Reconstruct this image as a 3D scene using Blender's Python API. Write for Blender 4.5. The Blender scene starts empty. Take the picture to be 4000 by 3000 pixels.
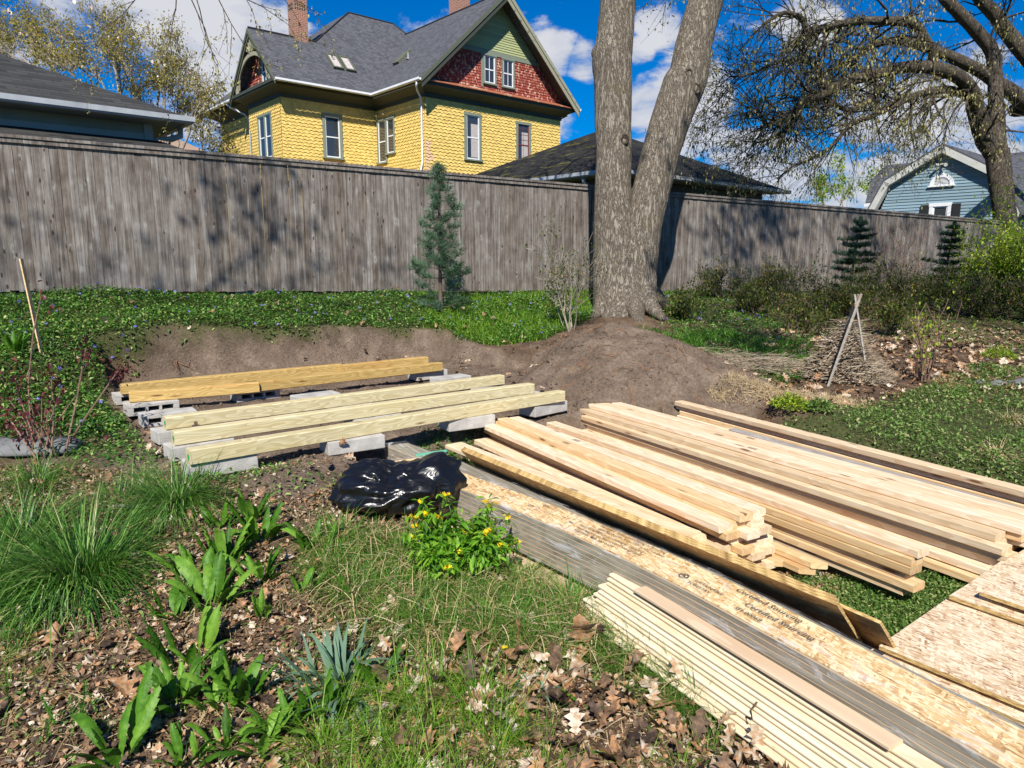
import bpy, math, random
import numpy as np
from math import sin, cos, radians, pi
from mathutils import Vector, Matrix
random.seed(7)
RNG = np.random.default_rng(11)
scene = bpy.context.scene
COL = scene.collection

# ------------------------------------------------------------------ camera
FPX, PITCH, CZ = 2773.0, radians(9.76), 1.25
cam_d = bpy.data.cameras.new('camera'); cam = bpy.data.objects.new('camera', cam_d); COL.objects.link(cam)
cam_d.sensor_width = 36.0; cam_d.lens = 36.0 * FPX / 4000.0
cam_d.clip_start = 0.05; cam_d.clip_end = 2000
cam.location = (0, 0, CZ); cam.rotation_euler = (radians(90) - PITCH, 0, 0)
scene.camera = cam
# ------------------------------------------------------------------ exposure, sun, sky
scene.view_settings.view_transform = 'Standard'; scene.view_settings.look = 'None'
scene.view_settings.exposure = 0.64; scene.view_settings.gamma = 1.0
SUN_EL, SUN_AZ = 44.0, 184.0       # azimuth clockwise from +Y
sd = bpy.data.lights.new('sun', 'SUN'); sd.energy = 4.8; sd.angle = radians(0.5); sd.color = (1.0, 0.95, 0.87)
so = bpy.data.objects.new('sun', sd); COL.objects.link(so); so.location = (0, -10, 20)
so.rotation_euler = (radians(90 - SUN_EL), 0, radians(180 - SUN_AZ))

C_, S_ = cos(PITCH), sin(PITCH)
def ray(px, py):
    u = (px - 2000) / FPX; v = (py - 1500) / FPX
    return Vector((u, C_ - v * S_, -(v * C_ + S_)))
def D(px, py, d): return Vector((0, 0, CZ)) + ray(px, py) * d
def Zp(px, py, z):
    r = ray(px, py); return Vector((0, 0, CZ)) + r * ((z - CZ) / r.z)
def projA(P):
    q = np.asarray(P) - np.array([0, 0, CZ])
    d = q[:, 1] * C_ - q[:, 2] * S_; up = q[:, 1] * S_ + q[:, 2] * C_
    d = np.where(d < 0.05, 0.05, d)
    return np.stack([2000 + FPX * q[:, 0] / d, 1500 - FPX * up / d], 1)

class NT:
    def __init__(s, nt): s.nt = nt; nt.nodes.clear()
    def n(s, typ, **kw):
        nd = s.nt.nodes.new(typ)
        for k, v in kw.items():
            if k.startswith('i_'):
                key = k[2:]; key = int(key) if key.isdigit() else key.replace('_', ' ')
                nd.inputs[key].default_value = v
            else: setattr(nd, k, v)
        return nd
    def l(s, a, b): s.nt.links.new(a, b)
    def math(s, op, a, b=None, c=None, clamp=False):
        nd = s.nt.nodes.new('ShaderNodeMath'); nd.operation = op; nd.use_clamp = clamp
        for i, v in enumerate((a, b, c)):
            if v is None: continue
            if isinstance(v, (int, float)): nd.inputs[i].default_value = v
            else: s.l(v, nd.inputs[i])
        return nd.outputs[0]
    def mix(s, f, a, b, blend='MIX'):
        nd = s.nt.nodes.new('ShaderNodeMix'); nd.data_type = 'RGBA'; nd.blend_type = blend
        for i, v in ((0, f), (6, a), (7, b)):
            if isinstance(v, (int, float)): nd.inputs[i].default_value = v
            elif isinstance(v, tuple): nd.inputs[i].default_value = (*v[:3], 1)
            else: s.l(v, nd.inputs[i])
        return nd.outputs[2]
    def ramp(s, f, stops, interp='LINEAR'):
        nd = s.nt.nodes.new('ShaderNodeValToRGB'); cr = nd.color_ramp; cr.interpolation = interp
        while len(cr.elements) < len(stops): cr.elements.new(0.5)
        for e, (p, c) in zip(cr.elements, stops):
            e.position = p; e.color = (*c[:3], 1) if isinstance(c, tuple) else (c, c, c, 1)
        s.l(f, nd.inputs[0]); return nd.outputs[0]
    def mapr(s, f, a, b, c=0.0, d=1.0, smooth=True):
        nd = s.nt.nodes.new('ShaderNodeMapRange'); nd.interpolation_type = 'SMOOTHSTEP' if smooth else 'LINEAR'
        s.l(f, nd.inputs[0])
        for i, v in enumerate((a, b, c, d)): nd.inputs[i + 1].default_value = v
        return nd.outputs[0]
    def coord(s, which='Object', scale=(1, 1, 1), rot=(0, 0, 0), shift=None):
        tc = s.n('ShaderNodeTexCoord'); o = tc.outputs[which]
        if shift is not None:
            va = s.n('ShaderNodeVectorMath', operation='ADD'); s.l(o, va.inputs[0]); s.l(shift, va.inputs[1]); o = va.outputs[0]
        mp = s.n('ShaderNodeMapping'); mp.inputs['Scale'].default_value = scale; mp.inputs['Rotation'].default_value = rot
        s.l(o, mp.inputs[0]); return mp.outputs[0]
    def noise(s, vec, scale=5, detail=4, rough=0.55, dist=0.0):
        nd = s.n('ShaderNodeTexNoise', i_Scale=scale, i_Detail=detail, i_Roughness=rough, i_Distortion=dist)
        if vec is not None: s.l(vec, nd.inputs['Vector'])
        return nd.outputs['Fac']
    def voro(s, vec, scale=5, feature='F1', rand=1.0):
        nd = s.n('ShaderNodeTexVoronoi', feature=feature, i_Scale=scale); nd.inputs['Randomness'].default_value = rand
        s.l(vec, nd.inputs['Vector']); return nd

# world: Nishita sky with clouds laid out by direction
w = bpy.data.worlds.new('World'); scene.world = w; w.use_nodes = True
T = NT(w.node_tree)
sky = T.n('ShaderNodeTexSky', sky_type='NISHITA'); sky.sun_disc = False
sky.sun_elevation = radians(SUN_EL); sky.sun_rotation = radians(SUN_AZ); sky.altitude = 200
sky.air_density = 1.0; sky.dust_density = 0.3; sky.ozone_density = 4.0
hs = T.n('ShaderNodeHueSaturation'); hs.inputs['Saturation'].default_value = 1.25; hs.inputs['Value'].default_value = 1.0
hs.inputs['Hue'].default_value = 0.503
T.l(T.mix(1.0, sky.outputs[0], (0.42, 0.80, 1.18), 'MULTIPLY'), hs.inputs['Color'])
tc = T.n('ShaderNodeTexCoord'); dirv = tc.outputs['Generated']
mpn = T.n('ShaderNodeMapping'); mpn.inputs['Scale'].default_value = (1, 1, 2.2); T.l(dirv, mpn.inputs[0])
n1 = T.noise(mpn.outputs[0], 7.0, 8, 0.58, 0.3)
n2 = T.noise(mpn.outputs[0], 2.6, 5, 0.5)
blobs = [(330, 110, 6.5), (620, 180, 6.5), (850, 260, 4.6), (920, 100, 4.2), (480, 20, 5.0), (905, 375, 1.6), (300, 40, 4), (2580, 90, 1.6), (2500, 200, 1.0),
         (2160, 200, 1.5), (2290, 240, 1.3), (2500, 470, 2.6), (2230, 510, 1.6), (2700, 370, 3.0), (2900, 650, 3.6), (3150, 740, 3.8), (3350, 700, 3.8), (2750, 520, 2.2),
         (3300, 430, 2.2), (3600, 520, 2.8), (3900, 520, 3.2), (3050, 690, 3.0), (3800, 250, 1.6), (4300, 450, 5), (-400, 300, 7), (-900, 500, 6), (4900, 300, 7), (3150, 60, 1.8)]
acc = None
for (x, y, r) in blobs:
    d_ = ray(x, y).normalized()
    dp = T.n('ShaderNodeVectorMath', operation='DOT_PRODUCT'); T.l(dirv, dp.inputs[0]); dp.inputs[1].default_value = d_
    m = T.mapr(dp.outputs['Value'], cos(radians(r * 1.6)), cos(radians(r * 0.0)))
    acc = m if acc is None else T.math('MAXIMUM', acc, m)
mm = T.math('ADD', T.math('MULTIPLY', acc, 0.42), T.math('MULTIPLY', T.math('SUBTRACT', n1, 0.5), 2.3))
cl = T.mapr(mm, 0.22, 0.50)
wc = T.ramp(n1, [(0.35, (0.40, 0.50, 0.72)), (0.62, (0.97, 0.97, 1.0))])
bg1 = T.n('ShaderNodeBackground'); T.l(hs.outputs[0], bg1.inputs[0]); bg1.inputs[1].default_value = 0.060
bg2 = T.n('ShaderNodeBackground'); T.l(wc, bg2.inputs[0]); bg2.inputs[1].default_value = 0.50
ms = T.n('ShaderNodeMixShader'); T.l(T.math('MULTIPLY', cl, 0.92), ms.inputs[0]); T.l(bg1.outputs[0], ms.inputs[1]); T.l(bg2.outputs[0], ms.inputs[2])
wo = T.n('ShaderNodeOutputWorld'); T.l(ms.outputs[0], wo.inputs[0])

# ------------------------------------------------------------------ materials
MATS = {}
def newmat(name):
    m = bpy.data.materials.new(name); m.use_nodes = True; t = NT(m.node_tree)
    b = t.n('ShaderNodeBsdfPrincipled'); o = t.n('ShaderNodeOutputMaterial'); t.l(b.outputs[0], o.inputs[0])
    MATS[name] = m; return m, t, b, o
def setc(t, b, c):
    if isinstance(c, tuple): b.inputs['Base Color'].default_value = (*c[:3], 1)
    else: t.l(c, b.inputs['Base Color'])
def bump(t, b, h, strength=0.5, dist=0.01):
    bn = t.n('ShaderNodeBump'); bn.inputs['Strength'].default_value = strength; bn.inputs['Distance'].default_value = dist
    t.l(h, bn.inputs['Height']); t.l(bn.outputs[0], b.inputs['Normal'])
def plain(name, c, rough=0.6, var=0.25, scale=8, metal=0.0, bmp=0.0, spec=None):
    m, t, b, o = newmat(name)
    v = t.coord('Object'); n = t.noise(v, scale, 5, 0.6)
    lo = tuple(x * (1 - var) for x in c); hi = tuple(min(1, x * (1 + var)) for x in c)
    setc(t, b, t.ramp(n, [(0.3, lo), (0.7, hi)])); b.inputs['Roughness'].default_value = rough; b.inputs['Metallic'].default_value = metal
    if spec is not None: b.inputs['Specular IOR Level'].default_value = spec
    if bmp: bump(t, b, t.noise(v, scale * 5, 4), bmp, 0.01)
    return m
def rattr(t):
    a = t.n('ShaderNodeAttribute'); a.attribute_name = 'rnd'; return a.outputs['Fac']
def leafmat(name, stops, rough=0.5, trans=0.3, spec=0.3, nscale=0):
    m, t, b, o = newmat(name); f = rattr(t)
    if nscale:
        n = t.noise(t.coord('Object'), nscale, 3); f = t.math('ADD', f, t.math('MULTIPLY', t.math('SUBTRACT', n, 0.5), 1.2), clamp=True)
    c = t.ramp(f, stops); setc(t, b, c); b.inputs['Roughness'].default_value = rough; b.inputs['Specular IOR Level'].default_value = spec
    if trans:
        tr = t.n('ShaderNodeBsdfTranslucent'); t.l(t.mix(1.0, c, (1.5, 1.5, 0.6), 'MULTIPLY'), tr.inputs[0])
        mx = t.n('ShaderNodeMixShader'); mx.inputs[0].default_value = trans
        t.l(b.outputs[0], mx.inputs[1]); t.l(tr.outputs[0], mx.inputs[2]); t.l(mx.outputs[0], o.inputs[0])
    return m
def woodmat(name, lo, hi, knot, rough=0.65, varc=0.22, grain=1.0, warm=(0.85, 0.52, 0.28), warmf=0.35):
    m, t, b, o = newmat(name)
    oi = t.n('ShaderNodeObjectInfo'); cx = t.n('ShaderNodeCombineXYZ')
    t.l(t.math('MULTIPLY', oi.outputs['Random'], 37.0), cx.inputs[0]); t.l(t.math('MULTIPLY', oi.outputs['Random'], 91.0), cx.inputs[1]); t.l(t.math('MULTIPLY', oi.outputs['Random'], 13.0), cx.inputs[2])
    v = t.coord('Object', (1.3, 16, 16), shift=cx.outputs[0])
    n0 = t.noise(t.coord('Object', (1.5, 9, 9), shift=cx.outputs[0]), 1.0, 2, 0.5)
    rings = t.math('FRACT', t.math('MULTIPLY', n0, 11.0 * grain)); rings = t.mapr(rings, 0.0, 0.85)
    fine = t.noise(t.coord('Object', (4, 160, 160), shift=cx.outputs[0]), 1.0, 3, 0.6)
    g = t.math('ADD', t.math('MULTIPLY', rings, 0.55), t.math('MULTIPLY', fine, 0.45))
    c = t.ramp(g, [(0.15, hi), (0.85, lo)])
    wn = t.noise(t.coord('Object', (0.9, 10, 10), shift=cx.outputs[0]), 1.3, 2)
    c = t.mix(t.math('MULTIPLY', t.mapr(wn, 0.5, 0.72), warmf), c, warm, 'MULTIPLY')
    vk = t.voro(t.coord('Object', (1.7, 9, 9), shift=cx.outputs[0]), 1.7)
    kn = t.mapr(vk.outputs['Distance'], 0.05, 0.20, 1.0, 0.0)
    kr = t.math('MULTIPLY', kn, t.mapr(t.noise(t.coord('Object', shift=cx.outputs[0]), 2.0, 1), 0.5, 0.56))
    c = t.mix(kr, c, knot)
    pr = t.math('FRACT', t.math('MULTIPLY', oi.outputs['Random'], 7.31))
    c = t.mix(1.0, c, t.ramp(pr, [(0.0, (1 - varc, 1 - varc * 1.15, 1 - varc * 1.4)), (0.45, (1, 0.97, 0.93)), (1.0, (1.06, 1.08, 1.14))]), 'MULTIPLY')
    dn = t.noise(t.coord('Object', (3, 8, 8), shift=cx.outputs[0]), 2.0, 5)
    c = t.mix(t.mapr(dn, 0.6, 0.85, 0, 0.25), c, (0.35, 0.27, 0.18))
    setc(t, b, c); b.inputs['Roughness'].default_value = rough; b.inputs['Specular IOR Level'].default_value = 0.25
    bump(t, b, g, 0.25, 0.002); return m
woodmat('spruce_lumber', (0.63, 0.475, 0.30), (0.75, 0.62, 0.44), (0.20, 0.09, 0.035))
woodmat('orange_lumber', (0.59, 0.40, 0.20), (0.70, 0.53, 0.31), (0.16, 0.07, 0.025))
woodmat('treated_lumber', (0.50, 0.43, 0.24), (0.68, 0.63, 0.42), (0.18, 0.10, 0.03), grain=1.6, warm=(0.9, 0.8, 0.5))
woodmat('yellow_treated_lumber', (0.46, 0.31, 0.10), (0.66, 0.48, 0.20), (0.18, 0.09, 0.03), grain=1.5)
woodmat('primed_siding', (0.66, 0.56, 0.38), (0.76, 0.67, 0.48), (0.5, 0.42, 0.28), varc=0.10, grain=0.4, warmf=0.1)
woodmat('tan_board', (0.52, 0.38, 0.24), (0.60, 0.46, 0.30), (0.4, 0.3, 0.2), varc=0.1, grain=0.3, warmf=0.2)
woodmat('grey_stake', (0.26, 0.235, 0.20), (0.38, 0.35, 0.31), (0.3, 0.27, 0.24))
def osb(name, stops, sc=1.0, film=0.0):
    m, t, b, o = newmat(name)
    oi = t.n('ShaderNodeObjectInfo'); cx = t.n('ShaderNodeCombineXYZ')
    t.l(t.math('MULTIPLY', oi.outputs['Random'], 37.0), cx.inputs[0]); t.l(t.math('MULTIPLY', oi.outputs['Random'], 17.0), cx.inputs[1])
    acc = None
    for k, (ang, s1, s2) in enumerate(((0.25, 13, 62), (-0.45, 15, 75), (1.2, 14, 60), (0.05, 20, 110))):
        vn = t.n('ShaderNodeVectorRotate'); vn.rotation_type = 'Z_AXIS'; vn.inputs['Angle'].default_value = ang
        t.l(t.coord('Object', shift=cx.outputs[0]), vn.inputs['Vector'])
        mp = t.n('ShaderNodeMapping'); mp.inputs['Scale'].default_value = (s1 * sc, s2 * sc, 20); t.l(vn.outputs[0], mp.inputs[0])
        vo = t.voro(mp.outputs[0], 1.0); sp = t.n('ShaderNodeSeparateColor'); t.l(vo.outputs['Color'], sp.inputs[0])
        if acc is None: acc = sp.outputs[0]; 
        else:
            sel = t.mapr(sp.outputs[1], 0.50, 0.56); mx = t.n('ShaderNodeMix'); mx.data_type = 'FLOAT'
            t.l(sel, mx.inputs[0]); t.l(acc, mx.inputs[2]); t.l(sp.outputs[0], mx.inputs[3]); acc = mx.outputs[0]
    big = t.noise(t.coord('Object', shift=cx.outputs[0]), 7, 5, 0.65)
    f = t.math('ADD', t.math('MULTIPLY', acc, 0.55), t.math('MULTIPLY', big, 0.62))
    setc(t, b, t.ramp(f, stops)); b.inputs['Roughness'].default_value = 0.7
    bump(t, b, acc, 0.3, 0.002)
    if film: b.inputs['Coat Weight'].default_value = film; b.inputs['Coat Roughness'].default_value = 0.18
    return m
osb('strand_board', [(0.30, (0.30, 0.15, 0.075)), (0.42, (0.52, 0.36, 0.21)), (0.58, (0.62, 0.48, 0.31)), (0.75, (0.74, 0.63, 0.46))], 1.7)
osb('amber_strand_board', [(0.28, (0.36, 0.19, 0.06)), (0.44, (0.58, 0.36, 0.14)), (0.58, (0.68, 0.46, 0.21)), (0.74, (0.80, 0.64, 0.38))], 1.4, 0.12)
osb('dark_strand_board', [(0.1, (0.22, 0.10, 0.03)), (0.5, (0.42, 0.23, 0.08)), (0.95, (0.60, 0.38, 0.16))])
m, t, b, o = newmat('osb_edge')
n = t.noise(t.coord('Object', (30, 30, 160)), 1.0, 4); setc(t, b, t.ramp(n, [(0.3, (0.20, 0.11, 0.03)), (0.6, (0.55, 0.38, 0.15)), (0.8, (0.70, 0.55, 0.28))])); b.inputs['Roughness'].default_value = 0.85
bump(t, b, n, 0.8, 0.004)
# wrapped siding edges
m, t, b, o = newmat('wrapped_boards')
n = t.noise(t.coord('Object', (0.8, 30, 14)), 1.5, 4, 0.6, 0.6)
setc(t, b, t.ramp(n, [(0.3, (0.13, 0.115, 0.085)), (0.5, (0.26, 0.235, 0.18)), (0.7, (0.38, 0.35, 0.28))])); b.inputs['Roughness'].default_value = 0.35
b.inputs['Coat Weight'].default_value = 0.4; b.inputs['Coat Roughness'].default_value = 0.15
m, t, b, o = newmat('clear_film')
n = t.noise(t.coord('Object', (3, 10, 10)), 2.0, 5, 0.6, 1.0)
b.inputs['Base Color'].default_value = (0.85, 0.86, 0.88, 1); b.inputs['Roughness'].default_value = 0.12; b.inputs['Specular IOR Level'].default_value = 0.8
bump(t, b, n, 0.9, 0.02)
tr = t.n('ShaderNodeBsdfTransparent'); mx = t.n('ShaderNodeMixShader')
t.l(t.mapr(n, 0.52, 0.68, 0.03, 0.34), mx.inputs[0]); t.l(tr.outputs[0], mx.inputs[1]); t.l(b.outputs[0], mx.inputs[2]); t.l(mx.outputs[0], o.inputs[0])
# weathered fence
m, t, b, o = newmat('weathered_boards'); r = rattr(t)
cx = t.n('ShaderNodeCombineXYZ'); t.l(t.math('MULTIPLY', r, 50.0), cx.inputs[2]); t.l(t.math('MULTIPLY', r, 23.0), cx.inputs[1])
streak = t.noise(t.coord('Object', (30, 30, 1.1), shift=cx.outputs[0]), 1.0, 6, 0.62, 0.4)
fine = t.noise(t.coord('Object', (150, 150, 5), shift=cx.outputs[0]), 1.0, 3, 0.6)
blot = t.noise(t.coord('Object', (5, 5, 4), shift=cx.outputs[0]), 1.0, 4, 0.6)
g = t.math('ADD', t.math('ADD', t.math('MULTIPLY', streak, 0.5), t.math('MULTIPLY', fine, 0.28)), t.math('MULTIPLY', blot, 0.32))
c = t.ramp(g, [(0.40, (0.055, 0.043, 0.034)), (0.52, (0.135, 0.115, 0.10)), (0.64, (0.24, 0.22, 0.20)), (0.76, (0.36, 0.35, 0.335))])
c = t.mix(0.8, c, t.ramp(r, [(0, (0.82, 0.76, 0.70)), (0.5, (1, 1, 1)), (1, (1.15, 1.15, 1.16))]), 'MULTIPLY')
vk = t.voro(t.coord('Object', (10, 10, 4.0), shift=cx.outputs[0]), 1.0)
c = t.mix(t.mapr(vk.outputs['Distance'], 0.08, 0.16, 0.9, 0.0), c, (0.035, 0.022, 0.015))
c = t.mix(t.math('MULTIPLY', t.mapr(vk.outputs['Distance'], 0.14, 0.32, 1.0, 0.0), t.mapr(blot, 0.5, 0.6, 0, 0.35)), c, (0.42, 0.41, 0.39))
setc(t, b, c); b.inputs['Roughness'].default_value = 0.85; b.inputs['Specular IOR Level'].default_value = 0.15
bump(t, b, g, 0.5, 0.006)
# concrete
m, t, b, o = newmat('concrete_block'); v = t.coord('Object')
n = t.noise(v, 9, 5, 0.65); n2_ = t.noise(v, 120, 3, 0.7)
setc(t, b, t.mix(t.mapr(n2_, 0.55, 0.7, 0, 0.5), t.ramp(n, [(0.3, (0.30, 0.28, 0.25)), (0.7, (0.50, 0.48, 0.44))]), (0.18, 0.165, 0.15)))
b.inputs['Roughness'].default_value = 0.9; bump(t, b, n2_, 0.8, 0.004)
# bark
def barkmat(name, lo, hi, sc=(14, 14, 2.2), st=0.9):
    m, t, b, o = newmat(name)
    v = t.coord('Object', sc); na = t.noise(v, 1.0, 4, 0.6, 0.5); nb_ = t.noise(t.coord('Object', tuple(x * 2.7 for x in sc)), 1.0, 3, 0.6, 0.3)
    rd = t.math('MULTIPLY', t.math('ABSOLUTE', t.math('SUBTRACT', na, 0.5)), 7.0, clamp=True); rb = t.math('MULTIPLY', t.math('ABSOLUTE', t.math('SUBTRACT', nb_, 0.5)), 6.0, clamp=True)
    h = t.math('ADD', t.math('MULTIPLY', rd, 0.62), t.math('MULTIPLY', rb, 0.38))
    n2 = t.noise(t.coord('Object'), 1.7, 3)
    c = t.ramp(h, [(0.08, tuple(x * 0.45 for x in lo)), (0.35, lo), (0.85, hi)])
    c = t.mix(t.mapr(n2, 0.55, 0.75, 0, 0.3), c, (0.17, 0.15, 0.07))
    setc(t, b, c); b.inputs['Roughness'].default_value = 0.9; b.inputs['Specular IOR Level'].default_value = 0.1
    bump(t, b, h, st, 0.03); return m
barkmat('maple_bark', (0.20, 0.165, 0.125), (0.40, 0.35, 0.28), (24, 24, 3.2))
barkmat('oak_bark', (0.10, 0.08, 0.06), (0.24, 0.21, 0.16), (26, 26, 4.5))
plain('twig_bark', (0.10, 0.075, 0.055), 0.85, 0.4, 20)
plain('grey_twig', (0.26, 0.22, 0.17), 0.85, 0.4, 20)
plain('red_twig', (0.20, 0.12, 0.085), 0.8, 0.4, 20)
# roofs (UV in metres)
def roofmat(name, lo, hi, moss=False, tw=0.17, rh=0.135, bstr=0.8):
    m, t, b, o = newmat(name)
    tc = t.n('ShaderNodeTexCoord'); mp = t.n('ShaderNodeMapping'); t.l(tc.outputs['UV'], mp.inputs[0])
    br = t.n('ShaderNodeTexBrick'); br.offset = 0.5; br.inputs['Scale'].default_value = 1; br.inputs['Brick Width'].default_value = tw; br.inputs['Row Height'].default_value = rh
    br.inputs['Mortar Size'].default_value = 0.008; br.inputs['Color1'].default_value = (0, 0, 0, 1); br.inputs['Color2'].default_value = (1, 1, 1, 1); br.inputs['Mortar'].default_value = (0.3, 0.3, 0.3, 1); br.inputs['Bias'].default_value = 0
    t.l(mp.outputs[0], br.inputs['Vector'])
    se = t.n('ShaderNodeSeparateXYZ'); t.l(tc.outputs['UV'], se.inputs[0])
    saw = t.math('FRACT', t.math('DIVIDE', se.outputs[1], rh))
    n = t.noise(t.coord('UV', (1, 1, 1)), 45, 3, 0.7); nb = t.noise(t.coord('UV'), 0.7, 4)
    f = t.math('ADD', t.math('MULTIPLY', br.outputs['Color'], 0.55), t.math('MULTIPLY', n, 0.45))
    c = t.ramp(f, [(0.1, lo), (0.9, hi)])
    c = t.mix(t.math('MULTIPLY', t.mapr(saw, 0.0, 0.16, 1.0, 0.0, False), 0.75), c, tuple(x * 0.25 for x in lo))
    c = t.mix(t.mapr(nb, 0.45, 0.7, 0, 0.25), c, tuple(x * 0.8 for x in hi))
    if moss:
        mo = t.noise(t.coord('UV', (0.9, 2.6, 1)), 1.3, 6, 0.7, 0.5); ge = t.n('ShaderNodeNewGeometry')
        fc = t.mapr(mo, 0.54, 0.66, 0, 0.7); tc2 = t.n('ShaderNodeAttribute'); tc2.attribute_name = 'rnd'
        c = t.mix(t.math('MULTIPLY', fc, tc2.outputs['Fac']), c, t.ramp(n, [(0.3, (0.09, 0.09, 0.012)), (0.7, (0.26, 0.23, 0.03))]))
    setc(t, b, c); b.inputs['Roughness'].default_value = 0.9; b.inputs['Specular IOR Level'].default_value = 0.15
    h = t.math('ADD', t.math('MULTIPLY', saw, -1.0), t.math('MULTIPLY', br.outputs['Color'], 0.35)); bump(t, b, h, bstr, 0.02); return m
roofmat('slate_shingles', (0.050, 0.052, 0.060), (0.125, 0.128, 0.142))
roofmat('dark_shingles', (0.010, 0.010, 0.010), (0.040, 0.039, 0.036), True, 0.3, 0.14, 1.0)
roofmat('grey_shingles', (0.025, 0.025, 0.025), (0.07, 0.069, 0.065), False, 0.3, 0.15, 1.0)
# brick
def brickmat(name, c1, c2, mortar, bw, bh, ms):
    m, t, b, o = newmat(name)
    tc = t.n('ShaderNodeTexCoord'); br = t.n('ShaderNodeTexBrick'); br.inputs['Scale'].default_value = 1
    br.inputs['Brick Width'].default_value = bw; br.inputs['Row Height'].default_value = bh; br.inputs['Mortar Size'].default_value = ms
    br.inputs['Color1'].default_value = (*c1, 1); br.inputs['Color2'].default_value = (*c2, 1); br.inputs['Mortar'].default_value = (*mortar, 1)
    t.l(tc.outputs['UV'], br.inputs['Vector']); n = t.noise(t.coord('UV'), 25, 4)
    setc(t, b, t.mix(0.6, br.outputs['Color'], t.ramp(n, [(0.3, (0.6, 0.6, 0.6)), (0.7, (1.25, 1.2, 1.15))]), 'MULTIPLY'))
    b.inputs['Roughness'].default_value = 0.9; bump(t, b, br.outputs['Fac'], -0.6, 0.01)
brickmat('chimney_brick', (0.33, 0.11, 0.06), (0.24, 0.075, 0.045), (0.36, 0.30, 0.24), 0.21, 0.075, 0.012)
brickmat('stone_block', (0.115, 0.105, 0.09), (0.08, 0.075, 0.066), (0.05, 0.045, 0.04), 0.45, 0.22, 0.012)
# paints
def weathered_paint(name, c, under, amt=0.6, sc=7, attr=True, rough=0.7):
    m, t, b, o = newmat(name); n = t.noise(t.coord('Object'), sc, 6, 0.68); c0 = c
    if attr:
        c0 = t.mix(1.0, c, t.ramp(rattr(t), [(0, (0.86, 0.85, 0.80)), (1, (1.12, 1.10, 1.08))]), 'MULTIPLY')
    c1 = t.mix(t.mapr(n, amt, amt + 0.06), c0, under); setc(t, b, c1); b.inputs['Roughness'].default_value = rough
    return m
weathered_paint('yellow_paint', (0.72, 0.52, 0.15), (0.60, 0.42, 0.16), 0.66)
plain('faded_pink_paint', (0.66, 0.43, 0.26), 0.8, 0.15, 10)
m, t, b, o = newmat('red_paint'); n = t.noise(t.coord('Object', (1, 1, 0.6)), 9, 5, 0.7)
c0 = t.mix(1.0, (0.27, 0.045, 0.028), t.ramp(rattr(t), [(0, (0.75, 0.75, 0.75)), (1, (1.2, 1.2, 1.2))]), 'MULTIPLY')
setc(t, b, t.mix(t.mapr(n, 0.545, 0.58), c0, (0.60, 0.37, 0.26))); b.inputs['Roughness'].default_value = 0.8
weathered_paint('sage_paint', (0.36, 0.40, 0.20), (0.22, 0.22, 0.14), 0.62)
weathered_paint('olive_trim', (0.095, 0.105, 0.070), (0.20, 0.17, 0.11), 0.63, 5, False)
weathered_paint('dark_green_trim', (0.045, 0.05, 0.035), (0.12, 0.10, 0.07), 0.64, 5, False)
weathered_paint('grey_green_trim', (0.19, 0.22, 0.165), (0.11, 0.11, 0.085), 0.60, 12, False)
weathered_paint('rake_trim', (0.30, 0.29, 0.20), (0.12, 0.11, 0.08), 0.58, 6, False)
weathered_paint('rusty_flashing', (0.33, 0.11, 0.055), (0.50, 0.47, 0.36), 0.56, 2.0, False, 0.6)
weathered_paint('blue_paint', (0.19, 0.285, 0.35), (0.16, 0.23, 0.29), 0.65)
plain('white_trim', (0.72, 0.73, 0.74), 0.45, 0.08, 3)
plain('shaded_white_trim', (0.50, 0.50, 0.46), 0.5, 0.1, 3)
plain('grey_gutter', (0.36, 0.38, 0.40), 0.4, 0.12, 3)
plain('grey_fascia', (0.33, 0.36, 0.36), 0.6, 0.1, 3)
plain('soffit_wall', (0.24, 0.27, 0.235), 0.7, 0.1, 3)
plain('black_shutter', (0.02, 0.02, 0.02), 0.5, 0.2, 5)
plain('maroon_sash', (0.16, 0.03, 0.03), 0.5, 0.2, 5)
plain('metal_grey', (0.35, 0.36, 0.38), 0.4, 0.15, 3, 0.3)
plain('brown_brick_wall', (0.30, 0.20, 0.14), 0.9, 0.2, 30)
plain('curtain', (0.42, 0.38, 0.36), 0.8, 0.15, 10)
plain('straw', (0.50, 0.38, 0.21), 0.8, 0.35, 20)
plain('black_ink', (0.12, 0.095, 0.07), 0.7, 0.2, 40)
plain('green_tag', (0.01, 0.30, 0.14), 0.5, 0.1, 10)
plain('strap', (0.12, 0.42, 0.30), 0.4, 0.1, 10)
plain('slate_slab', (0.15, 0.15, 0.15), 0.8, 0.25, 8)
plain('root', (0.19, 0.105, 0.055), 0.85, 0.35, 20)
m, t, b, o = newmat('window_glass'); b.inputs['Base Color'].default_value = (0.035, 0.04, 0.045, 1); b.inputs['Roughness'].default_value = 0.04; b.inputs['Specular IOR Level'].default_value = 0.9
bump(t, b, t.noise(t.coord('Object'), 2.5, 2), 0.12, 0.02)
m, t, b, o = newmat('bin_liner'); v = t.coord('Object'); b.inputs['Base Color'].default_value = (0.006, 0.006, 0.007, 1); b.inputs['Roughness'].default_value = 0.27
b.inputs['Specular IOR Level'].default_value = 0.55
h = t.noise(t.coord('Object', (1, 1, 2.2)), 5, 3, 0.5, 2.2); bump(t, b, h, 0.45, 0.03)
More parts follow.
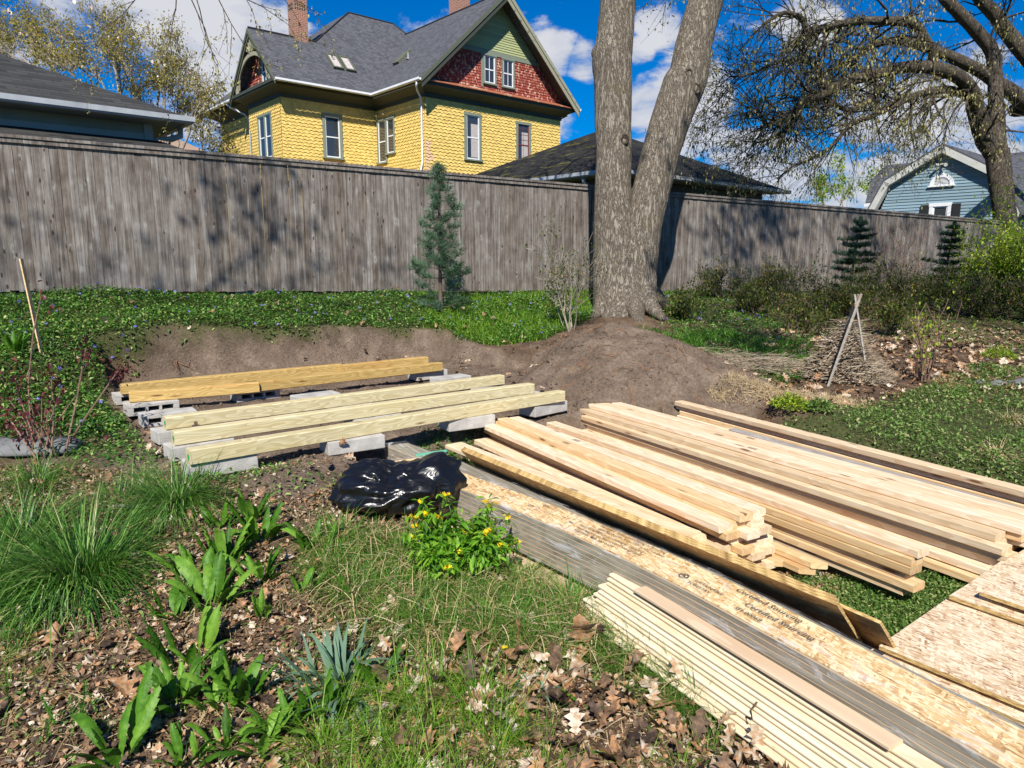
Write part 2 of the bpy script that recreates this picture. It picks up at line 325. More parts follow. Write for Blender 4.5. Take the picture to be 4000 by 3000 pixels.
# leaves
leafmat('vinca_leaf', [(0, (0.022, 0.075, 0.010)), (0.45, (0.06, 0.165, 0.022)), (0.8, (0.15, 0.30, 0.05)), (1, (0.36, 0.42, 0.14))], 0.38, 0.25, 0.45)
leafmat('lawn_leaf', [(0, (0.05, 0.11, 0.018)), (0.55, (0.12, 0.215, 0.045)), (0.9, (0.27, 0.35, 0.11)), (1, (0.42, 0.38, 0.18))], 0.5, 0.3)
leafmat('grass_blade', [(0, (0.03, 0.10, 0.012)), (0.4, (0.075, 0.20, 0.02)), (0.80, (0.17, 0.32, 0.04)), (0.84, (0.42, 0.33, 0.14)), (1, (0.62, 0.50, 0.27))], 0.5, 0.3)
leafmat('green_blade', [(0, (0.025, 0.085, 0.010)), (0.6, (0.07, 0.20, 0.02)), (1, (0.17, 0.33, 0.05))], 0.45, 0.3)
leafmat('sedge_blade', [(0, (0.02, 0.07, 0.010)), (0.5, (0.06, 0.17, 0.02)), (0.85, (0.15, 0.31, 0.05)), (0.93, (0.26, 0.40, 0.10)), (1, (0.5, 0.42, 0.22))], 0.42, 0.3, 0.4)
leafmat('lime_blade', [(0, (0.07, 0.17, 0.012)), (0.6, (0.15, 0.30, 0.02)), (1, (0.28, 0.40, 0.06))], 0.45, 0.35)
leafmat('straw_blade', [(0, (0.20, 0.13, 0.06)), (0.5, (0.46, 0.35, 0.18)), (1, (0.66, 0.55, 0.34))], 0.7, 0.15)
leafmat('fallen_leaf', [(0, (0.045, 0.030, 0.022)), (0.3, (0.125, 0.080, 0.050)), (0.52, (0.24, 0.145, 0.085)), (0.64, (0.40, 0.20, 0.085)), (0.80, (0.40, 0.29, 0.19)), (1, (0.60, 0.51, 0.40))], 0.65, 0.12, 0.25, 45)
leafmat('dock_leaf', [(0, (0.035, 0.10, 0.008)), (0.5, (0.075, 0.20, 0.014)), (1, (0.18, 0.34, 0.04))], 0.48, 0.28, 0.3, 40)
leafmat('bright_leaf', [(0, (0.05, 0.15, 0.01)), (0.5, (0.11, 0.28, 0.015)), (1, (0.25, 0.42, 0.04))], 0.5, 0.35, 0.3)
leafmat('iris_leaf', [(0, (0.075, 0.14, 0.085)), (1, (0.16, 0.26, 0.17))], 0.5, 0.15)
leafmat('shrub_leaf', [(0, (0.022, 0.045, 0.006)), (0.5, (0.05, 0.08, 0.010)), (0.85, (0.13, 0.16, 0.02)), (1, (0.30, 0.18, 0.06))], 0.45, 0.3)
leafmat('lime_leaf', [(0, (0.10, 0.19, 0.015)), (0.6, (0.24, 0.36, 0.025)), (1, (0.42, 0.46, 0.05))], 0.45, 0.4)
leafmat('purple_leaf', [(0, (0.035, 0.008, 0.014)), (0.6, (0.10, 0.02, 0.03)), (1, (0.20, 0.06, 0.05))], 0.45, 0.25)
leafmat('oak_catkin', [(0, (0.12, 0.12, 0.025)), (0.5, (0.30, 0.28, 0.09)), (1, (0.52, 0.47, 0.24))], 0.6, 0.35)
leafmat('magnolia_leaf', [(0, (0.16, 0.15, 0.03)), (0.6, (0.34, 0.29, 0.06)), (1, (0.42, 0.34, 0.12))], 0.6, 0.35)
leafmat('blossom', [(0, (0.70, 0.45, 0.40)), (0.5, (0.80, 0.70, 0.66)), (1, (0.85, 0.82, 0.78))], 0.6, 0.3)
leafmat('needle', [(0, (0.03, 0.07, 0.035)), (0.6, (0.085, 0.155, 0.085)), (1, (0.17, 0.26, 0.17))], 0.5, 0.1)
leafmat('dark_needle', [(0, (0.010, 0.028, 0.018)), (0.6, (0.022, 0.06, 0.038)), (1, (0.04, 0.10, 0.06))], 0.5, 0.05)
leafmat('yellow_petal', [(0, (0.80, 0.50, 0.01)), (1, (0.88, 0.70, 0.02))], 0.5, 0.2)
leafmat('violet_petal', [(0, (0.16, 0.12, 0.55)), (1, (0.30, 0.26, 0.75))], 0.5, 0.2)
leafmat('dry_stalk', [(0, (0.16, 0.12, 0.085)), (0.6, (0.36, 0.28, 0.19)), (1, (0.56, 0.47, 0.35))], 0.8, 0.0)
for _n, _sc, _st in (('dock_leaf', 90, .5), ('fallen_leaf', 60, .6)):
    t = NT.__new__(NT); t.nt = MATS[_n].node_tree; b = [x for x in t.nt.nodes if x.type == 'BSDF_PRINCIPLED'][0]; bump(t, b, t.noise(t.coord('Object', (1, 1, .6)), _sc, 3, .6), _st, .006)
# ground
m, t, b, o = newmat('soil'); at = t.n('ShaderNodeAttribute'); at.attribute_name = 'mask'; sp = t.n('ShaderNodeSeparateColor'); t.l(at.outputs['Color'], sp.inputs[0])
v = t.coord('Object'); nf = t.noise(v, 40, 6, 0.7); nb = t.noise(v, 4, 5, 0.6); nc = t.noise(v, 150, 3, 0.7)
soil = t.ramp(t.math('ADD', t.math('MULTIPLY', nf, 0.5), t.math('MULTIPLY', nb, 0.5)), [(0.34, (0.085, 0.062, 0.046)), (0.52, (0.20, 0.148, 0.108)), (0.66, (0.33, 0.255, 0.19))])
mulch = t.ramp(t.math('ADD', t.math('MULTIPLY', nc, 0.5), t.math('MULTIPLY', nb, 0.5)), [(0.34, (0.05, 0.034, 0.024)), (0.5, (0.13, 0.085, 0.055)), (0.64, (0.27, 0.19, 0.13))])
green = t.ramp(nf, [(0.35, (0.045, 0.045, 0.020)), (0.65, (0.11, 0.12, 0.045))])
c = t.mix(sp.outputs[0], mulch, soil); c = t.mix(sp.outputs[1], c, green); setc(t, b, c)
b.inputs['Roughness'].default_value = 0.95; b.inputs['Specular IOR Level'].default_value = 0.1
bump(t, b, t.math('ADD', nf, t.math('MULTIPLY', nc, 0.4)), 0.9, 0.03)
M = MATS

# ------------------------------------------------------------------ mesh helpers
class MB:
    def __init__(s): s.v = []; s.f = []; s.r = []; s.uv = []; s.mi = []; s.has_uv = False
    def face(s, pts, r=0.5, uv=None, mi=0):
        i = len(s.v); s.v.extend([tuple(p) for p in pts]); s.f.append(tuple(range(i, i + len(pts)))); s.r.append(r); s.mi.append(mi)
        if uv: s.has_uv = True
        s.uv.append(uv if uv else [(p[0], p[2]) for p in pts])
    def grid(s, verts, faces, r=0.5, mi=0):
        i = len(s.v); s.v.extend([tuple(p) for p in verts])
        for f in faces: s.f.append(tuple(i + k for k in f)); s.r.append(r); s.mi.append(mi); s.uv.append([(verts[k][0], verts[k][2]) for k in f])
    def box(s, lo, hi, r=0.5, mi=0, M4=None, uvw=False):
        x0, y0, z0 = lo; x1, y1, z1 = hi
        V = [Vector(p) for p in ((x0,y0,z0),(x1,y0,z0),(x1,y1,z0),(x0,y1,z0),(x0,y0,z1),(x1,y0,z1),(x1,y1,z1),(x0,y1,z1))]
        F = [(0,3,2,1),(4,5,6,7),(0,1,5,4),(1,2,6,5),(2,3,7,6),(3,0,4,7)]; W_ = V if M4 is None else [M4 @ p for p in V]
        i = len(s.v); s.v.extend([tuple(p) for p in W_])
        for k, f in enumerate(F):
            s.f.append(tuple(i + a for a in f)); s.r.append(r); s.mi.append(mi)
            if k in (2, 4): s.uv.append([(V[a].x, V[a].z) for a in f])
            elif k in (3, 5): s.uv.append([(V[a].y, V[a].z) for a in f])
            else: s.uv.append([(V[a].x, V[a].y) for a in f])
        s.has_uv = True
    def prism(s, prof, a, b_, axis='x', r=0.5, mi=0):   # prof in the other two axes, extruded a..b along axis
        def P(u, w_, q): return (q, u, w_) if axis == 'x' else ((u, q, w_) if axis == 'y' else (u, w_, q))
        n = len(prof); V = [P(u, w_, a) for u, w_ in prof] + [P(u, w_, b_) for u, w_ in prof]
        F = [tuple(range(n))[::-1], tuple(range(n, 2 * n))] + [(k, (k + 1) % n, n + (k + 1) % n, n + k) for k in range(n)]
        s.grid(V, F, r, mi)
    def tube(s, pts, rad, n=8, r=0.5, cap=True, mi=0, wob=0.0, seed=0):
        pts = [Vector(p) for p in pts]; rings = []
        up = Vector((0.31, 0.2, 0.93)); rr = random.Random(seed)
        t0 = (pts[1] - pts[0]).normalized(); a = t0.orthogonal().normalized()
        for i, p in enumerate(pts):
            tt = (pts[min(i + 1, len(pts) - 1)] - pts[max(i - 1, 0)])
            if tt.length < 1e-6: tt = t0
            tt.normalize(); a = (a - tt * a.dot(tt)); a = a.normalized() if a.length > 1e-5 else tt.orthogonal().normalized(); b_ = tt.cross(a)
            R = rad[i] if not isinstance(rad, (int, float)) else rad
            rings.append([p + (a * cos(2 * pi * k / n) + b_ * sin(2 * pi * k / n)) * R * (1 + wob * rr.uniform(-1, 1)) for k in range(n)])
        V = [q for rg in rings for q in rg]; F = []
        for i in range(len(pts) - 1):
            for k in range(n):
                k2 = (k + 1) % n; F.append((i * n + k, i * n + k2, (i + 1) * n + k2, (i + 1) * n + k))
        if cap: F.append(tuple(range(n))[::-1]); F.append(tuple((len(pts) - 1) * n + k for k in range(n)))
        s.grid(V, F, r, mi)
    def build(s, name, mats, parent=None, smooth=False, loc=None):
        me = bpy.data.meshes.new(name); vs = s.v
        if loc is not None:
            L = Vector(loc); vs = [(x - L.x, y - L.y, z - L.z) for x, y, z in vs]
        me.from_pydata(vs, [], s.f)
        if not isinstance(mats, (list, tuple)): mats = [mats]
        for m_ in mats: me.materials.append(M[m_])
        at = me.attributes.new('rnd', 'FLOAT', 'FACE'); at.data.foreach_set('value', s.r)
        if len(mats) > 1: me.polygons.foreach_set('material_index', s.mi)
        if s.has_uv:
            ul = me.uv_layers.new(name='UVMap'); fl = [c for u in s.uv for p in u for c in p]; ul.data.foreach_set('uv', fl)
        if smooth: me.polygons.foreach_set('use_smooth', [True] * len(s.f))
        ob = bpy.data.objects.new(name, me); COL.objects.link(ob)
        if loc is not None: ob.location = loc
        if parent: ob.parent = parent
        return ob
def tag(o, label=None, cat=None, group=None, kind=None):
    if label: o['label'] = label
    if cat: o['category'] = cat
    if group: o['group'] = group
    if kind: o['kind'] = kind
    return o
def thing(name, label, cat, loc, rz=0.0, group=None):
    o = bpy.data.objects.new(name, None); o.empty_display_size = 0.1; COL.objects.link(o); o.location = loc; o.rotation_euler = (0, 0, rz)
    return tag(o, label, cat, group)

def npmesh(name, V, F, rnd, mat, parent=None, loc=None, smooth=False):
    """V (n,3), F (m,k) same-size faces, rnd per vertex"""
    me = bpy.data.meshes.new(name); n = len(V); mfc, k = F.shape
    if loc is not None: V = V - np.array(loc)[None]
    me.vertices.add(n); me.vertices.foreach_set('co', V.astype(np.float32).ravel())
    me.loops.add(mfc * k); me.loops.foreach_set('vertex_index', F.astype(np.int32).ravel())
    me.polygons.add(mfc); me.polygons.foreach_set('loop_start', np.arange(0, mfc * k, k, dtype=np.int32)); me.polygons.foreach_set('loop_total', np.full(mfc, k, dtype=np.int32))
    me.update(calc_edges=True)
    at = me.attributes.new('rnd', 'FLOAT', 'POINT'); at.data.foreach_set('value', rnd.astype(np.float32))
    me.materials.append(M[mat])
    if smooth: me.polygons.foreach_set('use_smooth', np.ones(mfc, dtype=bool))
    ob = bpy.data.objects.new(name, me); COL.objects.link(ob)
    if loc is not None: ob.location = tuple(loc)
    if parent: ob.parent = parent
    return ob

# leaf templates: (verts, quads/tris) local: base at 0, length along +Y, up +Z
def t_leaf(wd=0.4, fold=0.12, droop=0.2):
    V = np.array([(0,0,0),(-wd/2,.35,fold),(0,.4,.0),(wd/2,.35,fold),(-wd*.4,.72,fold*.8-droop*.3),(0,.75,-droop*.3),(wd*.4,.72,fold*.8-droop*.3),(0,1,-droop)], float)
    F = np.array([(0,2,1,1),(0,3,2,2),(1,2,5,4),(2,3,6,5),(4,5,7,7),(5,6,7,7)]); return V, F
def t_diamond(wd=0.45, f=0.1):
    return np.array([(0,0,0),(wd/2,.5,f),(0,1,0),(-wd/2,.5,f)], float), np.array([(0,1,2,3)])
def t_blade(wd=0.02, bend=0.5, seg=4):
    V = []; F = []; a = 0.0; p = np.array([0., 0.]); st = 1.0 / seg
    for i in range(seg + 1):
        w_ = wd * (1 - (i / seg) ** 1.6) + 0.0006
        V += [(-w_/2, p[1], p[0]), (w_/2, p[1], p[0])]
        a += bend * (i + 1) / seg * 1.1
        p = p + np.array([cos(a), sin(a)]) * st
    for i in range(seg): F.append((2*i, 2*i+1, 2*i+3, 2*i+2))
    return np.array(V, float), np.array(F)     # grows along +Z bending to +Y
def t_oak(seed):
    rr = random.Random(seed); out = []
    half = [(0.02,0),(0.05,.12),(0.22,.2),(0.12,.3),(0.34,.44),(0.15,.52),(0.33,.7),(0.12,.76),(0.14,.92),(0,1.0)]
    half = [(x * rr.uniform(.8, 1.2), y) for x, y in half]
    c1, c2 = rr.uniform(-.9, .9), rr.uniform(-.5, .5)
    V = []; 
    for x, y in half: V.append((0, y, 0))
    for sgn in (-1, 1):
        for x, y in half: V.append((sgn * x, y, 0))
    V = np.array(V, float); n = len(half)
    V[:, 2] = c1 * V[:, 0] ** 2 * 2.2 + c2 * (V[:, 1] - .5) ** 2 + 0.05 * np.sin(V[:, 0] * 14 + seed) + 0.05 * np.cos(V[:, 1] * 11 + seed)
    F = []
    for si in (1, 2):
        for i in range(n - 1):
            a, b_, c, d = i, i + 1, si * n + i + 1, si * n + i
            F.append((a, b_, c, d) if si == 1 else (a, d, c, b_))
    return V, np.array(F)
def t_frag(seed):
    rr = random.Random(seed); k = 6
    V = [(cos(2*pi*i/k) * rr.uniform(.25,.5), sin(2*pi*i/k) * rr.uniform(.25,.5), rr.uniform(-.1,.12)) for i in range(k)]
    return np.array(V, float), np.array([(0,1,2,3),(0,3,4,5)])
def rotmats(yaw, tilt, roll):
    cy, sy, ct, st, cr, sr = np.cos(yaw), np.sin(yaw), np.cos(tilt), np.sin(tilt), np.cos(roll), np.sin(roll)
    z = np.zeros_like(cy); o = np.ones_like(cy)
    Rz = np.stack([np.stack([cy, -sy, z], -1), np.stack([sy, cy, z], -1), np.stack([z, z, o], -1)], -2)
    Rx = np.stack([np.stack([o, z, z], -1), np.stack([z, ct, -st], -1), np.stack([z, st, ct], -1)], -2)
    Ry = np.stack([np.stack([cr, z, sr], -1), np.stack([z, o, z], -1), np.stack([-sr, z, cr], -1)], -2)
    return Rz @ Rx @ Ry
def scatter(name, temps, pos, yaw, tilt, roll, scale, rnd, mat, parent=None, loc=None, smooth=False):
    n = len(pos); R = rotmats(yaw, tilt, roll); pick = RNG.integers(0, len(temps), n)
    Vs, Fs, Rs, off = [], [], [], 0
    for k, (tv, tf) in enumerate(temps):
        idx = np.where(pick == k)[0]
        if len(idx) == 0: continue
        sc = scale[idx]; sc = sc[:, None, None] if sc.ndim == 1 else sc[:, None, :]
        v = np.einsum('nij,nkj->nki', R[idx], tv[None] * sc) + pos[idx][:, None, :]
        m_, q = len(idx), len(tv)
        Vs.append(v.reshape(-1, 3)); Rs.append(np.repeat(rnd[idx], q))
        tf4 = tf if tf.shape[1] == 4 else np.concatenate([tf, tf[:, -1:]], 1)
        Fs.append((tf4[None] + (np.arange(m_) * q)[:, None, None] + off).reshape(-1, 4)); off += m_ * q
    V = np.concatenate(Vs); F = np.concatenate(Fs); Rn = np.concatenate(Rs)
    # split tri-degenerate quads
    deg = (F[:, 2] == F[:, 3])
    if deg.any():
        tri = F[deg][:, :3]; q = F[~deg]
        tri2 = np.concatenate([q[:, [0, 1, 2]], q[:, [0, 2, 3]], tri]) if len(q) else tri
        return npmesh(name, V, tri2, Rn, mat, parent, loc, smooth)
    return npmesh(name, V, F, Rn, mat, parent, loc, smooth)
U = lambda a, b_, n: RNG.uniform(a, b_, n)

# ------------------------------------------------------------------ terrain
def vnoise(x, y, seed=0):
    xi = np.floor(x).astype(int); yi = np.floor(y).astype(int); xf = x - xi; yf = y - yi
    def h(a, b_):
        q = np.sin(a * 127.1 + b_ * 311.7 + seed * 74.7) * 43758.5453; return q - np.floor(q)
    u = xf * xf * (3 - 2 * xf); v = yf * yf * (3 - 2 * yf)
    return (h(xi, yi) * (1 - u) + h(xi + 1, yi) * u) * (1 - v) + (h(xi, yi + 1) * (1 - u) + h(xi + 1, yi + 1) * u) * v - 0.5
def fbm(x, y, sc, oct_=4, seed=0):
    r = 0; a = 1.0
    for k in range(oct_): r = r + a * vnoise(x * sc, y * sc, seed + k); sc *= 2.03; a *= 0.5
    return r
FD = Vector((0.8744, 0.4853, 0)); F0 = Vector((-6.17, 8.62, 0.90)); FSL = -0.41 / 21.7
def fpt(sx): return F0 + FD * sx + Vector((0, 0, FSL * sx))
ctrl = []
for px, py, z in [(200,2900,-.30),(2000,2950,-.30),(1500,2500,-.27),(100,2300,-.24),(0,1950,-.10),(1000,2000,-.08),(700,1850,-.02),(2400,2600,-.30),(3300,2400,-.22),(3000,2250,-.22),
                  (4000,2500,-.22),(2000,1780,-.03),(1000,1700,0),(500,1560,.0),(1600,1450,0),(2100,1500,.03),(2700,1690,-.05),(3300,1750,-.08),(4000,1950,-.12),(4000,1600,-.08),(3500,1500,0),(3000,1480,.02),(2250,1650,-.04), (1300,2150,-.17), (3000,2900,-.3), (-700,2600,-.25), (4700,2300,-.2), (100,1750,-.02), (300,1620,.02)]:
    p = Zp(px, py, z); ctrl.append((p.x, p.y, z))
for px, py, d in [(330,1405,6.9),(700,1350,7.4),(1000,1335,8.0),(1400,1325,8.6),(1700,1325,9.1),(0,1500,5.8),(2480,1240,10),(2100,1240,10.6),(2800,1270,10),(3200,1300,11),(3900,1350,10),(3400,1180,13.2),(1950,1400,8.4),(3000,1400,8.6),(150,1350,6.6),(700,1230,8.3),(1400,1240,9.4), (-500,1400,6)]:
    p = D(px, py, d); ctrl.append(tuple(p))
for sx in range(-4, 25, 3):
    p = fpt(sx); ctrl.append((p.x, p.y, p.z - 0.03)); q = p + Vector((-FD.y, FD.x, 0)) * 3; ctrl.append((q.x, q.y, p.z - 0.15))
for x, y, z in [(-12,0,-.2),(-10,6,.1),(-12,10,.6),(12,0,-.2),(14,8,-.1),(16,14,.1),(22,18,.3),(0,-6,-.3),(-8,-6,-.3),(9,-6,-.3),(-30,40,.3),(0,45,.3),(40,40,.2),(-25,15,.4),(30,15,.2),(0,-25,-.3),(-25,-15,-.3),(28,-15,-.3)]: ctrl.append((x, y, z))
CT = np.array(ctrl); _r = lambda a, b_: np.sqrt(((a[:, None, :2] - b_[None, :, :2]) ** 2).sum(-1) + 0.09)
_K = _r(CT, CT) ; _W = np.linalg.solve(_K + 1e-3 * np.eye(len(CT)) * -1, CT[:, 2])
def base_h(x, y):
    sh = x.shape; P = np.stack([x.ravel(), y.ravel()], 1); out = np.zeros(len(P))
    for i in range(0, len(P), 20000): out[i:i + 20000] = np.sqrt(((P[i:i+20000, None] - CT[None, :, :2]) ** 2).sum(-1) + 0.09) @ _W
    return np.clip(out, -0.5, 1.1).reshape(sh)
def inpoly(px, py, poly):
    c = np.zeros(px.shape, bool); n = len(poly); j = n - 1
    for i in range(n):
        xi, yi = poly[i]; xj, yj = poly[j]
        with np.errstate(divide='ignore', invalid='ignore'):
            c ^= ((yi > py) != (yj > py)) & (px < (xj - xi) * (py - yi) / (yj - yi + 1e-12) + xi)
        j = i
    return c
def polydist(x, y, poly):   # signed: negative inside
    d = np.full(x.shape, 1e9); n = len(poly)
    for i in range(n):
        ax, ay = poly[i]; bx, by = poly[(i + 1) % n]; vx, vy = bx - ax, by - ay
        t_ = np.clip(((x - ax) * vx + (y - ay) * vy) / (vx * vx + vy * vy), 0, 1)
        d = np.minimum(d, np.hypot(x - ax - t_ * vx, y - ay - t_ * vy))
    return np.where(inpoly(x, y, poly), -d, d)
PIT = [(Zp(x, y, 0).x, Zp(x, y, 0).y) for x, y in [(740, 1880), (560, 1700), (450, 1570), (400, 1500), (700, 1462), (1150, 1432), (1560, 1402), (1740, 1395), (1830, 1410), (2150, 1450), (2280, 1540), (1900, 1640), (1500, 1780), (1000, 1900)]]
MC = (1.02, 7.15)
def ground_z(x, y):
    x = np.asarray(x, float); y = np.asarray(y, float)
    z = base_h(x, y)
    pd = polydist(x, y, PIT) + 0.10 * fbm(x, y, 1.7, 3, 5)
    m_ = np.clip((0.05 - pd) / 0.17, 0, 1); m_ = m_ * m_ * (3 - 2 * m_)
    z = z * (1 - m_) + (0.0 + 0.02 * fbm(x, y, 3, 3, 9)) * m_ + 0.085 * fbm(x, y, 5.5, 4, 41) * 4 * m_ * (1 - m_) + 0.012 * fbm(x, y, 9, 3, 44) * m_
    sl = x * 0.4924 - y * 0.8704; wl = x * 0.8704 + y * 0.4924
    fl = -0.275 + np.clip(wl - 3.2, 0, 1) * 0.10
    q = np.minimum(np.minimum(sl + 4.88, 1.0 - sl), np.minimum(wl - (1.28 + 0.10 * np.clip(sl + 4, 0, 3)), 5.0 - wl)); q = np.clip(q / 0.22, 0, 1); q = q * q * (3 - 2 * q)
    z = z * (1 - q) + np.minimum(z, fl) * q
    near = np.exp(-((x) ** 2 + (y - 6) ** 2) / 180.0)
    # spoil heap
    ang = np.arctan2(y - MC[1], x - MC[0]); rr = np.hypot((x - MC[0]) / np.where(x < MC[0], 1.02, 1.62), (y - MC[1]) / np.where(y < MC[1], 1.45, 1.7)) * (1 + 0.05 * np.sin(3 * ang) + 0.10 * fbm(x, y, 1.6, 3, 21))
    hh = np.clip(1 - rr, 0, 1); hm = 0.78 * (hh ** 0.92) * (1 - 0.25 * hh); tail = 0.13 * np.exp(-(((x - 2.3) / 0.5) ** 2 + ((y - 5.8) / 0.4) ** 2))
    z = z + hm + tail * 0.8 + hh ** .5 * 0.075 * fbm(x, y, 5, 4, 3)
    z = z + near * (1 - q) * (0.028 * fbm(x, y, 3.1, 4, 1) + 0.014 * fbm(x, y, 14, 2, 2))
    return z
def soil_mask(x, y):
    pd = polydist(x, y, PIT) + 0.18 * fbm(x, y, 2.0, 4, 5)
    a = np.clip((np.where(y > 4.9 + 0.42 * (x + 2.5), 0.06, 0.42) - pd) / 0.10, 0, 1)
    rr = np.hypot((x - MC[0]) / np.where(x < MC[0], 1.1, 1.66), (y - MC[1]) / np.where(y < MC[1], 1.5, 1.7)) + 0.08 * fbm(x, y, 2.5, 3, 4)
    b_ = np.clip((1.02 - rr) / 0.06, 0, 1)
    tri = np.clip((0.05 - polydist(x, y, [(Zp(a_, b2, 0).x, Zp(a_, b2, 0).y) for a_, b2 in [(1500, 1780), (2300, 1600), (3150, 1640), (2700, 1900), (1950, 1950), (1100, 2000), (700, 1880)]])) / 0.15, 0, 1)
    return np.maximum(np.maximum(a, b_), tri * np.clip(0.5 + 2 * fbm(x, y, 2, 3, 8), 0.2, 1))
def axis(lo, hi, st, far):
    a = list(np.arange(lo, hi + 1e-6, st)); g = st; x = lo; L_ = []
    while x > -far: g *= 1.25; x -= g; L_.append(x)
    g = st; x = hi; R_ = []
    while x < far: g *= 1.25; x += g; R_.append(x)
    return np.array(L_[::-1] + a + R_)
gx = axis(-6.5, 8.5, 0.04, 600); gy = axis(1.0, 11.5, 0.04, 600)
GX, GY = np.meshgrid(gx, gy); GZ = ground_z(GX, GY)
nx, ny = len(gx), len(gy); V = np.stack([GX.ravel(), GY.ravel(), GZ.ravel()], 1)
I = np.arange(nx * ny).reshape(ny, nx); F = np.stack([I[:-1, :-1].ravel(), I[:-1, 1:].ravel(), I[1:, 1:].ravel(), I[1:, :-1].ravel()], 1)
ground = npmesh('ground', V, F, np.full(len(V), .5), 'soil', smooth=True)
tag(ground, kind='structure', label='uneven garden soil with dug foundation bed and mulch')
sm = soil_mask(V[:, 0], V[:, 1]); far = np.clip((np.hypot(V[:, 0], V[:, 1] - 6) - 8) / 4, 0, 1)
PJ = projA(V)
VINCA = [(-900,1100),(1500,1110),(2350,1090),(2330,1240),(2120,1330),(1950,1350),(1760,1330),(1500,1325),(900,1340),(600,1370),(360,1410),(430,1500),(540,1640),(420,1700),(150,1760),(-900,1800)]
LAWN = [(3060,1640),(3330,1600),(3500,1560),(3700,1470),(4000,1440),(4900,1440),(4900,2150),(4000,1990),(3700,1880),(3300,1750),(3050,1690)]
LAWN2 = [(3000,2210),(3250,2200),(3620,2180),(3760,2080),(4300,2200),(3440,2560),(3340,2420),(3080,2310)]
RBANK = [(2500,1120),(4900,1100),(4900,1420),(4000,1400),(3600,1330),(3250,1320),(3000,1420),(3000,1560),(2850,1560),(2700,1400),(2560,1310)]
gm = np.maximum.reduce([inpoly(PJ[:, 0], PJ[:, 1], VINCA), inpoly(PJ[:, 0], PJ[:, 1], LAWN), inpoly(PJ[:, 0], PJ[:, 1], LAWN2)]).astype(float) * (1 - sm)
gm = np.maximum(gm, far)
ca = ground.data.color_attributes.new('mask', 'FLOAT_COLOR', 'POINT')
ca.data.foreach_set('color', np.stack([sm, gm, np.zeros_like(sm), np.ones_like(sm)], 1).astype(np.float32).ravel())

def gz(x, y): return float(ground_z(np.array([x]), np.array([y]))[0])
def gpix(px, py):    # the point of the ground seen at a photo pixel
    r = ray(px, py); lo, hi = 0.8, 40.0; prev = None
    ds = np.linspace(0.8, 30, 700); P = np.array([0, 0, CZ])[None] + np.array(r)[None] * ds[:, None]
    g = ground_z(P[:, 0], P[:, 1]); k = np.argmax(P[:, 2] <= g)
    if P[k, 2] > g[k]: k = len(ds) - 1
    return Vector((P[k, 0], P[k, 1], g[k]))
LUMB = [(1620,1760),(2050,1600),(2200,1690),(2290,1540),(2650,1560),(2700,1540),(4200,1900),(4200,3300),(3380,3010),(2300,2330),(1650,2000)]
def samp(n, polys, box=(-6, 8, 0.9, 14), excl=(), soil_ok=False, dens=None, maxd=99):
    out = []; got = 0; tries = 0
    while got < n and tries < 400:
        tries += 1
        x = U(box[0], box[1], 20000); y = U(box[2], box[3], 20000); z = base_h(x, y); pj = projA(np.stack([x, y, z], 1))
        ok = np.zeros(len(x), bool)
        for p_ in polys: ok |= inpoly(pj[:, 0], pj[:, 1], p_)
        for p_ in excl: ok &= ~inpoly(pj[:, 0], pj[:, 1], p_)
        ok &= (y < 0.5 * 0 + 8.62 + (x + 6.17) * 0.5550 - 0.05)
        x, y = x[ok], y[ok]
        if not soil_ok:
            s_ = soil_mask(x, y); k = s_ < RNG.uniform(0.15, 0.75, len(x)); x, y = x[k], y[k]
        if dens is not None:
            k = RNG.uniform(0, 1, len(x)) < dens(x, y); x, y = x[k], y[k]
        out.append(np.stack([x, y], 1)); got += len(x)
    P = np.concatenate(out)[:n]; z = ground_z(P[:, 0], P[:, 1]); return np.concatenate([P, z[:, None]], 1)

# ================================================================== FENCE
fence = thing('board_fence', 'long weathered grey vertical board fence with flat cap rail across the yard', 'fence', tuple(F0), math.atan2(FD.y, FD.x))
def fence_panel(s0, s1):
    mb = MB(); x = s0; rr = random.Random(int(s0 * 10) + 5)
    while x < s1 - 0.02:
        wd = 0.0885 + rr.uniform(-.0015, .0015); zb = FSL * x + rr.uniform(-.012, .012); r = rr.random(); yo = rr.uniform(-.004, .004); ln = rr.uniform(-.003, .003)
        P = [(x, yo, zb), (x + wd, yo, zb), (x + wd + ln, yo + rr.uniform(-.003, .003), zb + 1.79), (x + ln, yo, zb + 1.79)]
        Q = [(p[0], p[1] + .018, p[2]) for p in P]
        mb.grid(P + Q, [(0,1,2,3),(7,6,5,4),(0,4,5,1),(1,5,6,2),(3,2,6,7),(4,0,3,7)], r)
        x += wd + abs(rr.gauss(0.0025, .0012))
    return mb.build('board_panel', 'weathered_boards', fence)
for a_, b_ in ((-3.0, 8.655), (8.75, 21.75)): fence_panel(a_, b_)
for a_, b_ in ((-3.0, 0.4), (0.4, 4.3), (4.3, 8.70), (8.70, 13.2), (13.2, 17.6), (17.6, 21.8)):
    mb = MB()
    for (y0, y1, z0, z1) in ((-.045, .075, 1.80, 1.835), (-.028, -.004, 1.745, 1.798)):
        P = [(a_ + .002, y0, FSL*a_+z0), (b_ - .002, y0, FSL*b_+z0), (b_ - .002, y1, FSL*b_+z0), (a_ + .002, y1, FSL*a_+z0), (a_ + .002, y0, FSL*a_+z1), (b_ - .002, y0, FSL*b_+z1), (b_ - .002, y1, FSL*b_+z1), (a_ + .002, y1, FSL*a_+z1)]
        mb.grid(P, [(0,3,2,1),(4,5,6,7),(0,1,5,4),(1,2,6,5),(2,3,7,6),(3,0,4,7)], random.uniform(.3, .6))
    mb.build('cap_rail', 'weathered_boards', fence)
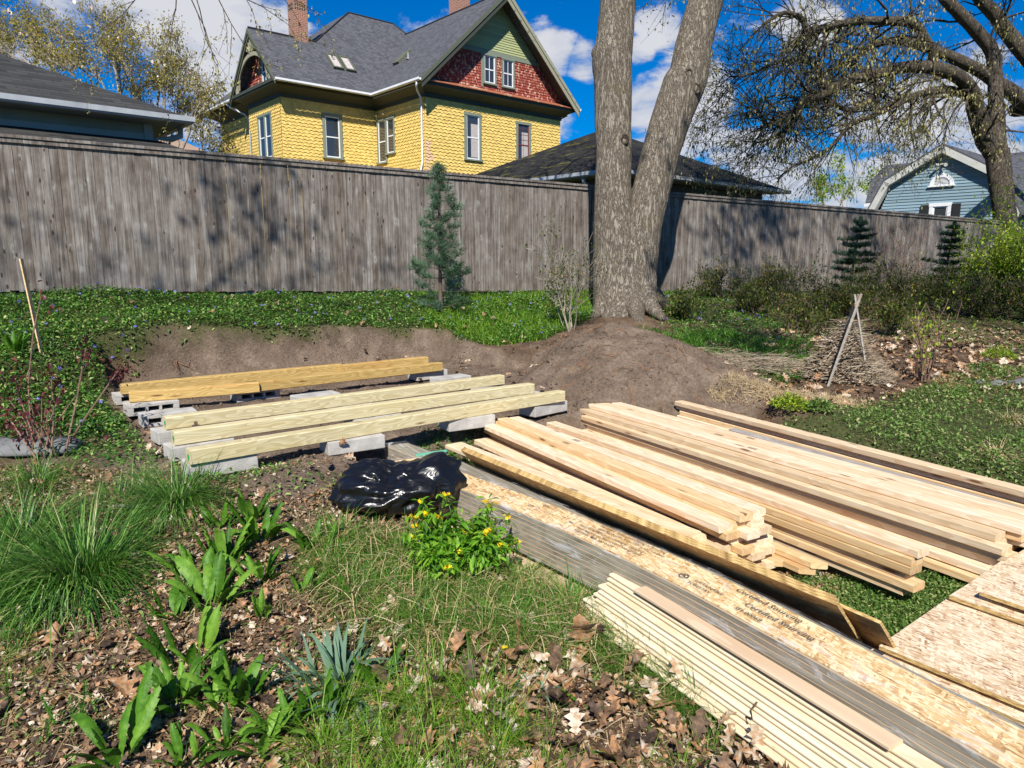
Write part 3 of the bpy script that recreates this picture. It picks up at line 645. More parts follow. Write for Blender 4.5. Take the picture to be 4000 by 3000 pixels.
for s_ in (-.8, 1.6, 4.0, 6.3, 8.70, 11.0, 13.4, 15.8, 18.2, 21.6):
    mb = MB(); z = FSL * s_; k = -.055 if s_ == 8.70 else .03
    mb.box((s_ - .045, k, z - .5), (s_ + .045, k + .09, z + 1.74), .3); mb.build('post', 'weathered_boards', fence)
mb = MB()
for z in (.3, 1.45):
    P = [(-3, .022, FSL*-3+z), (21.7, .022, FSL*21.7+z), (21.7, .06, FSL*21.7+z), (-3, .06, FSL*-3+z)]; Q = [(p[0], p[1], p[2] + .09) for p in P]
    mb.grid(P + Q, [(0,3,2,1),(4,5,6,7),(0,1,5,4),(1,2,6,5),(2,3,7,6),(3,0,4,7)], .3)
mb.build('back_rail', 'weathered_boards', fence)

# ================================================================== BUILDING HELPERS (local frame: x along the street wall, y away from it)
HR = radians(90 - 49.1)
def shingles(mb, u2p, u0, u1, z0, z1, row=.135, wd=.125, holes=(), inside=None, shape='stag', seed=1, th=.022):
    """u2p(u, z, n) -> local point; rows of separate tapered shingles"""
    rr = random.Random(seed); z = z0; k = 0
    while z < z1 - .01:
        u = u0 - (wd * .5 if k % 2 else 0); j = 0
        while u < u1 - .005:
            a = max(u, u0) + .0025; b_ = min(u + wd, u1) - .0025; 
            if b_ - a > .015:
                cu, cz = (a + b_) / 2, z + row / 2
                ok = not any(h[0] < cu < h[1] and h[2] < cz < h[3] for h in holes) and (inside is None or inside(cu, cz))
                if ok:
                    dz = (.034 if (j % 2) else 0) + rr.uniform(-.006, .006) if shape == 'stag' else rr.uniform(-.004, .004)
                    t_ = th + (.012 if shape == 'stag' else 0) + rr.uniform(-.004, .006); zt = min(z + row + .012, z1); zb = z - dz; r = rr.random()
                    if shape == 'stag': pts = [(a, zb, t_), (b_, zb, t_), (b_, zt, .004), (a, zt, .004)]
                    else:
                        m_ = row * .38; pts = [(a, zb + m_, t_), (a + wd * .2, zb + m_ * .25, t_), ((a + b_) / 2, zb, t_), (b_ - wd * .2, zb + m_ * .25, t_), (b_, zb + m_, t_), (b_, zt, .004), (a, zt, .004)]
                    nb = len(pts) - 2
                    V = [u2p(*p) for p in pts] + [u2p(p[0], p[1], .0) for p in pts[:nb]]; F = [tuple(range(len(pts)))]
                    for q in range(nb - 1): F.append((q + 1, q, len(pts) + q, len(pts) + q + 1))
                    mb.grid(V, F, r)
            u += wd; j += 1
        z += row; k += 1
def clapboards(mb, u2p, u0, u1, z0, z1, row, holes=(), edge=None, th=.016, seed=3):
    rr = random.Random(seed); z = z0
    while z < z1 - .01:
        zt = min(z + row + .004, z1)
        e0, e1 = (u0, u1) if edge is None else edge(z + row / 2)
        segs = [(e0, e1)]
        for h in holes:
            if h[2] < z + row / 2 < h[3]:
                ns = []
                for s0, s1 in segs:
                    if h[0] > s0: ns.append((s0, min(h[0], s1)))
                    if h[1] < s1: ns.append((max(h[1], s0), s1))
                segs = [q for q in ns if q[1] - q[0] > .02]
        for s0, s1 in segs:
            if s1 - s0 < .03: continue
            mb.grid([u2p(s0, z, th), u2p(s1, z, th), u2p(s1, zt, .003), u2p(s0, zt, .003), u2p(s0, z, 0), u2p(s1, z, 0)], [(0,1,2,3),(1,0,4,5)], rr.random())
        z += row
def slab(mb, poly, th, udir, r=0.5):
    P = [Vector(p) for p in poly]; n = (P[1] - P[0]).cross(P[2] - P[1]).normalized()
    if n.z < 0: P = P[::-1]; n = -n
    ud = Vector(udir).normalized(); vd = n.cross(ud).normalized()
    if vd.z < 0: vd = -vd
    Q = [p - n * th for p in P]; k = len(P)
    mb.face(P, r, [(p.dot(ud), p.dot(vd)) for p in P]); mb.face(Q[::-1], r, [(p.dot(ud), p.dot(vd)) for p in Q[::-1]])
    for i in range(k): j = (i + 1) % k; mb.face([P[j], P[i], Q[i], Q[j]], r, [(0, 0.05)] * 4)
def edge_run(mb, p0, p1, nrm, e0, e1, prof, r=.5):
    """profile (n, dz) swept p0->p1, mitred: e=+1 convex, -1 concave"""
    p0, p1, nrm = Vector(p0), Vector(p1), Vector(nrm); t_ = (p1 - p0).normalized(); k = len(prof)
    V = [p0 + nrm * n - t_ * e0 * n + Vector((0, 0, z)) for n, z in prof] + [p1 + nrm * n + t_ * e1 * n + Vector((0, 0, z)) for n, z in prof]
    mb.grid(V, [tuple(range(k)), tuple(range(k, 2 * k))[::-1]] + [((i + 1) % k, i, k + i, k + (i + 1) % k) for i in range(k)], r)
def window(parent, u2p, u0, u1, z0, z1, case='grey_green_trim', sash='white_trim', cw=.10, sw=.05, cols=1, sashes=1, rail=True, sill=True, curtain=False, grid=None):
    """casing+sash mesh named window, children pane"""
    def bx(mb, a, b_, c, d, n0, n1, mi=0):
        V = [u2p(a, c, n0), u2p(b_, c, n0), u2p(b_, d, n0), u2p(a, d, n0), u2p(a, c, n1), u2p(b_, c, n1), u2p(b_, d, n1), u2p(a, d, n1)]
        mb.grid(V, [(0,1,2,3),(4,7,6,5),(0,4,5,1),(1,5,6,2),(2,6,7,3),(3,7,4,0)], .5, mi)
    mb = MB()
    bx(mb, u0 - cw, u0, z0, z1, .0, .06); bx(mb, u1, u1 + cw, z0, z1, .0, .06); bx(mb, u0 - cw - .015, u1 + cw + .015, z1, z1 + cw, .0, .07)
    if sill: bx(mb, u0 - cw - .04, u1 + cw + .04, z0 - .06, z0, .0, .11)
    wsh = (u1 - u0 - (sashes - 1) * cw) / sashes; panes = []
    for k in range(sashes):
        a = u0 + k * (wsh + cw); b_ = a + wsh
        if k: bx(mb, a - cw, a, z0, z1, .0, .058)
        bx(mb, a, a + sw, z0, z1, -.04, .03, 1); bx(mb, b_ - sw, b_, z0, z1, -.04, .03, 1); bx(mb, a + sw, b_ - sw, z0, z0 + sw * 1.2, -.04, .03, 1); bx(mb, a + sw, b_ - sw, z1 - sw, z1, -.04, .03, 1)
        zm = (z0 + z1) / 2
        if rail: bx(mb, a + sw, b_ - sw, zm - sw * .5, zm + sw * .5, -.04, .028, 1)
        for c in range(1, cols):
            x = a + sw + (b_ - a - 2 * sw) * c / cols; bx(mb, x - .011, x + .011, z0 + sw, z1 - sw, -.04, .02, 1)
        if grid:
            for g in range(1, grid): 
                zz = zm + (z1 - zm) * g / grid; bx(mb, a + sw, b_ - sw, zz - .008, zz + .008, -.04, .02, 1)
        panes.append((a + sw, b_ - sw, z0 + sw, z1 - sw))
    wn = mb.build('window', [case, sash], parent)
    for a, b_, c, d in panes:
        mb = MB(); mb.grid([u2p(a, c, .006), u2p(b_, c, .006), u2p(b_, d, .006), u2p(a, d, .006)], [(0,1,2,3)]); mb.build('pane', 'window_glass', wn)
        if curtain:
            mb = MB(); n = 14; A_ = a + (b_ - a) * .35
            for i in range(n):
                x0 = A_ + (b_ - A_) * i / n; x1 = A_ + (b_ - A_) * (i + 1) / n; q0, q1 = .016 + .006 * (i % 2), .016 + .006 * ((i + 1) % 2)
                mb.grid([u2p(x0, c + .05, q0 - .006), u2p(x1, c + .05, q1 - .006), u2p(x1, d - .3, q1 - .006), u2p(x0, d - .3, q0 - .006)], [(0,1,2,3)])
            mb.build('curtain', 'curtain', wn)
    return wn
GUT = [(0.0, 0), (.10, 0), (.125, .03), (.125, .11), (.11, .115), (.10, .035), (.02, .03), (.02, .10), (0, .10)]

# ================================================================== YELLOW HOUSE
H = thing('yellow_house', 'yellow shingled Victorian house with steep grey roof and red gable above the fence', 'house', (-3.70, 31.62, 0.2), HR)
ZB = -0.2   # local z = world z - 0.2
def hz(z): return z - 0.2
def wA(y0):  return lambda u, z, n: (u, y0 - n, hz(z))        # faces -y
def wB(x0):  return lambda u, z, n: (x0 - n, u, hz(z))        # faces -x ; u = y
EZ = 8.62
mb = MB()
mb.box((0, 0, 0), (8.05, 12.5, hz(8.6))); mb.box((-4.6, 4.0, 0), (-.001, 7.5, hz(8.6))); mb.box((-4.15, 7.501, 0), (-.002, 12.4, hz(8.6)))
mb.build('house_body', 'yellow_paint', H)
mb = MB()
faded1 = lambda u, z: (u < .28 + .1 * sin(z * 9) and z < 6.35) or (u < .9 + .2 * sin(u * 20) and z < 5.35)
faded3 = lambda u, z: -3.15 < u < -1.45 and z < 5.75 - .25 * abs(u + 2.2)
win1 = [(2.06, 3.04, 5.72, 7.80), (5.10, 6.08, 5.72, 7.80)]
shingles(mb, wA(0), 0, 8.05, 4.5, 8.16, holes=win1, inside=lambda u, z: not faded1(u, z), seed=1)
shingles(mb, wB(0), 0, 3.97, 4.5, 8.16, holes=[(2.36, 3.12, 6.05, 7.75), (3.05, 3.93, 5.70, 7.78)], seed=2)
shingles(mb, wA(4.0), -4.6, 0, 4.5, 8.16, holes=[(-2.78, -1.78, 5.75, 7.80)], inside=lambda u, z: not faded3(u, z), seed=3)
shingles(mb, wB(-4.6), 4.0, 7.5, 4.5, 8.16, holes=[(4.97, 6.46, 5.70, 7.72)], seed=4)
shingles(mb, wB(-4.15), 7.5, 12.4, 4.5, 8.16, seed=5)
mb.build('shingle_siding', 'yellow_paint', H)
mb = MB()
shingles(mb, wA(0), 0, 8.05, 4.5, 8.16, holes=win1, inside=faded1, seed=1)
shingles(mb, wA(4.0), -4.6, 0, 4.5, 8.16, holes=[(-2.78, -1.78, 5.75, 7.80)], inside=faded3, seed=3)
mb.build('faded_siding', 'faded_pink_paint', H)['label'] = 'pink faded shingle patches low on the walls'
# cornice
CP = [(0, 8.14), (.05, 8.14), (.05, 8.30), (.13, 8.34), (.34, 8.46), (.50, 8.52), (.52, 8.66), (0, 8.66)]
CPl = [(n, hz(z)) for n, z in CP]
for nm, p0, p1, nr, e0, e1 in (('g', (0,0,0), (8.05,0,0), (0,-1,0), 1, 1), ('b', (0,4.0,0), (0,0,0), (-1,0,0), -1, 1), ('c', (-4.6,4.0,0), (0,4.0,0), (0,-1,0), 1, -1), ('d', (-4.6,7.5,0), (-4.6,4.0,0), (-1,0,0), 1, 1), ('e', (8.05,0,0), (8.05,12.5,0), (1,0,0), 1, 1), ('f', (-4.15,12.4,0), (-4.15,8.1,0), (-1,0,0), 1, 0)):
    mb = MB(); edge_run(mb, p0, p1, nr, e0, e1, CPl); mb.build('cornice', 'dark_green_trim', H)
# roofs
mb = MB(); e = .62; RS = .93; RA = 4.02; RZ = 8.72 + (RA + e) * RS
def R_(p): return (p[0], p[1], hz(p[2]))
S = lambda y: 8.70 + (y - 3.25)
slab(mb, [R_(p) for p in [(-e, -.72, 8.72), (RA, -.72, RZ), (RA, 8.2, RZ), (-e, 8.2, 8.72)]], .10, (0, 1, 0))
slab(mb, [R_(p) for p in [(RA, -.72, RZ), (8.05 + e, -.72, 8.72), (8.05 + e, 9, 8.72), (RA, 9, RZ)]], .10, (0, 1, 0))
slab(mb, [R_(p) for p in [(-5.15, 3.25, S(3.25)), (7.8, 3.25, S(3.25)), (3.65, 8.2, S(8.2)), (1.05, 8.2, S(8.2)), (-2.05, 5.7, S(5.7)), (-5.15, 5.7, S(5.7))]], .10, (1, 0, 0))
slab(mb, [R_(p) for p in [(-5.15, 5.7, S(5.7)), (-1.6, 5.7, S(5.7)), (-1.6, 8.3, S(3.1)), (-5.15, 8.3, S(3.1))]], .10, (1, 0, 0))
slab(mb, [R_(p) for p in [(1.05, 8.2, S(8.2)), (-2.05, 5.7, S(5.7)), (-5.0, 5.7, 8.74), (-5.0, 13, 8.74), (1.05, 10.2, S(8.2))]], .08, (0, 1, 0))
slab(mb, [R_(p) for p in [(3.65, 8.2, S(8.2)), (3.65, 10.2, S(8.2)), (8.4, 13, 8.74), (8.4, 3.3, 8.74)]], .08, (0, 1, 0))
slab(mb, [R_(p) for p in [(1.05, 8.2, S(8.2)), (3.65, 8.2, S(8.2)), (3.65, 10.2, S(8.2)), (1.05, 10.2, S(8.2))]], .05, (1, 0, 0))
slab(mb, [R_(p) for p in [(1.05, 10.2, S(8.2)), (3.65, 10.2, S(8.2)), (8.4, 13, 8.74), (-5.0, 13, 8.74)]], .08, (1, 0, 0))
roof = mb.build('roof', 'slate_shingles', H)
mb = MB(); mb.tube([R_((RA, -.72, RZ + .01)), R_((RA, 7.7, RZ + .01))], .05, 6); mb.tube([R_((-5.15, 5.7, S(5.7) + .01)), R_((-2.05, 5.7, S(5.7) + .01)), R_((1.05, 8.2, S(8.2) + .01)), R_((3.65, 8.2, S(8.2) + .01)), R_((4.3, 7.5, S(7.5)))], .045, 6)
mb.build('ridge_cap', 'slate_shingles', roof)
for (x0, x1) in ((-1.93, -1.42), (-1.30, -.80)):
    mb = MB(); y0, y1 = 4.30, 5.05
    P = [(x0, y0), (x1, y0), (x1, y1), (x0, y1)]; nn = Vector((0, -1, 1)).normalized()
    lo = [Vector((x, y, hz(S(y)))) for x, y in P]; hi = [p + nn * .11 for p in lo]
    inn = [Vector((x0 + .06, y0 + .06, 0)), Vector((x1 - .06, y0 + .06, 0)), Vector((x1 - .06, y1 - .06, 0)), Vector((x0 + .06, y1 - .06, 0))]
    hi2 = [Vector((p.x, p.y, hz(S(p.y)))) + nn * .11 for p in inn]; md = [Vector((p.x, p.y, hz(S(p.y)))) + nn * .07 for p in inn]
    V = lo + hi + hi2 + md; F = []
    for i in range(4): j = (i + 1) % 4; F += [(i, j, 4 + j, 4 + i), (4 + i, 4 + j, 8 + j, 8 + i), (8 + i, 8 + j, 12 + j, 12 + i)]
    mb.grid(V, F); sk = mb.build('skylight', 'olive_trim', H); mb = MB(); mb.grid(md, [(0,1,2,3)]); mb.build('pane', 'curtain', sk)
mb = MB(); nn = Vector((-RS, 0, 1)).normalized()   # skylight on the gable wing slope
def RP(x, y): return Vector((x, y, hz(8.72 + (x + e) * RS)))
lo = [RP(1.15, 4.2), RP(1.85, 4.2), RP(1.85, 3.7), RP(1.15, 3.7)]; hi = [p + nn * .12 for p in lo]
mb.grid(lo + hi, [(0,1,5,4),(1,2,6,5),(2,3,7,6),(3,0,4,7),(4,5,6,7)]); mb.build('skylight', 'olive_trim', H)
mb = MB(); p = RP(1.25, 3.1); mb.tube([p, p + Vector((0, 0, .28))], .045, 8); mb.tube([p + Vector((0, 0, .0)), p + Vector((0, 0, .06))], [.11, .05], 8); mb.build('vent_pipe', 'metal_grey', H)
# gutters and downspouts
for p0, p1, nr, e0, e1 in (((-5.15, 3.25, 0), (-.62, 3.25, 0), (0,-1,0), 0, -1), ((-.62, 3.25, 0), (-.62, -.72, 0), (-1,0,0), -1, 0), ((-5.0, 12.9, 0), (-5.0, 8.35, 0), (-1,0,0), 0, 0), ((8.05 + e, -.72, 0), (8.05 + e, 9, 0), (1, 0, 0), 0, 0)):
    mb = MB(); edge_run(mb, p0, p1, nr, e0, e1, [(n, hz(8.58) + z) for n, z in GUT]); mb.build('gutter', 'white_trim', H)
mb = MB(); mb.tube([(-.66, -.45, hz(8.58)), (-.66, -.40, hz(8.42)), (-.50, -.2, hz(8.3)), (-.16, .06, hz(8.1)), (-.10, .10, hz(7.9)), (-.10, .10, hz(5.5)), (-.22, .10, hz(5.0)), (-.26, .10, hz(4.3))], .042, 8); mb.build('downspout', 'white_trim', H, smooth=True)
mb = MB(); mb.tube([(-5.05, 9.0, hz(8.56)), (-4.9, 8.9, hz(8.4)), (-4.4, 8.5, hz(8.1)), (-4.25, 8.4, hz(7.8)), (-4.25, 8.4, hz(4.3))], .045, 8); mb.build('downspout', 'white_trim', H, smooth=True)
mb = MB(); mb.tube([(-4.68, 7.3, hz(7.1)), (-4.68, 7.3, hz(4.3))], .025, 6); mb.build('drain_pipe', 'metal_grey', H); mb = MB(); mb.tube([(8.75, .2, hz(8.5)), (8.5, .4, hz(8.35)), (8.2, .4, hz(8.1)), (8.15, .4, hz(5))], .04, 6); mb.build('drain_pipe', 'metal_grey', H)
# corner boards of broken shingle edges
mb = MB()
# windows
window(H, wA(0), 2.19, 2.91, 5.80, 7.68, cw=.12, curtain=True); w_ = window(H, wA(0), 5.24, 5.94, 5.80, 7.66, cw=.12, sash='maroon_sash', curtain=True, cols=2, grid=4)
window(H, wA(4.0), -2.62, -1.92, 5.86, 7.62, cw=.13)
window(H, wB(0), 3.16, 3.80, 5.80, 7.64, cw=.09); window(H, wB(0), 2.45, 3.03, 6.14, 7.64, cw=.08)
window(H, wB(-4.6), 5.06, 6.36, 5.80, 7.60, cw=.10, sashes=2)
# security lamps
for y in (3.72, 3.10):
    mb = MB(); mb.tube([(-.02, y, hz(8.02)), (-.10, y, hz(8.0)), (-.16, y - .03, hz(7.90))], .02, 6); mb.tube([(-.14, y - .02, hz(7.95)), (-.19, y - .05, hz(7.83))], [.03, .055], 8); mb.build('flood_lamp', 'metal_grey', H)
# right gable
GB = lambda z: ((z - 8.72) / RS - e + .10)      # x of left roof underside at height z
mb = MB(); zt = RZ - .25
mb.grid([(GB(8.7) , .0, hz(8.66)), (8.05 - GB(8.7), .0, hz(8.66)), (RA, .0, hz(RZ - .12)), (GB(8.7), .2, hz(8.66)), (8.05 - GB(8.7), .2, hz(8.66)), (RA, .2, hz(RZ - .12))], [(0,1,2),(5,4,3),(0,3,4,1),(1,4,5,2),(2,5,3,0)])
mb.build('gable_wall', 'olive_trim', H)
inR = lambda u, z: GB(z) + .12 < u < 8.05 - GB(z) - .12
mb = MB(); shingles(mb, wA(0), 0, 8.05, 8.93, 10.40, row=.115, wd=.105, holes=[(3.10, 3.92, 9.1, 10.5), (4.22, 5.04, 9.1, 10.5)], inside=inR, shape='round', seed=8, th=.03); mb.build('red_shingles', 'red_paint', H)
mb = MB(); clapboards(mb, wA(0), 0, 8.05, 10.62, RZ - .2, .105, edge=lambda z: (GB(z) + .1, 8.05 - GB(z) - .1), th=.028); mb.build('clapboards', 'sage_paint', H)
mb = MB(); mb.box((GB(10.5) + .05, -.045, hz(10.41)), (8.05 - GB(10.5) - .05, -.001, hz(10.60))); mb.box((3.05, -.04, hz(9.0)), (3.16, -.002, hz(10.408))); mb.build('band_board', 'grey_green_trim', H)
window(H, wA(0), 3.23, 3.84, 9.20, 10.36, cw=.07, cols=2); window(H, wA(0), 4.33, 4.94, 9.20, 10.36, cw=.07, cols=2)
mb = MB(); xs = np.linspace(-.4, 8.45, 15)
for i in range(14): mb.face([(xs[i], -.60, hz(8.69)), (xs[i + 1], -.60, hz(8.69)), (xs[i + 1], -.01, hz(8.93)), (xs[i], -.01, hz(8.93))], random.random())
mb.grid([(-.4, -.60, hz(8.69)), (8.45, -.60, hz(8.69)), (8.45, -.60, hz(8.66)), (-.4, -.60, hz(8.66)), (-.4, -.01, hz(8.66)), (8.45, -.01, hz(8.66))], [(0,3,2,1),(3,4,5,2)]); mb.build('flashing', 'rusty_flashing', H)
def rake(p0, p1, dep, y0, y1, mat, name='rake_board'):
    mb = MB(); p0, p1 = Vector(p0), Vector(p1); d_ = Vector((0, 0, -dep))
    for a_, q in ((y0, y1),):
        V = [p0 + Vector((0, a_, 0)), p1 + Vector((0, a_, 0)), p1 + d_ + Vector((0, a_, 0)), p0 + d_ + Vector((0, a_, 0))]; W_ = [v + Vector((0, q - a_, 0)) for v in V]
        mb.grid(V + W_, [(0,1,2,3),(7,6,5,4),(0,4,5,1),(1,5,6,2),(2,6,7,3),(3,7,4,0)])
    return mb.build(name, mat, H)
for sg, mt1, mt2 in ((1, 'dark_green_trim', 'olive_trim'), (-1, 'rake_trim', 'rake_trim')):
    X = lambda x: x if sg == 1 else 8.05 - x
    ap = (RA if sg == 1 else RA + .02)
    rake((X(-e - .02), 0, hz(8.705)), (ap, 0, hz(RZ - .015)), .20, -.76, -.725, mt2); rake((X(-e + .03), 0, hz(8.68 - .14)), (ap, 0, hz(RZ - .20)), .24, -.722, -.68, mt1)
    mb = MB(); mb.grid([(X(-e + .1), -.675, hz(8.62)), (ap, -.675, hz(RZ - .12)), (ap, -.02, hz(RZ - .12)), (X(-e + .1), -.02, hz(8.62))], [(0,1,2,3)]); mb.build('soffit', 'dark_green_trim', H)
# left gable (faces -x) : truss with arch and fan
mb = MB(); gy0, gy1, gyc, gzt = 3.4, 8.0, 5.7, S(5.7) - .15
mb.grid([(-4.6, gy0, hz(8.66)), (-4.6, gy1, hz(8.66)), (-4.6, gyc, hz(gzt)), (-4.4, gy0, hz(8.66)), (-4.4, gy1, hz(8.66)), (-4.4, gyc, hz(gzt))], [(0,2,1),(3,4,5),(0,1,4,3),(1,2,5,4),(2,0,3,5)]); mb.build('gable_wall', 'dark_green_trim', H)
mb = MB(); shingles(mb, wB(-4.6), 3.6, 7.8, 8.74, 10.6, row=.115, wd=.105, holes=[(4.95, 5.75, 8.8, 9.95)], inside=lambda u, z: abs(u - 5.7) < (gzt - z) - .1, shape='round', seed=12, th=.03); mb.build('red_shingles', 'red_paint', H)
window(H, wB(-4.6), 5.02, 5.68, 8.95, 9.85, cw=.07, cols=2)
mb = MB(); n = 16; xo = -5.1
def TP(y, z, x): return (x, y, hz(z))
arc = [(gyc + 1.55 * cos(pi - pi * i / n), 8.85 + 1.15 * sin(pi * i / n)) for i in range(n + 1)]
for i in range(n):
    (y0, z0), (y1, z1) = arc[i], arc[i + 1]; z0o, z1o = z0 + .16, z1 + .16
    mb.grid([TP(y0, z0, xo), TP(y1, z1, xo), TP(y1, z1o, xo), TP(y0, z0o, xo), TP(y0, z0, xo + .06), TP(y1, z1, xo + .06), TP(y1, z1o, xo + .06), TP(y0, z0o, xo + .06)], [(0,3,2,1),(4,5,6,7),(0,1,5,4),(3,7,6,2)])
for k in range(7):
    a = radians(90 + (k - 3) * 19); L_ = .92 if abs(k - 3) < 2 else .62
    c0 = Vector((xo + .02, gyc + .12 * cos(a), hz(10.1 + .12 * sin(a)))); c1 = Vector((xo + .02, gyc + L_ * cos(a) * .8, hz(10.1 + L_ * sin(a) * .62))); mb.tube([c0, c1], [.03, .055], 4)
mb.box((xo, gy0 + .35, hz(8.72)), (xo + .08, gy0 + .55, hz(9.15))); mb.box((xo, gy1 - .55, hz(8.72)), (xo + .08, gy1 - .35, hz(9.15))); mb.build('gable_truss', 'rake_trim', H)
for yy, zz0, zz1 in ((3.22, 8.66, S(5.7) - .03), (8.28, 8.56, S(5.7) - .03)):
    mb = MB()
    for (dy, dep, x0, x1) in ((0, .20, -5.20, -5.155), (.0, .34, -5.153, -5.11)):
        V = [(x0, yy, hz(zz0)), (x0, gyc, hz(zz1)), (x0, gyc, hz(zz1 - dep)), (x0, yy, hz(zz0 - dep * .6))]; W_ = [(x1, v[1], v[2]) for v in V]
        mb.grid(V + W_, [(0,3,2,1),(4,5,6,7),(0,1,5,4),(1,2,6,5),(2,3,7,6),(3,0,4,7)])
    mb.build('rake_board', 'olive_trim', H)
mb = MB(); mb.box((-5.15, 3.3, hz(8.60)), (-4.62, 8.2, hz(8.72))); mb.build('gable_sill', 'dark_green_trim', H)
# chimneys
def chimney(x0, x1, y0, y1, z0, z1, holes=False):
    mb = MB(); mb.box((x0, y0, hz(z0)), (x1, y1, hz(z1))); mb.box((x0 - .05, y0 - .05, hz(z1 - .5)), (x1 + .05, y1 + .05, hz(z1 - .3))); mb.box((x0 - .05, y0 - .05, hz(z1 + .002)), (x1 + .05, y1 + .05, hz(z1 + .15)))
    c = mb.build('chimney', 'chimney_brick', roof)
    if holes:
        mb = MB()
        for k, zz in enumerate((12.32, 12.48)):
            for i in range(5):
                xx = x0 + .06 + i * (x1 - x0 - .12) / 5; mb.box((xx, y0 - .012, hz(zz)), (xx + .055, y0 - .001, hz(zz + .09)))
                yy = y0 + .06 + i * (y1 - y0 - .12) / 5; mb.box((x0 - .012, yy, hz(zz)), (x0 - .001, yy + .055, hz(zz + .09)))
        mb.build('vent_holes', 'dark_green_trim', roof)
chimney(-3.10, -2.45, 5.55, 6.15, 10.7, 14.2, True); chimney(4.35, 5.1, 3.4, 4.1, 12.2, 15.2)

# ================================================================== RIGHT GARAGE (mossy pyramid roof)
N0 = Vector((2.45, 17.63, 0.45))
G2 = thing('stone_garage', 'dark stone garage with mossy hipped shingle roof behind the double tree trunk', 'garage', tuple(N0), HR)
ez = 3.47 - .45; ap = (4.0, 4.0, ez + 4.0 * .47)
mb = MB(); mb.box((.5, .5, -.6), (7.6, 7.6, ez - .02)); mb.build('wall', 'stone_block', G2)
ov = [(0, 0, ez), (8.1, 0, ez), (8.1, 8.1, ez), (0, 8.1, ez)]
mb = MB()
for i, (r_, ud) in enumerate(((.12, (1,0,0)), (.1, (0,1,0)), (.1, (1,0,0)), (1.0, (0,1,0)))): slab(mb, [ov[i], ov[(i + 1) % 4], ap], .06, ud, r_)
mb.build('roof', 'dark_shingles', G2)
mb = MB(); mb.box((.05, .05, ez - .12), (8.05, .48, ez - .075)); mb.box((.05, .482, ez - .12), (.48, 8.05, ez - .075)); mb.build('soffit', 'soffit_wall', G2)
for p0, p1, nr, e0, e1 in (((0, 0, 0), (8.1, 0, 0), (0,-1,0), 1, 1), ((0, 8.1, 0), (0, 0, 0), (-1,0,0), 1, 1)):
    mb = MB(); edge_run(mb, p0, p1, nr, e0, e1, [(n, ez - .13 + z) for n, z in GUT]); mb.build('gutter', 'grey_gutter', G2)
mb = MB(); mb.tube([(-.02, 1.0, ez - .12), (.0, 1.0, ez - .25), (.3, 1.0, ez - .38), (.42, 1.0, ez - .5), (.42, 1.0, .2)], .05, 8); mb.build('downspout', 'metal_grey', G2, smooth=True)
window(G2, lambda u, z, n: (u, .5 - n, z), 3.6, 4.9, 1.6, 2.55, case='black_shutter', sash='black_shutter', cw=.06, cols=2, rail=False)

# ================================================================== LEFT GARAGE
E0 = Vector((-5.75, 13.12, 0.9))
G1 = thing('grey_garage', 'garage with grey hipped shingle roof and white gutter at the far left behind the fence', 'garage', tuple(E0), HR)
ez = 3.78 - .9; L = 9.0
mb = MB(); slab(mb, [(-L, 0, ez), (0, 0, ez), (-4.5, 4.5, ez + 2.1), (-L + 4.5 - .01, 4.5, ez + 2.1)], .05, (1, 0, 0)); slab(mb, [(0, 0, ez), (0, L, ez), (-4.5, 4.5, ez + 2.1)], .05, (0, 1, 0))
slab(mb, [(0, L, ez), (-L, L, ez), (-4.5, 4.5, ez + 2.1)], .05, (1, 0, 0)); slab(mb, [(-L, L, ez), (-L, 0, ez), (-4.5, 4.5, ez + 2.1)], .05, (0, 1, 0))
mb.build('roof', 'grey_shingles', G1)
mb = MB(); mb.box((-L + .5, .5, -.8), (-.45, L - .5, ez - .1)); mb.build('wall', 'soffit_wall', G1)
mb = MB(); mb.box((-L + .4, .47, ez - .42), (-.58, .498, ez - .30)); mb.box((-.575, .46, ez - .75), (-.43, .499, ez - .12)); mb.build('trim', 'grey_fascia', G1)
mb = MB(); mb.box((-L, .02, ez - .13), (-.02, .455, ez - .09)); mb.box((-.44, .457, ez - .13), (-.02, L, ez - .09)); mb.build('soffit', 'soffit_wall', G1)
mb = MB(); edge_run(mb, (-L, 0, 0), (0, 0, 0), (0, -1, 0), 0, 1, [(n, ez - .13 + z) for n, z in GUT]); mb.build('gutter', 'grey_gutter', G1)
mb = MB(); edge_run(mb, (0, 0, 0), (0, L, 0), (1, 0, 0), 1, 0, [(n, ez - .13 + z) for n, z in GUT]); mb.build('gutter', 'grey_gutter', G1)
mb = MB(); mb.tube([(.06, .55, ez - .12), (.06, .55, ez - .26), (-.1, .55, ez - .33), (-.38, .55, ez - .36), (-.40, .55, 0)], .055, 8); mb.build('downspout', 'grey_gutter', G1, smooth=True)
mb = MB(); slab(mb, [(-L, -1.5, ez - .95), (.12, -1.5, ez - .95), (-.32, .46, ez - .40), (-L, .46, ez - .40)], .05, (1, 0, 0)); slab(mb, [(.12, -1.5, ez - .95), (.25, 1.5, ez - .95), (-.32, .46, ez - .40)], .05, (0, 1, 0)); mb.build('porch_roof', 'grey_shingles', G1)
mb = MB()
for x in (-.1, -3.0, -6.0): mb.box((x - .06, -1.35, -1.2), (x + .06, -1.23, ez - 1.0))
mb.build('porch_post', 'grey_fascia', G1)

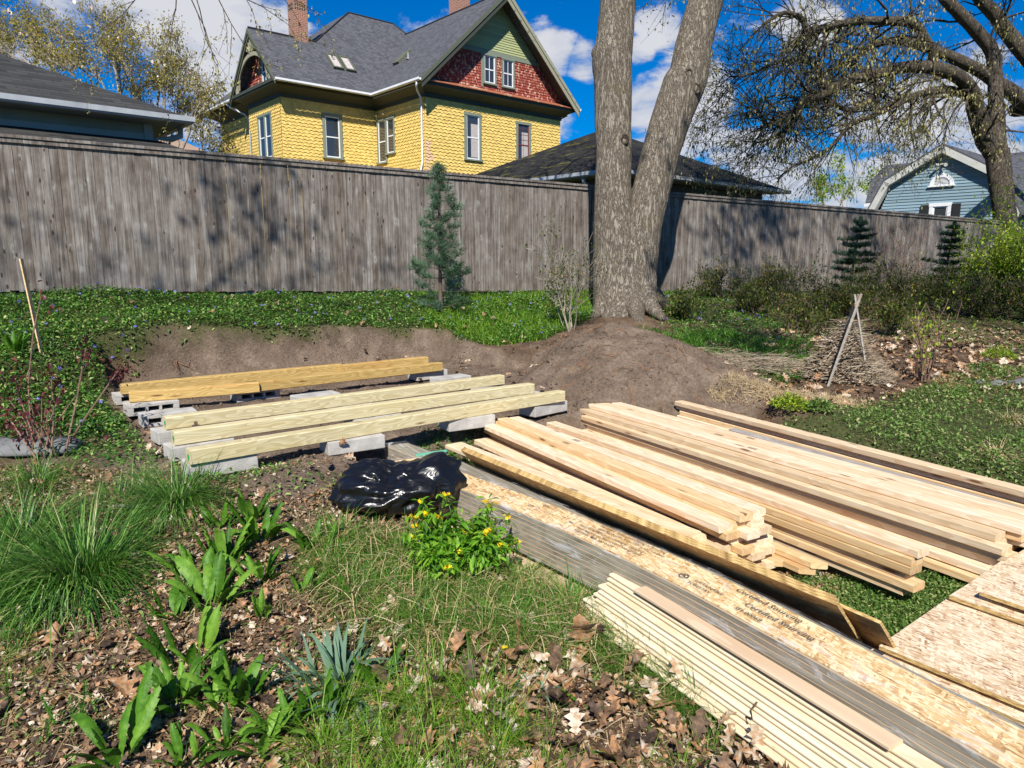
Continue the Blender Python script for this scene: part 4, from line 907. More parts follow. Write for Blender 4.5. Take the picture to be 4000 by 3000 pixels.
# ================================================================== BLUE HOUSE (gambrel end faces -x, so u = y)
B0 = Vector((15.01, 30.80, 0.3))
BH = thing('blue_house', 'blue clapboard gambrel house with white trim, black shutters and half round vent', 'house', tuple(B0), HR)
z0 = -.3
prof = [(0.25, 2.95), (-.53, 4.56), (-2.65, 5.80), (-4.77, 4.56), (-5.55, 2.95)]   # (y, world z) outer roofline
kk = lambda y, z: (y, z + z0)
mb = MB(); ins = [(-.25, 0), (-.25, 2.9), (-.80, 4.42), (-2.65, 5.50), (-4.50, 4.42), (-5.05, 2.9), (-5.05, 0)]
mb.prism([(y, z + z0 if z else -.3) for y, z in ins], .28, 9.0, 'x'); mb.build('wall', 'blue_paint', BH)
def bedge(z):
    if z < 2.9: return (-5.05, -.25)
    if z < 4.42: t_ = (z - 2.9) / 1.52; return (-5.05 + .55 * t_, -.25 - .55 * t_)
    t_ = (z - 4.42) / 1.08; return (-4.5 + 1.85 * t_, -.8 - 1.85 * t_)
bw = lambda u, z, n: (.28 - n, u, z + z0)
mb = MB(); clapboards(mb, bw, 0, 0, .6, 5.48, .118, holes=[(-3.02, -2.38, 2.3, 3.55)], edge=bedge, th=.03, seed=9)
clapboards(mb, lambda u, z, n: (u, -5.05 - n, z + z0), .3, 9, .6, 3.0, .118, edge=lambda z: (.3, 9), th=.03); mb.build('clapboards', 'blue_paint', BH)
mb = MB()
P3 = [(.25, 2.95), (-.53, 4.56), (-2.65, 5.80), (-4.77, 4.56), (-5.55, 2.95)]
for i in range(4): (ya, za), (yb, zb) = P3[i], P3[i + 1]; slab(mb, [(0, ya, za + z0), (9, ya, za + z0), (9, yb, zb + z0), (0, yb, zb + z0)], .07, (1, 0, 0))
mb.build('roof', 'slate_shingles', BH)
mb = MB()
for i in range(4):
    (ya, za), (yb, zb) = P3[i], P3[i + 1]; dn = Vector((0, (zb - za), -(yb - ya))).normalized() if i < 2 else Vector((0, (zb - za), -(yb - ya))).normalized()
    dn = Vector((0, 1 * (zb - za), -(yb - ya))); dn = dn.normalized(); 
    if dn.z > 0: dn = -dn
    a, b_ = Vector((0, ya, za + z0)) + dn * .06, Vector((0, yb, zb + z0)) + dn * .06; wdt = .24
    V = [a + Vector((-.02, 0, 0)), b_ + Vector((-.02, 0, 0)), b_ + dn * wdt + Vector((-.02, 0, 0)), a + dn * wdt + Vector((-.02, 0, 0))]; W_ = [v + Vector((.30, 0, 0)) for v in V]
    mb.grid(V + W_, [(0,1,2,3),(7,6,5,4),(0,4,5,1),(1,5,6,2),(2,6,7,3),(3,7,4,0)])
mb.build('rake_trim', 'shaded_white_trim', BH)
window(BH, bw, -2.98, -2.45, 2.4, 3.42, case='white_trim', sash='white_trim', cw=.13, rail=False, sill=False)
for a, b_ in ((-3.44, -3.13), (-2.30, -2.0)):
    mb = MB(); mb.box((.20, a, 2.3 + z0), (.245, b_, 3.50 + z0)); mb.box((.19, a + .05, 2.4 + z0), (.199, b_ - .05, 3.4 + z0)); mb.build('shutter', 'black_shutter', BH)
mb = MB(); n = 18; yc, zc = -2.68, 4.24 + z0
for i in range(n):
    a0, a1 = pi * i / n, pi * (i + 1) / n
    q = lambda a, r, x: (x, yc + r * cos(a), zc + r * sin(a))
    mb.grid([q(a0, .30, .20), q(a1, .30, .20), q(a1, .43, .20), q(a0, .43, .20), q(a0, .30, .26), q(a1, .30, .26), q(a1, .43, .26), q(a0, .43, .26)], [(0,1,2,3),(0,4,5,1),(3,2,6,7)])
mb.box((.17, yc - .48, zc - .06), (.26, yc + .48, zc)); mb.box((.18, yc - .05, zc + .40), (.26, yc + .05, zc + .50)); v_ = mb.build('gable_vent', 'white_trim', BH)
mb = MB()
for k in range(6):
    z = zc + .01 + k * .05; hw = math.sqrt(max(.0, .30 ** 2 - (k * .05) ** 2)); mb.grid([(.25, yc - hw, z + .035), (.25, yc + hw, z + .035), (.215, yc + hw, z), (.215, yc - hw, z)], [(0,1,2,3)])
mb.build('louvre', 'white_trim', v_)
mb = MB(); mb.grid([(.255, yc + .3 * cos(pi * i / 12), zc + .3 * sin(pi * i / 12)) for i in range(13)], [tuple(range(13))]); mb.build('vent_opening', 'black_shutter', v_)
mb = MB(); mb.box((.17, -2.72, 4.98 + z0), (.245, -2.62, 5.06 + z0))
for s_ in (-1, 1): c0 = Vector((.17, -2.67, 5.02 + z0)); mb.tube([c0, c0 + Vector((-.08, .10 * s_, .0)), c0 + Vector((-.20, .18 * s_, -.05))], [.02, .04, .07], 8)
mb.build('flood_lamp', 'shaded_white_trim', BH)
# rear cross wing with ridge along y
mb = MB(); PR = [(6.0, 4.15), (6.5, 5.35), (8.2, 6.2), (10.4, 5.35), (11.2, 4.1)]
for i in range(4): (xa, za), (xb, zb) = PR[i], PR[i + 1]; slab(mb, [(xa, 2.7, za + z0), (xb, 2.7 if i > 1 else 2.7, zb + z0), (xb, -14, zb + z0), (xa, -14, za + z0)], .08, (0, 1, 0))
mb.build('rear_roof', 'slate_shingles', BH)
mb = MB(); mb.prism([(6.3, -.3), (6.3, 4.0 + z0), (6.8, 5.2 + z0), (8.2, 6.0 + z0), (10.1, 5.2 + z0), (10.9, 4.0 + z0), (10.9, -.3)], 2.3, -13.6, 'y'); mb.build('rear_wall', 'blue_paint', BH)
mb = MB(); mb.box((5.9, -13.8, 3.98 + z0), (5.97, 2.7, 4.14 + z0)); mb.build('rear_fascia', 'white_trim', BH)
mb = MB(); mb.tube([(6.2, 1.6, 4.5 + z0), (6.2, 1.6, 5.1 + z0)], .06, 8); mb.tube([(6.2, 1.6, 4.62 + z0), (6.2, 1.6, 4.72 + z0)], [.22, .07], 8); mb.build('vent_pipe', 'metal_grey', BH)
mb = MB(); mb.box((7.7, -5.6, 5.7 + z0), (8.5, -4.9, 7.0 + z0)); mb.build('chimney', 'chimney_brick', BH)
# small brick building with metal roof far behind the left
p = D(830, 610, 46)
BB = thing('brick_building', 'brown brick building with pale metal roof glimpsed between the blossoming tree and yellow house', 'building', (p.x, p.y, .3), HR)
q = p.z - .3
mb = MB(); mb.box((-9, 0, -.3), (1.0, 8, q - .4)); mb.build('wall', 'brown_brick_wall', BB)
mb = MB(); slab(mb, [(-9, -.3, q - .4), (1.3, -.3, q - .4), (-1.6, 3.5, q + 1.6), (-9, 3.5, q + 1.6)], .1, (1, 0, 0)); mb.build('roof', 'brown_brick_wall', BB)
mb = MB(); slab(mb, [(-2, 4, q + .7), (6, 4, q + .7), (6, 7, q + 1.9 - 1), (-2, 7, q + 1.9 - 1)], .1, (1, 0, 0)); mb.box((-2, 4.2, -.3), (5.8, 6.8, q + .6)); mb.build('metal_roof', 'metal_grey', BB)

# ================================================================== FOUNDATION: concrete blocks and treated beams
def block_mesh():
    mb = MB(); L_, Dp, Hh = .395, .19, .090; hx = [(.045, .135), (.155, .24), (.26, .35)]; z0, z1 = .026, .066
    rr = random.Random(3)
    mb.box((0, 0, 0), (L_, Dp, z0)); mb.box((0, 0, z1), (L_, Dp, Hh)); xs = [0] + [v for h in hx for v in h] + [L_]
    for i in range(0, len(xs), 2): mb.box((xs[i], .0015, z0), (xs[i + 1], Dp - .0015, z1))
    mb.box((.01, .17, z0), (L_ - .01, .184, z1)); return mb
def solid_mesh():
    mb = MB(); mb.box((0, 0, 0), (.395, .19, .090)); return mb
SOLID = {1, 2, 5, 7, 8, 9, 10, 11, 12, 14, 15, 16, 17, 18}
blk0 = block_mesh().build('concrete_block', 'concrete_block')
bev = blk0.modifiers.new('bevel', 'BEVEL'); bev.width = .003; bev.segments = 2; bev.limit_method = 'ANGLE'
BL = [  # crop pixel centre of the block top, rotation jitter, label
 (255, 348, 0, 'grey concrete block under the left end of the rearmost beam'), (668, 300, 0, 'grey concrete block under the middle of the rearmost beam'), (1050, 266, 2, 'grey concrete block under the joint of the rearmost beam near the bank'),
 (310, 390, 0, 'concrete block with three open cores under the left end of second rearmost beam'), (738, 340, 0, 'concrete block with open cores under the joint of the second rearmost beam'), (1450, 262, 1, 'pale concrete block under the right end of the second rearmost beam'),
 (378, 432, -2, 'bare concrete block carrying no beam, leftmost, one core showing'), (988, 360, 1, 'bare concrete block carrying no beam in the middle of the foundation bed'), (1545, 288, 2, 'bare concrete block carrying no beam beside the right end of the third beam'),
 (445, 492, 2, 'concrete block under the left end of the middle pale beam'), (1110, 402, 0, 'concrete block under the middle of the middle pale beam'), (1672, 325, 3, 'concrete block under the right end of the middle pale beam'),
 (510, 552, 2, 'concrete block under the left end of second nearest beam'), (1226, 447, 1, 'concrete block with rough cores under the middle of second nearest beam'), (1820, 357, 3, 'concrete block under the right end of second nearest beam'),
 (595, 618, 0, 'concrete block under the left end of the nearest beam by the grass'), (1140, 535, -4, 'concrete block set at a slant left of centre under the nearest beam'), (1612, 450, -5, 'concrete block set at a slant right of centre under the nearest beam'), (1930, 392, 3, 'concrete block under the far right end of the nearest beam')]
blk1 = solid_mesh().build('concrete_block', 'concrete_block'); bev = blk1.modifiers.new('bevel', 'BEVEL'); bev.width = .006; bev.segments = 2; used1 = False
for i, (cx_, cy_, dr, lab) in enumerate(BL):
    p = Zp(300 + cx_ * .9494, 1200 + cy_ * .9494, .09); src = blk1 if i in SOLID else blk0; o = src if i in (0, 1) else src.copy()
    if i > 1: COL.objects.link(o)
    a = radians(39 + dr * 1.6); ux = Vector((cos(a), sin(a), 0)); uy = Vector((-sin(a), cos(a), 0))
    q = p - ux * .2 - uy * .07; o.location = (q.x, q.y, 0.001 + .003 * (i % 3)); o.rotation_euler = (0, 0, a)
    tag(o, lab, 'concrete block', 'concrete blocks carrying the treated beams')
def board_mesh(Ln, wd, th, ch=.004, bow=.004, seed=0, segs=7, cut=0.0):
    rr = random.Random(seed); prof = [(ch, 0), (wd - ch, 0), (wd, ch), (wd, th - ch), (wd - ch, th), (ch, th), (0, th - ch), (0, ch)]
    by, bz, ph = rr.uniform(-bow, bow), rr.uniform(-bow * .4, bow * .4), rr.uniform(0, 3); tw = rr.uniform(-.02, .02)
    V = []; F = []
    for i in range(segs + 1):
        x = Ln * i / segs; oy = by * sin(pi * i / segs + ph * .2); oz = bz * sin(pi * i / segs)
        for y, z in prof: V.append((x + (cut * (y / wd - .5) if i in (0, segs) else 0), y + oy, z + oz))
    for i in range(segs):
        for k in range(8): k2 = (k + 1) % 8; F.append((i * 8 + k, (i + 1) * 8 + k, (i + 1) * 8 + k2, i * 8 + k2))
    F.append(tuple(range(8))); F.append(tuple(range(segs * 8, segs * 8 + 8))[::-1])
    mb = MB(); mb.grid(V, [f[::-1] for f in F]); return mb
def beam(pa, pb, mat, lab, z=.095, seed=0, h=.089, tagend=False):
    a = Zp(300 + pa[0] * .9494, 1200 + pa[1] * .9494, z + h); b_ = Zp(300 + pb[0] * .9494, 1200 + pb[1] * .9494, z + h)
    L_ = (b_.xy - a.xy).length; ang = math.atan2(b_.y - a.y, b_.x - a.x)
    o = board_mesh(L_, .089, h, .005, .006, seed).build('timber_beam', mat); o.location = (a.x, a.y, z); o.rotation_euler = (0, 0, ang)
    tag(o, lab, 'beam', 'treated timber beams on the blocks')
    if tagend:
        mb = MB(); mb.box((-.002, .01, .03), (-.0005, .045, .06)); mb.build('end_tag', 'green_tag', o)
    return o
beam((463, 590), (2010, 345), 'treated_lumber', 'nearest pale green treated beam with green end tag and orange right end', seed=1, tagend=True)
beam((400, 515), (1883, 315), 'treated_lumber', 'pale treated beam second nearest to the grass with green end tag', seed=2, tagend=True)
beam((365, 455), (1760, 280), 'treated_lumber', 'pale treated beam third from the grass with dark knots', seed=3, tagend=True)
beam((213, 350), (750, 310), 'yellow_treated_lumber', 'short yellow brown beam left half of the second rearmost row', seed=4)
beam((753, 307), (1505, 228), 'yellow_treated_lumber', 'yellow beam right half of the second rearmost row', seed=5)
beam((183, 320), (1092, 235), 'yellow_treated_lumber', 'long yellow beam left part of the rearmost row by the earth bank', seed=6)
beam((1096, 240), (1447, 205), 'yellow_treated_lumber', 'short yellow beam right end of the rearmost row by the earth bank', seed=8)

# ================================================================== LUMBER PILES  (s along the piles, w across)
LX = Vector((0.4924, -0.8704, 0)); LW = Vector((0.8704, 0.4924, 0)); LROT = math.atan2(LX.y, LX.x)
def sw(s_, w_, z): return LX * s_ + LW * w_ + Vector((0, 0, z))
ORD = ['bottom', 'second', 'third', 'fourth', 'fifth', 'sixth', 'seventh', 'eighth', 'ninth']
def lboard(s0, s1, w0, z, wd, th, mat, lab, grp, seed, drot=0.0, bow=.005, name='lumber_board', cut=0.0):
    o = board_mesh(s1 - s0, wd, th, min(.004, th * .3), bow, seed, cut=cut).build(name, mat)
    o.location = sw(s0, w0, z); o.rotation_euler = (0, 0, LROT + drot); return tag(o, lab, 'board', grp)
def pile(tagname, where, s0, s1, layers, zb, jit, mats, grp, drot=0.0, seed=100, skip=()):
    rr = random.Random(seed); n = len(layers)
    for k, ws in enumerate(layers):
        lay = 'top' if k == n - 1 else ORD[k]
        for j, w0 in enumerate(ws):
            if (k, j) in skip: continue
            col = 'only' if len(ws) == 1 else ('leftmost' if j == 0 else ('rightmost' if j == len(ws) - 1 else ['second', 'third', 'fourth', 'fifth'][j - 1] + ' from left'))
            lab = f'pale sawn board, {lay} layer of {where}' if col == 'only' else f'pale sawn board, {col} in {lay} layer of {where}'
            lboard(s0 + rr.uniform(-jit, jit), s1 + rr.uniform(-jit, jit * .5), w0 + rr.uniform(-.006, .006), zb + k * .0385, .089, .038, rr.choice(mats), lab, grp, seed * 31 + k * 7 + j, drot + rr.uniform(-.003, .003))
SP, OR = 'spruce_lumber', 'orange_lumber'
g = .0905
pile('a', 'the middle stack', -4.74, -2.25, [[2.44, 2.44+g, 2.44+2*g, 2.44+3*g], [2.45, 2.45+g, 2.45+2*g, 2.45+3*g], [2.49, 2.49+g, 2.49+2*g], [2.42, 2.42+g, 2.42+2*g, 2.42+3*g], [2.50, 2.50+g, 2.50+2*g], [2.44, 2.44+g, 2.44+2*g], [2.42, 2.42+g, 2.42+2*g], [2.53, 2.53+g]], -.245, .05, [SP, SP, SP, OR], 'boards of the middle stack')
lboard(-4.64, -2.40, 2.30, -.10, .089, .038, SP, 'long board lying lower at the left flank of the middle stack', 'boards of the middle stack', 71, .03)
lboard(-4.5, -2.34, 2.19, -.155, .089, .038, SP, 'board resting on the ground between the wide board and the middle stack', 'boards of the middle stack', 73, .06)
lboard(-4.55, -2.38, 2.025, -.075, .14, .030, SP, 'wide board with faint grade stamps between leaning strand board and middle stack', 'boards of the middle stack', 72, .12)
pile('b', 'the narrow single stack', -4.6, -1.68, [[2.90], [2.895], [2.90], [2.89], [2.885], [2.90]], -.215, .05, [SP, SP, OR], 'boards of the narrow stack', drot=0.02, seed=200)
for i, (w0, z, s1) in enumerate([(2.79, -.235, -2.10), (2.80, -.20, -2.06), (2.71, -.235, -2.22)]):
    lboard(-2.9, s1, w0, z, .06, .034, OR, ['short orange offcut on the ground between the stacks', 'upper short orange offcut between the middle and narrow stacks', 'short orange offcut touching the foot of the middle stack'][i], 'offcuts by the middle stack', 80 + i, .03 * i, name='offcut', cut=.05)
pile('c', 'the third stack', -4.86, -1.56, [[3.37, 3.37+g, 3.37+2*g, 3.37+3*g, 3.37+4*g], [3.42, 3.42+g, 3.42+2*g, 3.42+3*g, 3.42+4*g], [3.40, 3.40+g, 3.40+2*g, 3.40+3*g, 3.40+4*g], [3.38, 3.38+g, 3.38+2*g, 3.38+3*g, 3.38+4*g], [3.43, 3.43+g, 3.43+2*g, 3.43+3*g], [3.50, 3.50+1.1*g, 3.50+2.3*g]], -.178, .06, [SP, SP, SP, OR], 'boards of the third stack', drot=0.012, seed=300, skip=((0, 2), (0, 3), (1, 2), (1, 3)))
lboard(-4.9, -1.5, 3.33, -.222, .089, .038, OR, 'orange brown board lowest at the left edge of the third stack', 'boards of the third stack', 91, .012)
pile('d', 'the rearmost right stack', -4.55, -.9, [[4.20, 4.20+g], [4.23, 4.23+g], [4.19, 4.19+g], [4.21, 4.21+g], [4.24, 4.24+g], [4.20]], -.170, .05, [SP, SP, OR], 'boards of the rearmost right stack', drot=-0.036, seed=400)
lboard(-3.7, -1.75, 3.95, .0, .07, .02, 'grey_stake', 'thin grey weathered strip lying on top between the right hand stacks', None, 95, -.03, name='wood_strip')
for i, (w0) in enumerate((3.2, 3.75)): pass
# wrapped bundles (bent a little along their length)
def path_at(pts, s_):
    for (a, wa), (b_, wb) in zip(pts, pts[1:]):
        if a <= s_ <= b_: t_ = (s_ - a) / (b_ - a); return wa + (wb - wa) * t_
    return pts[0][1] if s_ < pts[0][0] else pts[-1][1]
def smooth_path(pts, s_): return sum(path_at(pts, s_ + d) for d in (-.5, -.25, 0, .25, .5)) / 5
E1P = [(-4.8, 1.32), (-4.15, 1.47), (-3.3, 1.66), (-2.4, 1.83), (-1.5, 1.865), (-.6, 1.85), (.6, 1.84)]
def sweep(mb, P, s0, s1, w0, w1, z0, z1, n=24, r=.5, zf=None, jit=0.0, seed=0, O=Vector((0, 0, 0)), wx=lambda s_: 0):
    rr = random.Random(seed); V = []; F = []
    for i in range(n + 1):
        s_ = s0 + (s1 - s0) * i / n; w_ = smooth_path(P, s_); dz = zf(s_) if zf else 0; j = rr.uniform(-jit, jit)
        for a, b_ in ((w0, z0), (w1 + wx(s_), z0), (w1 + wx(s_), z1), (w0, z1)):
            q = sw(s_, w_ + a + j, b_ + dz) - O; V.append((q.x * LX.x + q.y * LX.y, q.x * LW.x + q.y * LW.y, q.z))
    for i in range(n):
        for k in range(4): k2 = (k + 1) % 4; F.append((i * 4 + k, i * 4 + k2, (i + 1) * 4 + k2, (i + 1) * 4 + k))
    F += [(3, 2, 1, 0), tuple(n * 4 + k for k in range(4))]; mb.grid(V, F, r)
def bundle(label, dw, wd, s0, s1, ztop, nb, topmat, seed, wide=0.0):
    wx = lambda s_: wide * max(0, min(1, (-2.7 - s_) / 1.3))
    O = sw(s0, smooth_path(E1P, s0) + dw, ztop - nb * .0235); t = thing('siding_bundle', label, 'bundle', tuple(O), LROT, 'plastic wrapped siding bundles')
    zf = lambda s_: 0.0
    for k in range(nb):
        mb = MB(); z = ztop - nb * .0235 + k * .0235; sweep(mb, E1P, s0 + (k % 2) * .004, s1, dw, dw + wd, z + .002, z + .0215, zf=zf, jit=.0015, seed=seed + k, O=O, wx=wx); mb.build('siding_board', 'wrapped_boards' if k < nb - 1 or topmat is None else ['wrapped_boards'], t)
    mb = MB()
    for k in range(1, nb + 1):
        z = ztop - nb * .0235 + k * .0235; sweep(mb, E1P, s0 + .01, s1, dw - .0012, dw + .004, z - .0035, z - .0005, zf=zf, O=O)
    mb.build('pale_edge_lines', 'tan_board', t)
    if topmat: mb = MB(); sweep(mb, E1P, s0 + .003, s1, dw + .008, dw + wd - .004, ztop - .001, ztop + .003, zf=zf, O=O); mb.build('strand_face', topmat, t)
    # loose clear film: sleeve with folds near the far end and along the top
    mb = MB(); rr = random.Random(seed); n, V, F = 90, [], []; ring = 14
    for i in range(n + 1):
        s_ = s0 - .03 + (s1 - s0) * i / n; w_ = smooth_path(E1P, s_) + dw; zz = zf(s_)
        hgt = nb * .0235
        prof = [(-.004, -hgt), (-.005, -hgt * .66), (-.005, -hgt * .33), (-.005, -.004), (.0, .006), (wd * .25, .007), (wd * .5, .007), (wd * .75, .007), (wd, .006), (wd + .005, -.01), (wd + .005, -hgt * .5), (wd + .004, -hgt)]
        for a, b_ in prof:
            jj = .004 * (vn := math.sin(s_ * 23 + a * 40 + b_ * 60 + seed) * math.sin(s_ * 7.1 + b_ * 31)); q = sw(s_, w_ + a + (wx(s_) * a / wd if a > 0 else 0) + (-abs(jj) if a <= 0 else (abs(jj) if a >= wd else 0)), ztop + b_ + zz + (abs(jj) if b_ > 0 else 0)) - O
            V.append((q.x * LX.x + q.y * LX.y, q.x * LW.x + q.y * LW.y, q.z))
    k_ = 12
    for i in range(n):
        for k in range(k_ - 1): F.append((i * k_ + k, i * k_ + k + 1, (i + 1) * k_ + k + 1, (i + 1) * k_ + k))
    F.append(tuple(range(k_))); mb.grid(V, F); mb.build('plastic_film', 'clear_film', t, smooth=True)
    return t, O, zf
B1, OB1, ZF1 = bundle('long film wrapped siding bundle with printed strand face nearest the yellow flowers', 0.0, .205, -4.17, .5, .0, 9, 'amber_strand_board', 1)
B2, OB2, ZF2 = bundle('second film wrapped siding bundle with green strap tucked beneath leaning strand board', .212, .030, -4.62, .5, -.012, 8, None, 2, .14)
mb = MB(); q = sw(-4.27, smooth_path(E1P, -4.27) + .25, 0) - OB2
x0, y0 = q.x * LX.x + q.y * LX.y, q.x * LW.x + q.y * LW.y; mb.box((x0, y0 - .01, -.012 + .188 - .188 + .012 + .15 + .035), (x0 + .012, y0 + .215, .20)); mb.build('strap', 'strap', B2)
def printed(txt, s_, dw, size, parent, O, bold=0.0):
    cu = bpy.data.curves.new('print', 'FONT'); cu.body = txt; cu.size = size; cu.offset = bold * .3; cu.resolution_u = 2
    ob = bpy.data.objects.new('print', cu); COL.objects.link(ob); dg = bpy.context.evaluated_depsgraph_get(); me = bpy.data.meshes.new_from_object(ob.evaluated_get(dg)); bpy.data.objects.remove(ob)
    me.materials.clear(); me.materials.append(M['black_ink']); o = bpy.data.objects.new('printed_text', me); COL.objects.link(o); o.parent = parent
    w_ = smooth_path(E1P, s_) + dw; w2 = smooth_path(E1P, s_ + .4) + dw; q = sw(s_, w_, .0105) - O
    o.location = (q.x * LX.x + q.y * LX.y, q.x * LW.x + q.y * LW.y, q.z); o.rotation_euler = (0, 0, math.atan2(w2 - w_, .4))
for txt, s_, dw, sz, bo in [('LP', -2.98, .145, .034, .0012), ('LP', -3.02, .085, .034, .0012), ('BuildingProducts', -2.94, .150, .013, 0), ('SmartSide 440', -2.90, .088, .013, 0), ('440', -2.72, .085, .022, .0004),
                       ('Important: Before purchasing or installing', -2.66, .100, .0245, .0004), ('read Application Instructions and Limited', -2.64, .066, .0245, .0004), ('Warranty  MIR-380 0.625', -2.62, .034, .0245, .0004),
                       ('Important: Before purchasing or installing', -2.60, .170, .0245, .0002), ('read Application Instructions and Limited', -2.58, .138, .0245, .0002),
                       ('SUSTAINABLE', -1.94, .075, .024, .0006), ('FORESTRY', -1.94, .042, .024, .0006), ('Certified Sourcing', -1.70, .085, .040, .0010), ('SFI-00068', -1.70, .035, .030, .0004), ('Certified Sourcing', -1.80, .150, .040, .0006)]:
    printed(txt, s_, dw, sz, B1, OB1, bo)
mb = MB()
for i in range(18):
    a0, a1 = 2 * pi * i / 18, 2 * pi * (i + 1) / 18; mb.grid([(.022 * cos(a0), .022 * sin(a0), 0), (.022 * cos(a1), .022 * sin(a1), 0), (.016 * cos(a1), .016 * sin(a1), 0), (.016 * cos(a0), .016 * sin(a0), 0)], [(0,1,2,3)])
mb.grid([(-.012, -.006, 0), (0, .013, 0), (.012, -.006, 0), (0, -.001, 0)], [(3,2,1,0)]); o = mb.build('printed_mark', 'black_ink', B1); q = sw(-1.99, smooth_path(E1P, -1.99) + .075, .0105) - OB1; o.location = (q.x * LX.x + q.y * LX.y, q.x * LW.x + q.y * LW.y, q.z)
# leaning strand board strips
def lean(s0, s1, wt, zt, wb_, zb, th, mat, lab, drot=0.0, grp='strand board strips leaning on the middle stack'):
    d_ = Vector((0, wt - wb_, zt - zb)); n_ = Vector((0, d_.z, -d_.y)).normalized(); 
    o = thing('strand_board_strip', lab, 'board', tuple(sw(s0, wb_, zb)), LROT + drot, grp); L_ = s1 - s0
    V = [Vector((0, 0, 0)), Vector((L_, 0, 0)), Vector((L_, 0, 0)) + d_, d_]; W_ = [v + n_ * th for v in V]
    m1 = MB(); m1.grid([v for v in V], [(0,1,2,3)]); m1.grid([v for v in W_], [(3,2,1,0)]); m1.build('face', mat, o)
    m2 = MB(); X = V + W_; m2.grid(X, [(0,4,5,1),(1,5,6,2),(2,6,7,3),(3,7,4,0)]); m2.build('cut_edge', 'osb_edge', o); return o
for i in range(3):
    lean(-3.98 - .02 * i, -1.46 - .02 * i, 1.86 + .019 * i, .075, 2.14 + .019 * i, -.235, .011, 'dark_strand_board', ['leaning strand board strip with printed edge nearest the wrapped bundles', 'middle leaning strand board strip of three', 'leaning strand board strip closest to the middle stack'][i], drot=.10)
lean(-2.35, -1.35, 2.135, .035, 2.385, -.25, .012, 'dark_strand_board', 'amber strand board strip leaning lowest and reaching nearest the flat sheets', drot=.06)
# primed siding stack + tan board
rr = random.Random(5)
for k in range(11):
    w0 = (1.655 if k == 0 else w0 + rr.choice((.006, .011, .016, .024, .026))); w1 = 1.848 if k > 3 else 1.90; z = -.262 + k * .0165
    o = lboard(-2.36 + rr.uniform(-.05, .05) + (0 if k % 4 else .04), .45, w0, z, w1 - w0, .013, 'primed_siding', f'thin cream primed siding strip, {ORD[k] if k < 9 else ["tenth", "top"][k - 9]} in the stepped stack beside the bundle', 'cream siding strips in the stepped stack', 500 + k, rr.uniform(-.004, .004), .002, 'siding_strip')
lboard(-2.12, -1.02, 1.772, -.084, .066, .016, 'tan_board', 'pinkish smooth board lying on top of the cream siding strips', None, 520, .0, .001, 'smooth_board')
lboard(-4.02, -2.28, 1.46, -.262, .30, .018, 'tan_board', 'flat tan trim board on the ground under the wrapped bundle near yellow flowers', None, 521, .11, .001, 'smooth_board')
lboard(-4.02, -3.3, 1.44, -.242, .05, .018, 'tan_board', 'narrow tan trim strip behind the yellow flowering plant', None, 522, .11, .001, 'smooth_board')
# flat strand board sheets at right
def sheet(s0, s1, w0, w1, z, lab, drot=0.0, tilt=0.0):
    o = thing('strand_board_sheet', lab, 'board', tuple(sw(s0, w0, z)), LROT + drot, 'flat strand board sheets at the right'); o.rotation_euler.x = tilt; o.rotation_euler.z = LROT + drot
    A_, B_ = s1 - s0, w1 - w0; m1 = MB(); m1.grid([(0,0,.015),(A_,0,.015),(A_,B_,.015),(0,B_,.015),(0,0,0),(A_,0,0),(A_,B_,0),(0,B_,0)], [(0,1,2,3),(7,6,5,4)]); m1.build('face', 'strand_board', o)
    m2 = MB(); m2.grid([(0,0,.015),(A_,0,.015),(A_,B_,.015),(0,B_,.015),(0,0,0),(A_,0,0),(A_,B_,0),(0,B_,0)], [(0,4,5,1),(1,5,6,2),(2,6,7,3),(3,7,4,0)]); m2.build('cut_edge', 'osb_edge', o)
sheet(-1.38, .8, 2.275, 3.45, -.105, 'largest flat strand board sheet at lower right with pale flakes', .15)
sheet(-1.36, .8, 2.24, 3.40, -.135, 'strand board sheet directly beneath the largest flat sheet', .14)
sheet(-1.45, .8, 2.83, 4.0, -.08, 'upper strand board sheet with scribbled far edge beside the third stack', .12)
sheet(-1.46, .8, 2.84, 4.0, -.097, 'strand board sheet just under the scribbled upper sheet', .125)
sheet(-1.37, .8, 2.89, 4.0, -.045, 'topmost small strand board sheet at the right frame edge', .10)
for s_, w_, z_, l_ in ((-1.40, 2.31, -.175, 'small pale wood block under the corner of the largest sheet'), (-.9, 3.3, -.21, 'timber bearer under the flat strand board sheets')):
    lboard(s_ - .02, s_ + (.12 if z_ > -.2 else .3), w_ - .07, z_, .089 if z_ > -.2 else .5, .038 if z_ > -.2 else .06, SP, l_, None, 530, .1, .0, 'wood_block')

# ================================================================== TREES
def T3(px, py, d): return D(px, py, d)
# -- double trunk maple
p = gpix(2420, 1225); base = Vector((p.x, p.y, p.z - .15))
MT = thing('maple_tree', 'large double trunked tree with ridged grey brown bark standing against the fence', 'tree', tuple(base))
def limb(mb, pts, n=16, sub=4, wob=.02, seed=0, r=.5, off=Vector((0, 0, 0)), bumps=()):
    """pts: (Vector, radius) control points, Catmull-Rom refined"""
    P = [p[0] - off for p in pts]; R = [p[1] for p in pts]; out = []; rad = []
    for i in range(len(P) - 1):
        p0, p1, p2, p3 = P[max(i - 1, 0)], P[i], P[i + 1], P[min(i + 2, len(P) - 1)]
        for k in range(sub):
            t_ = k / sub; out.append(.5 * ((2 * p1) + (p2 - p0) * t_ + (2 * p0 - 5 * p1 + 4 * p2 - p3) * t_ ** 2 + (3 * p1 - p0 - 3 * p2 + p3) * t_ ** 3)); rad.append(R[i] + (R[i + 1] - R[i]) * t_)
    out.append(P[-1]); rad.append(R[-1]); mb.tube(out, rad, n, r, True, 0, wob, seed); return out, rad
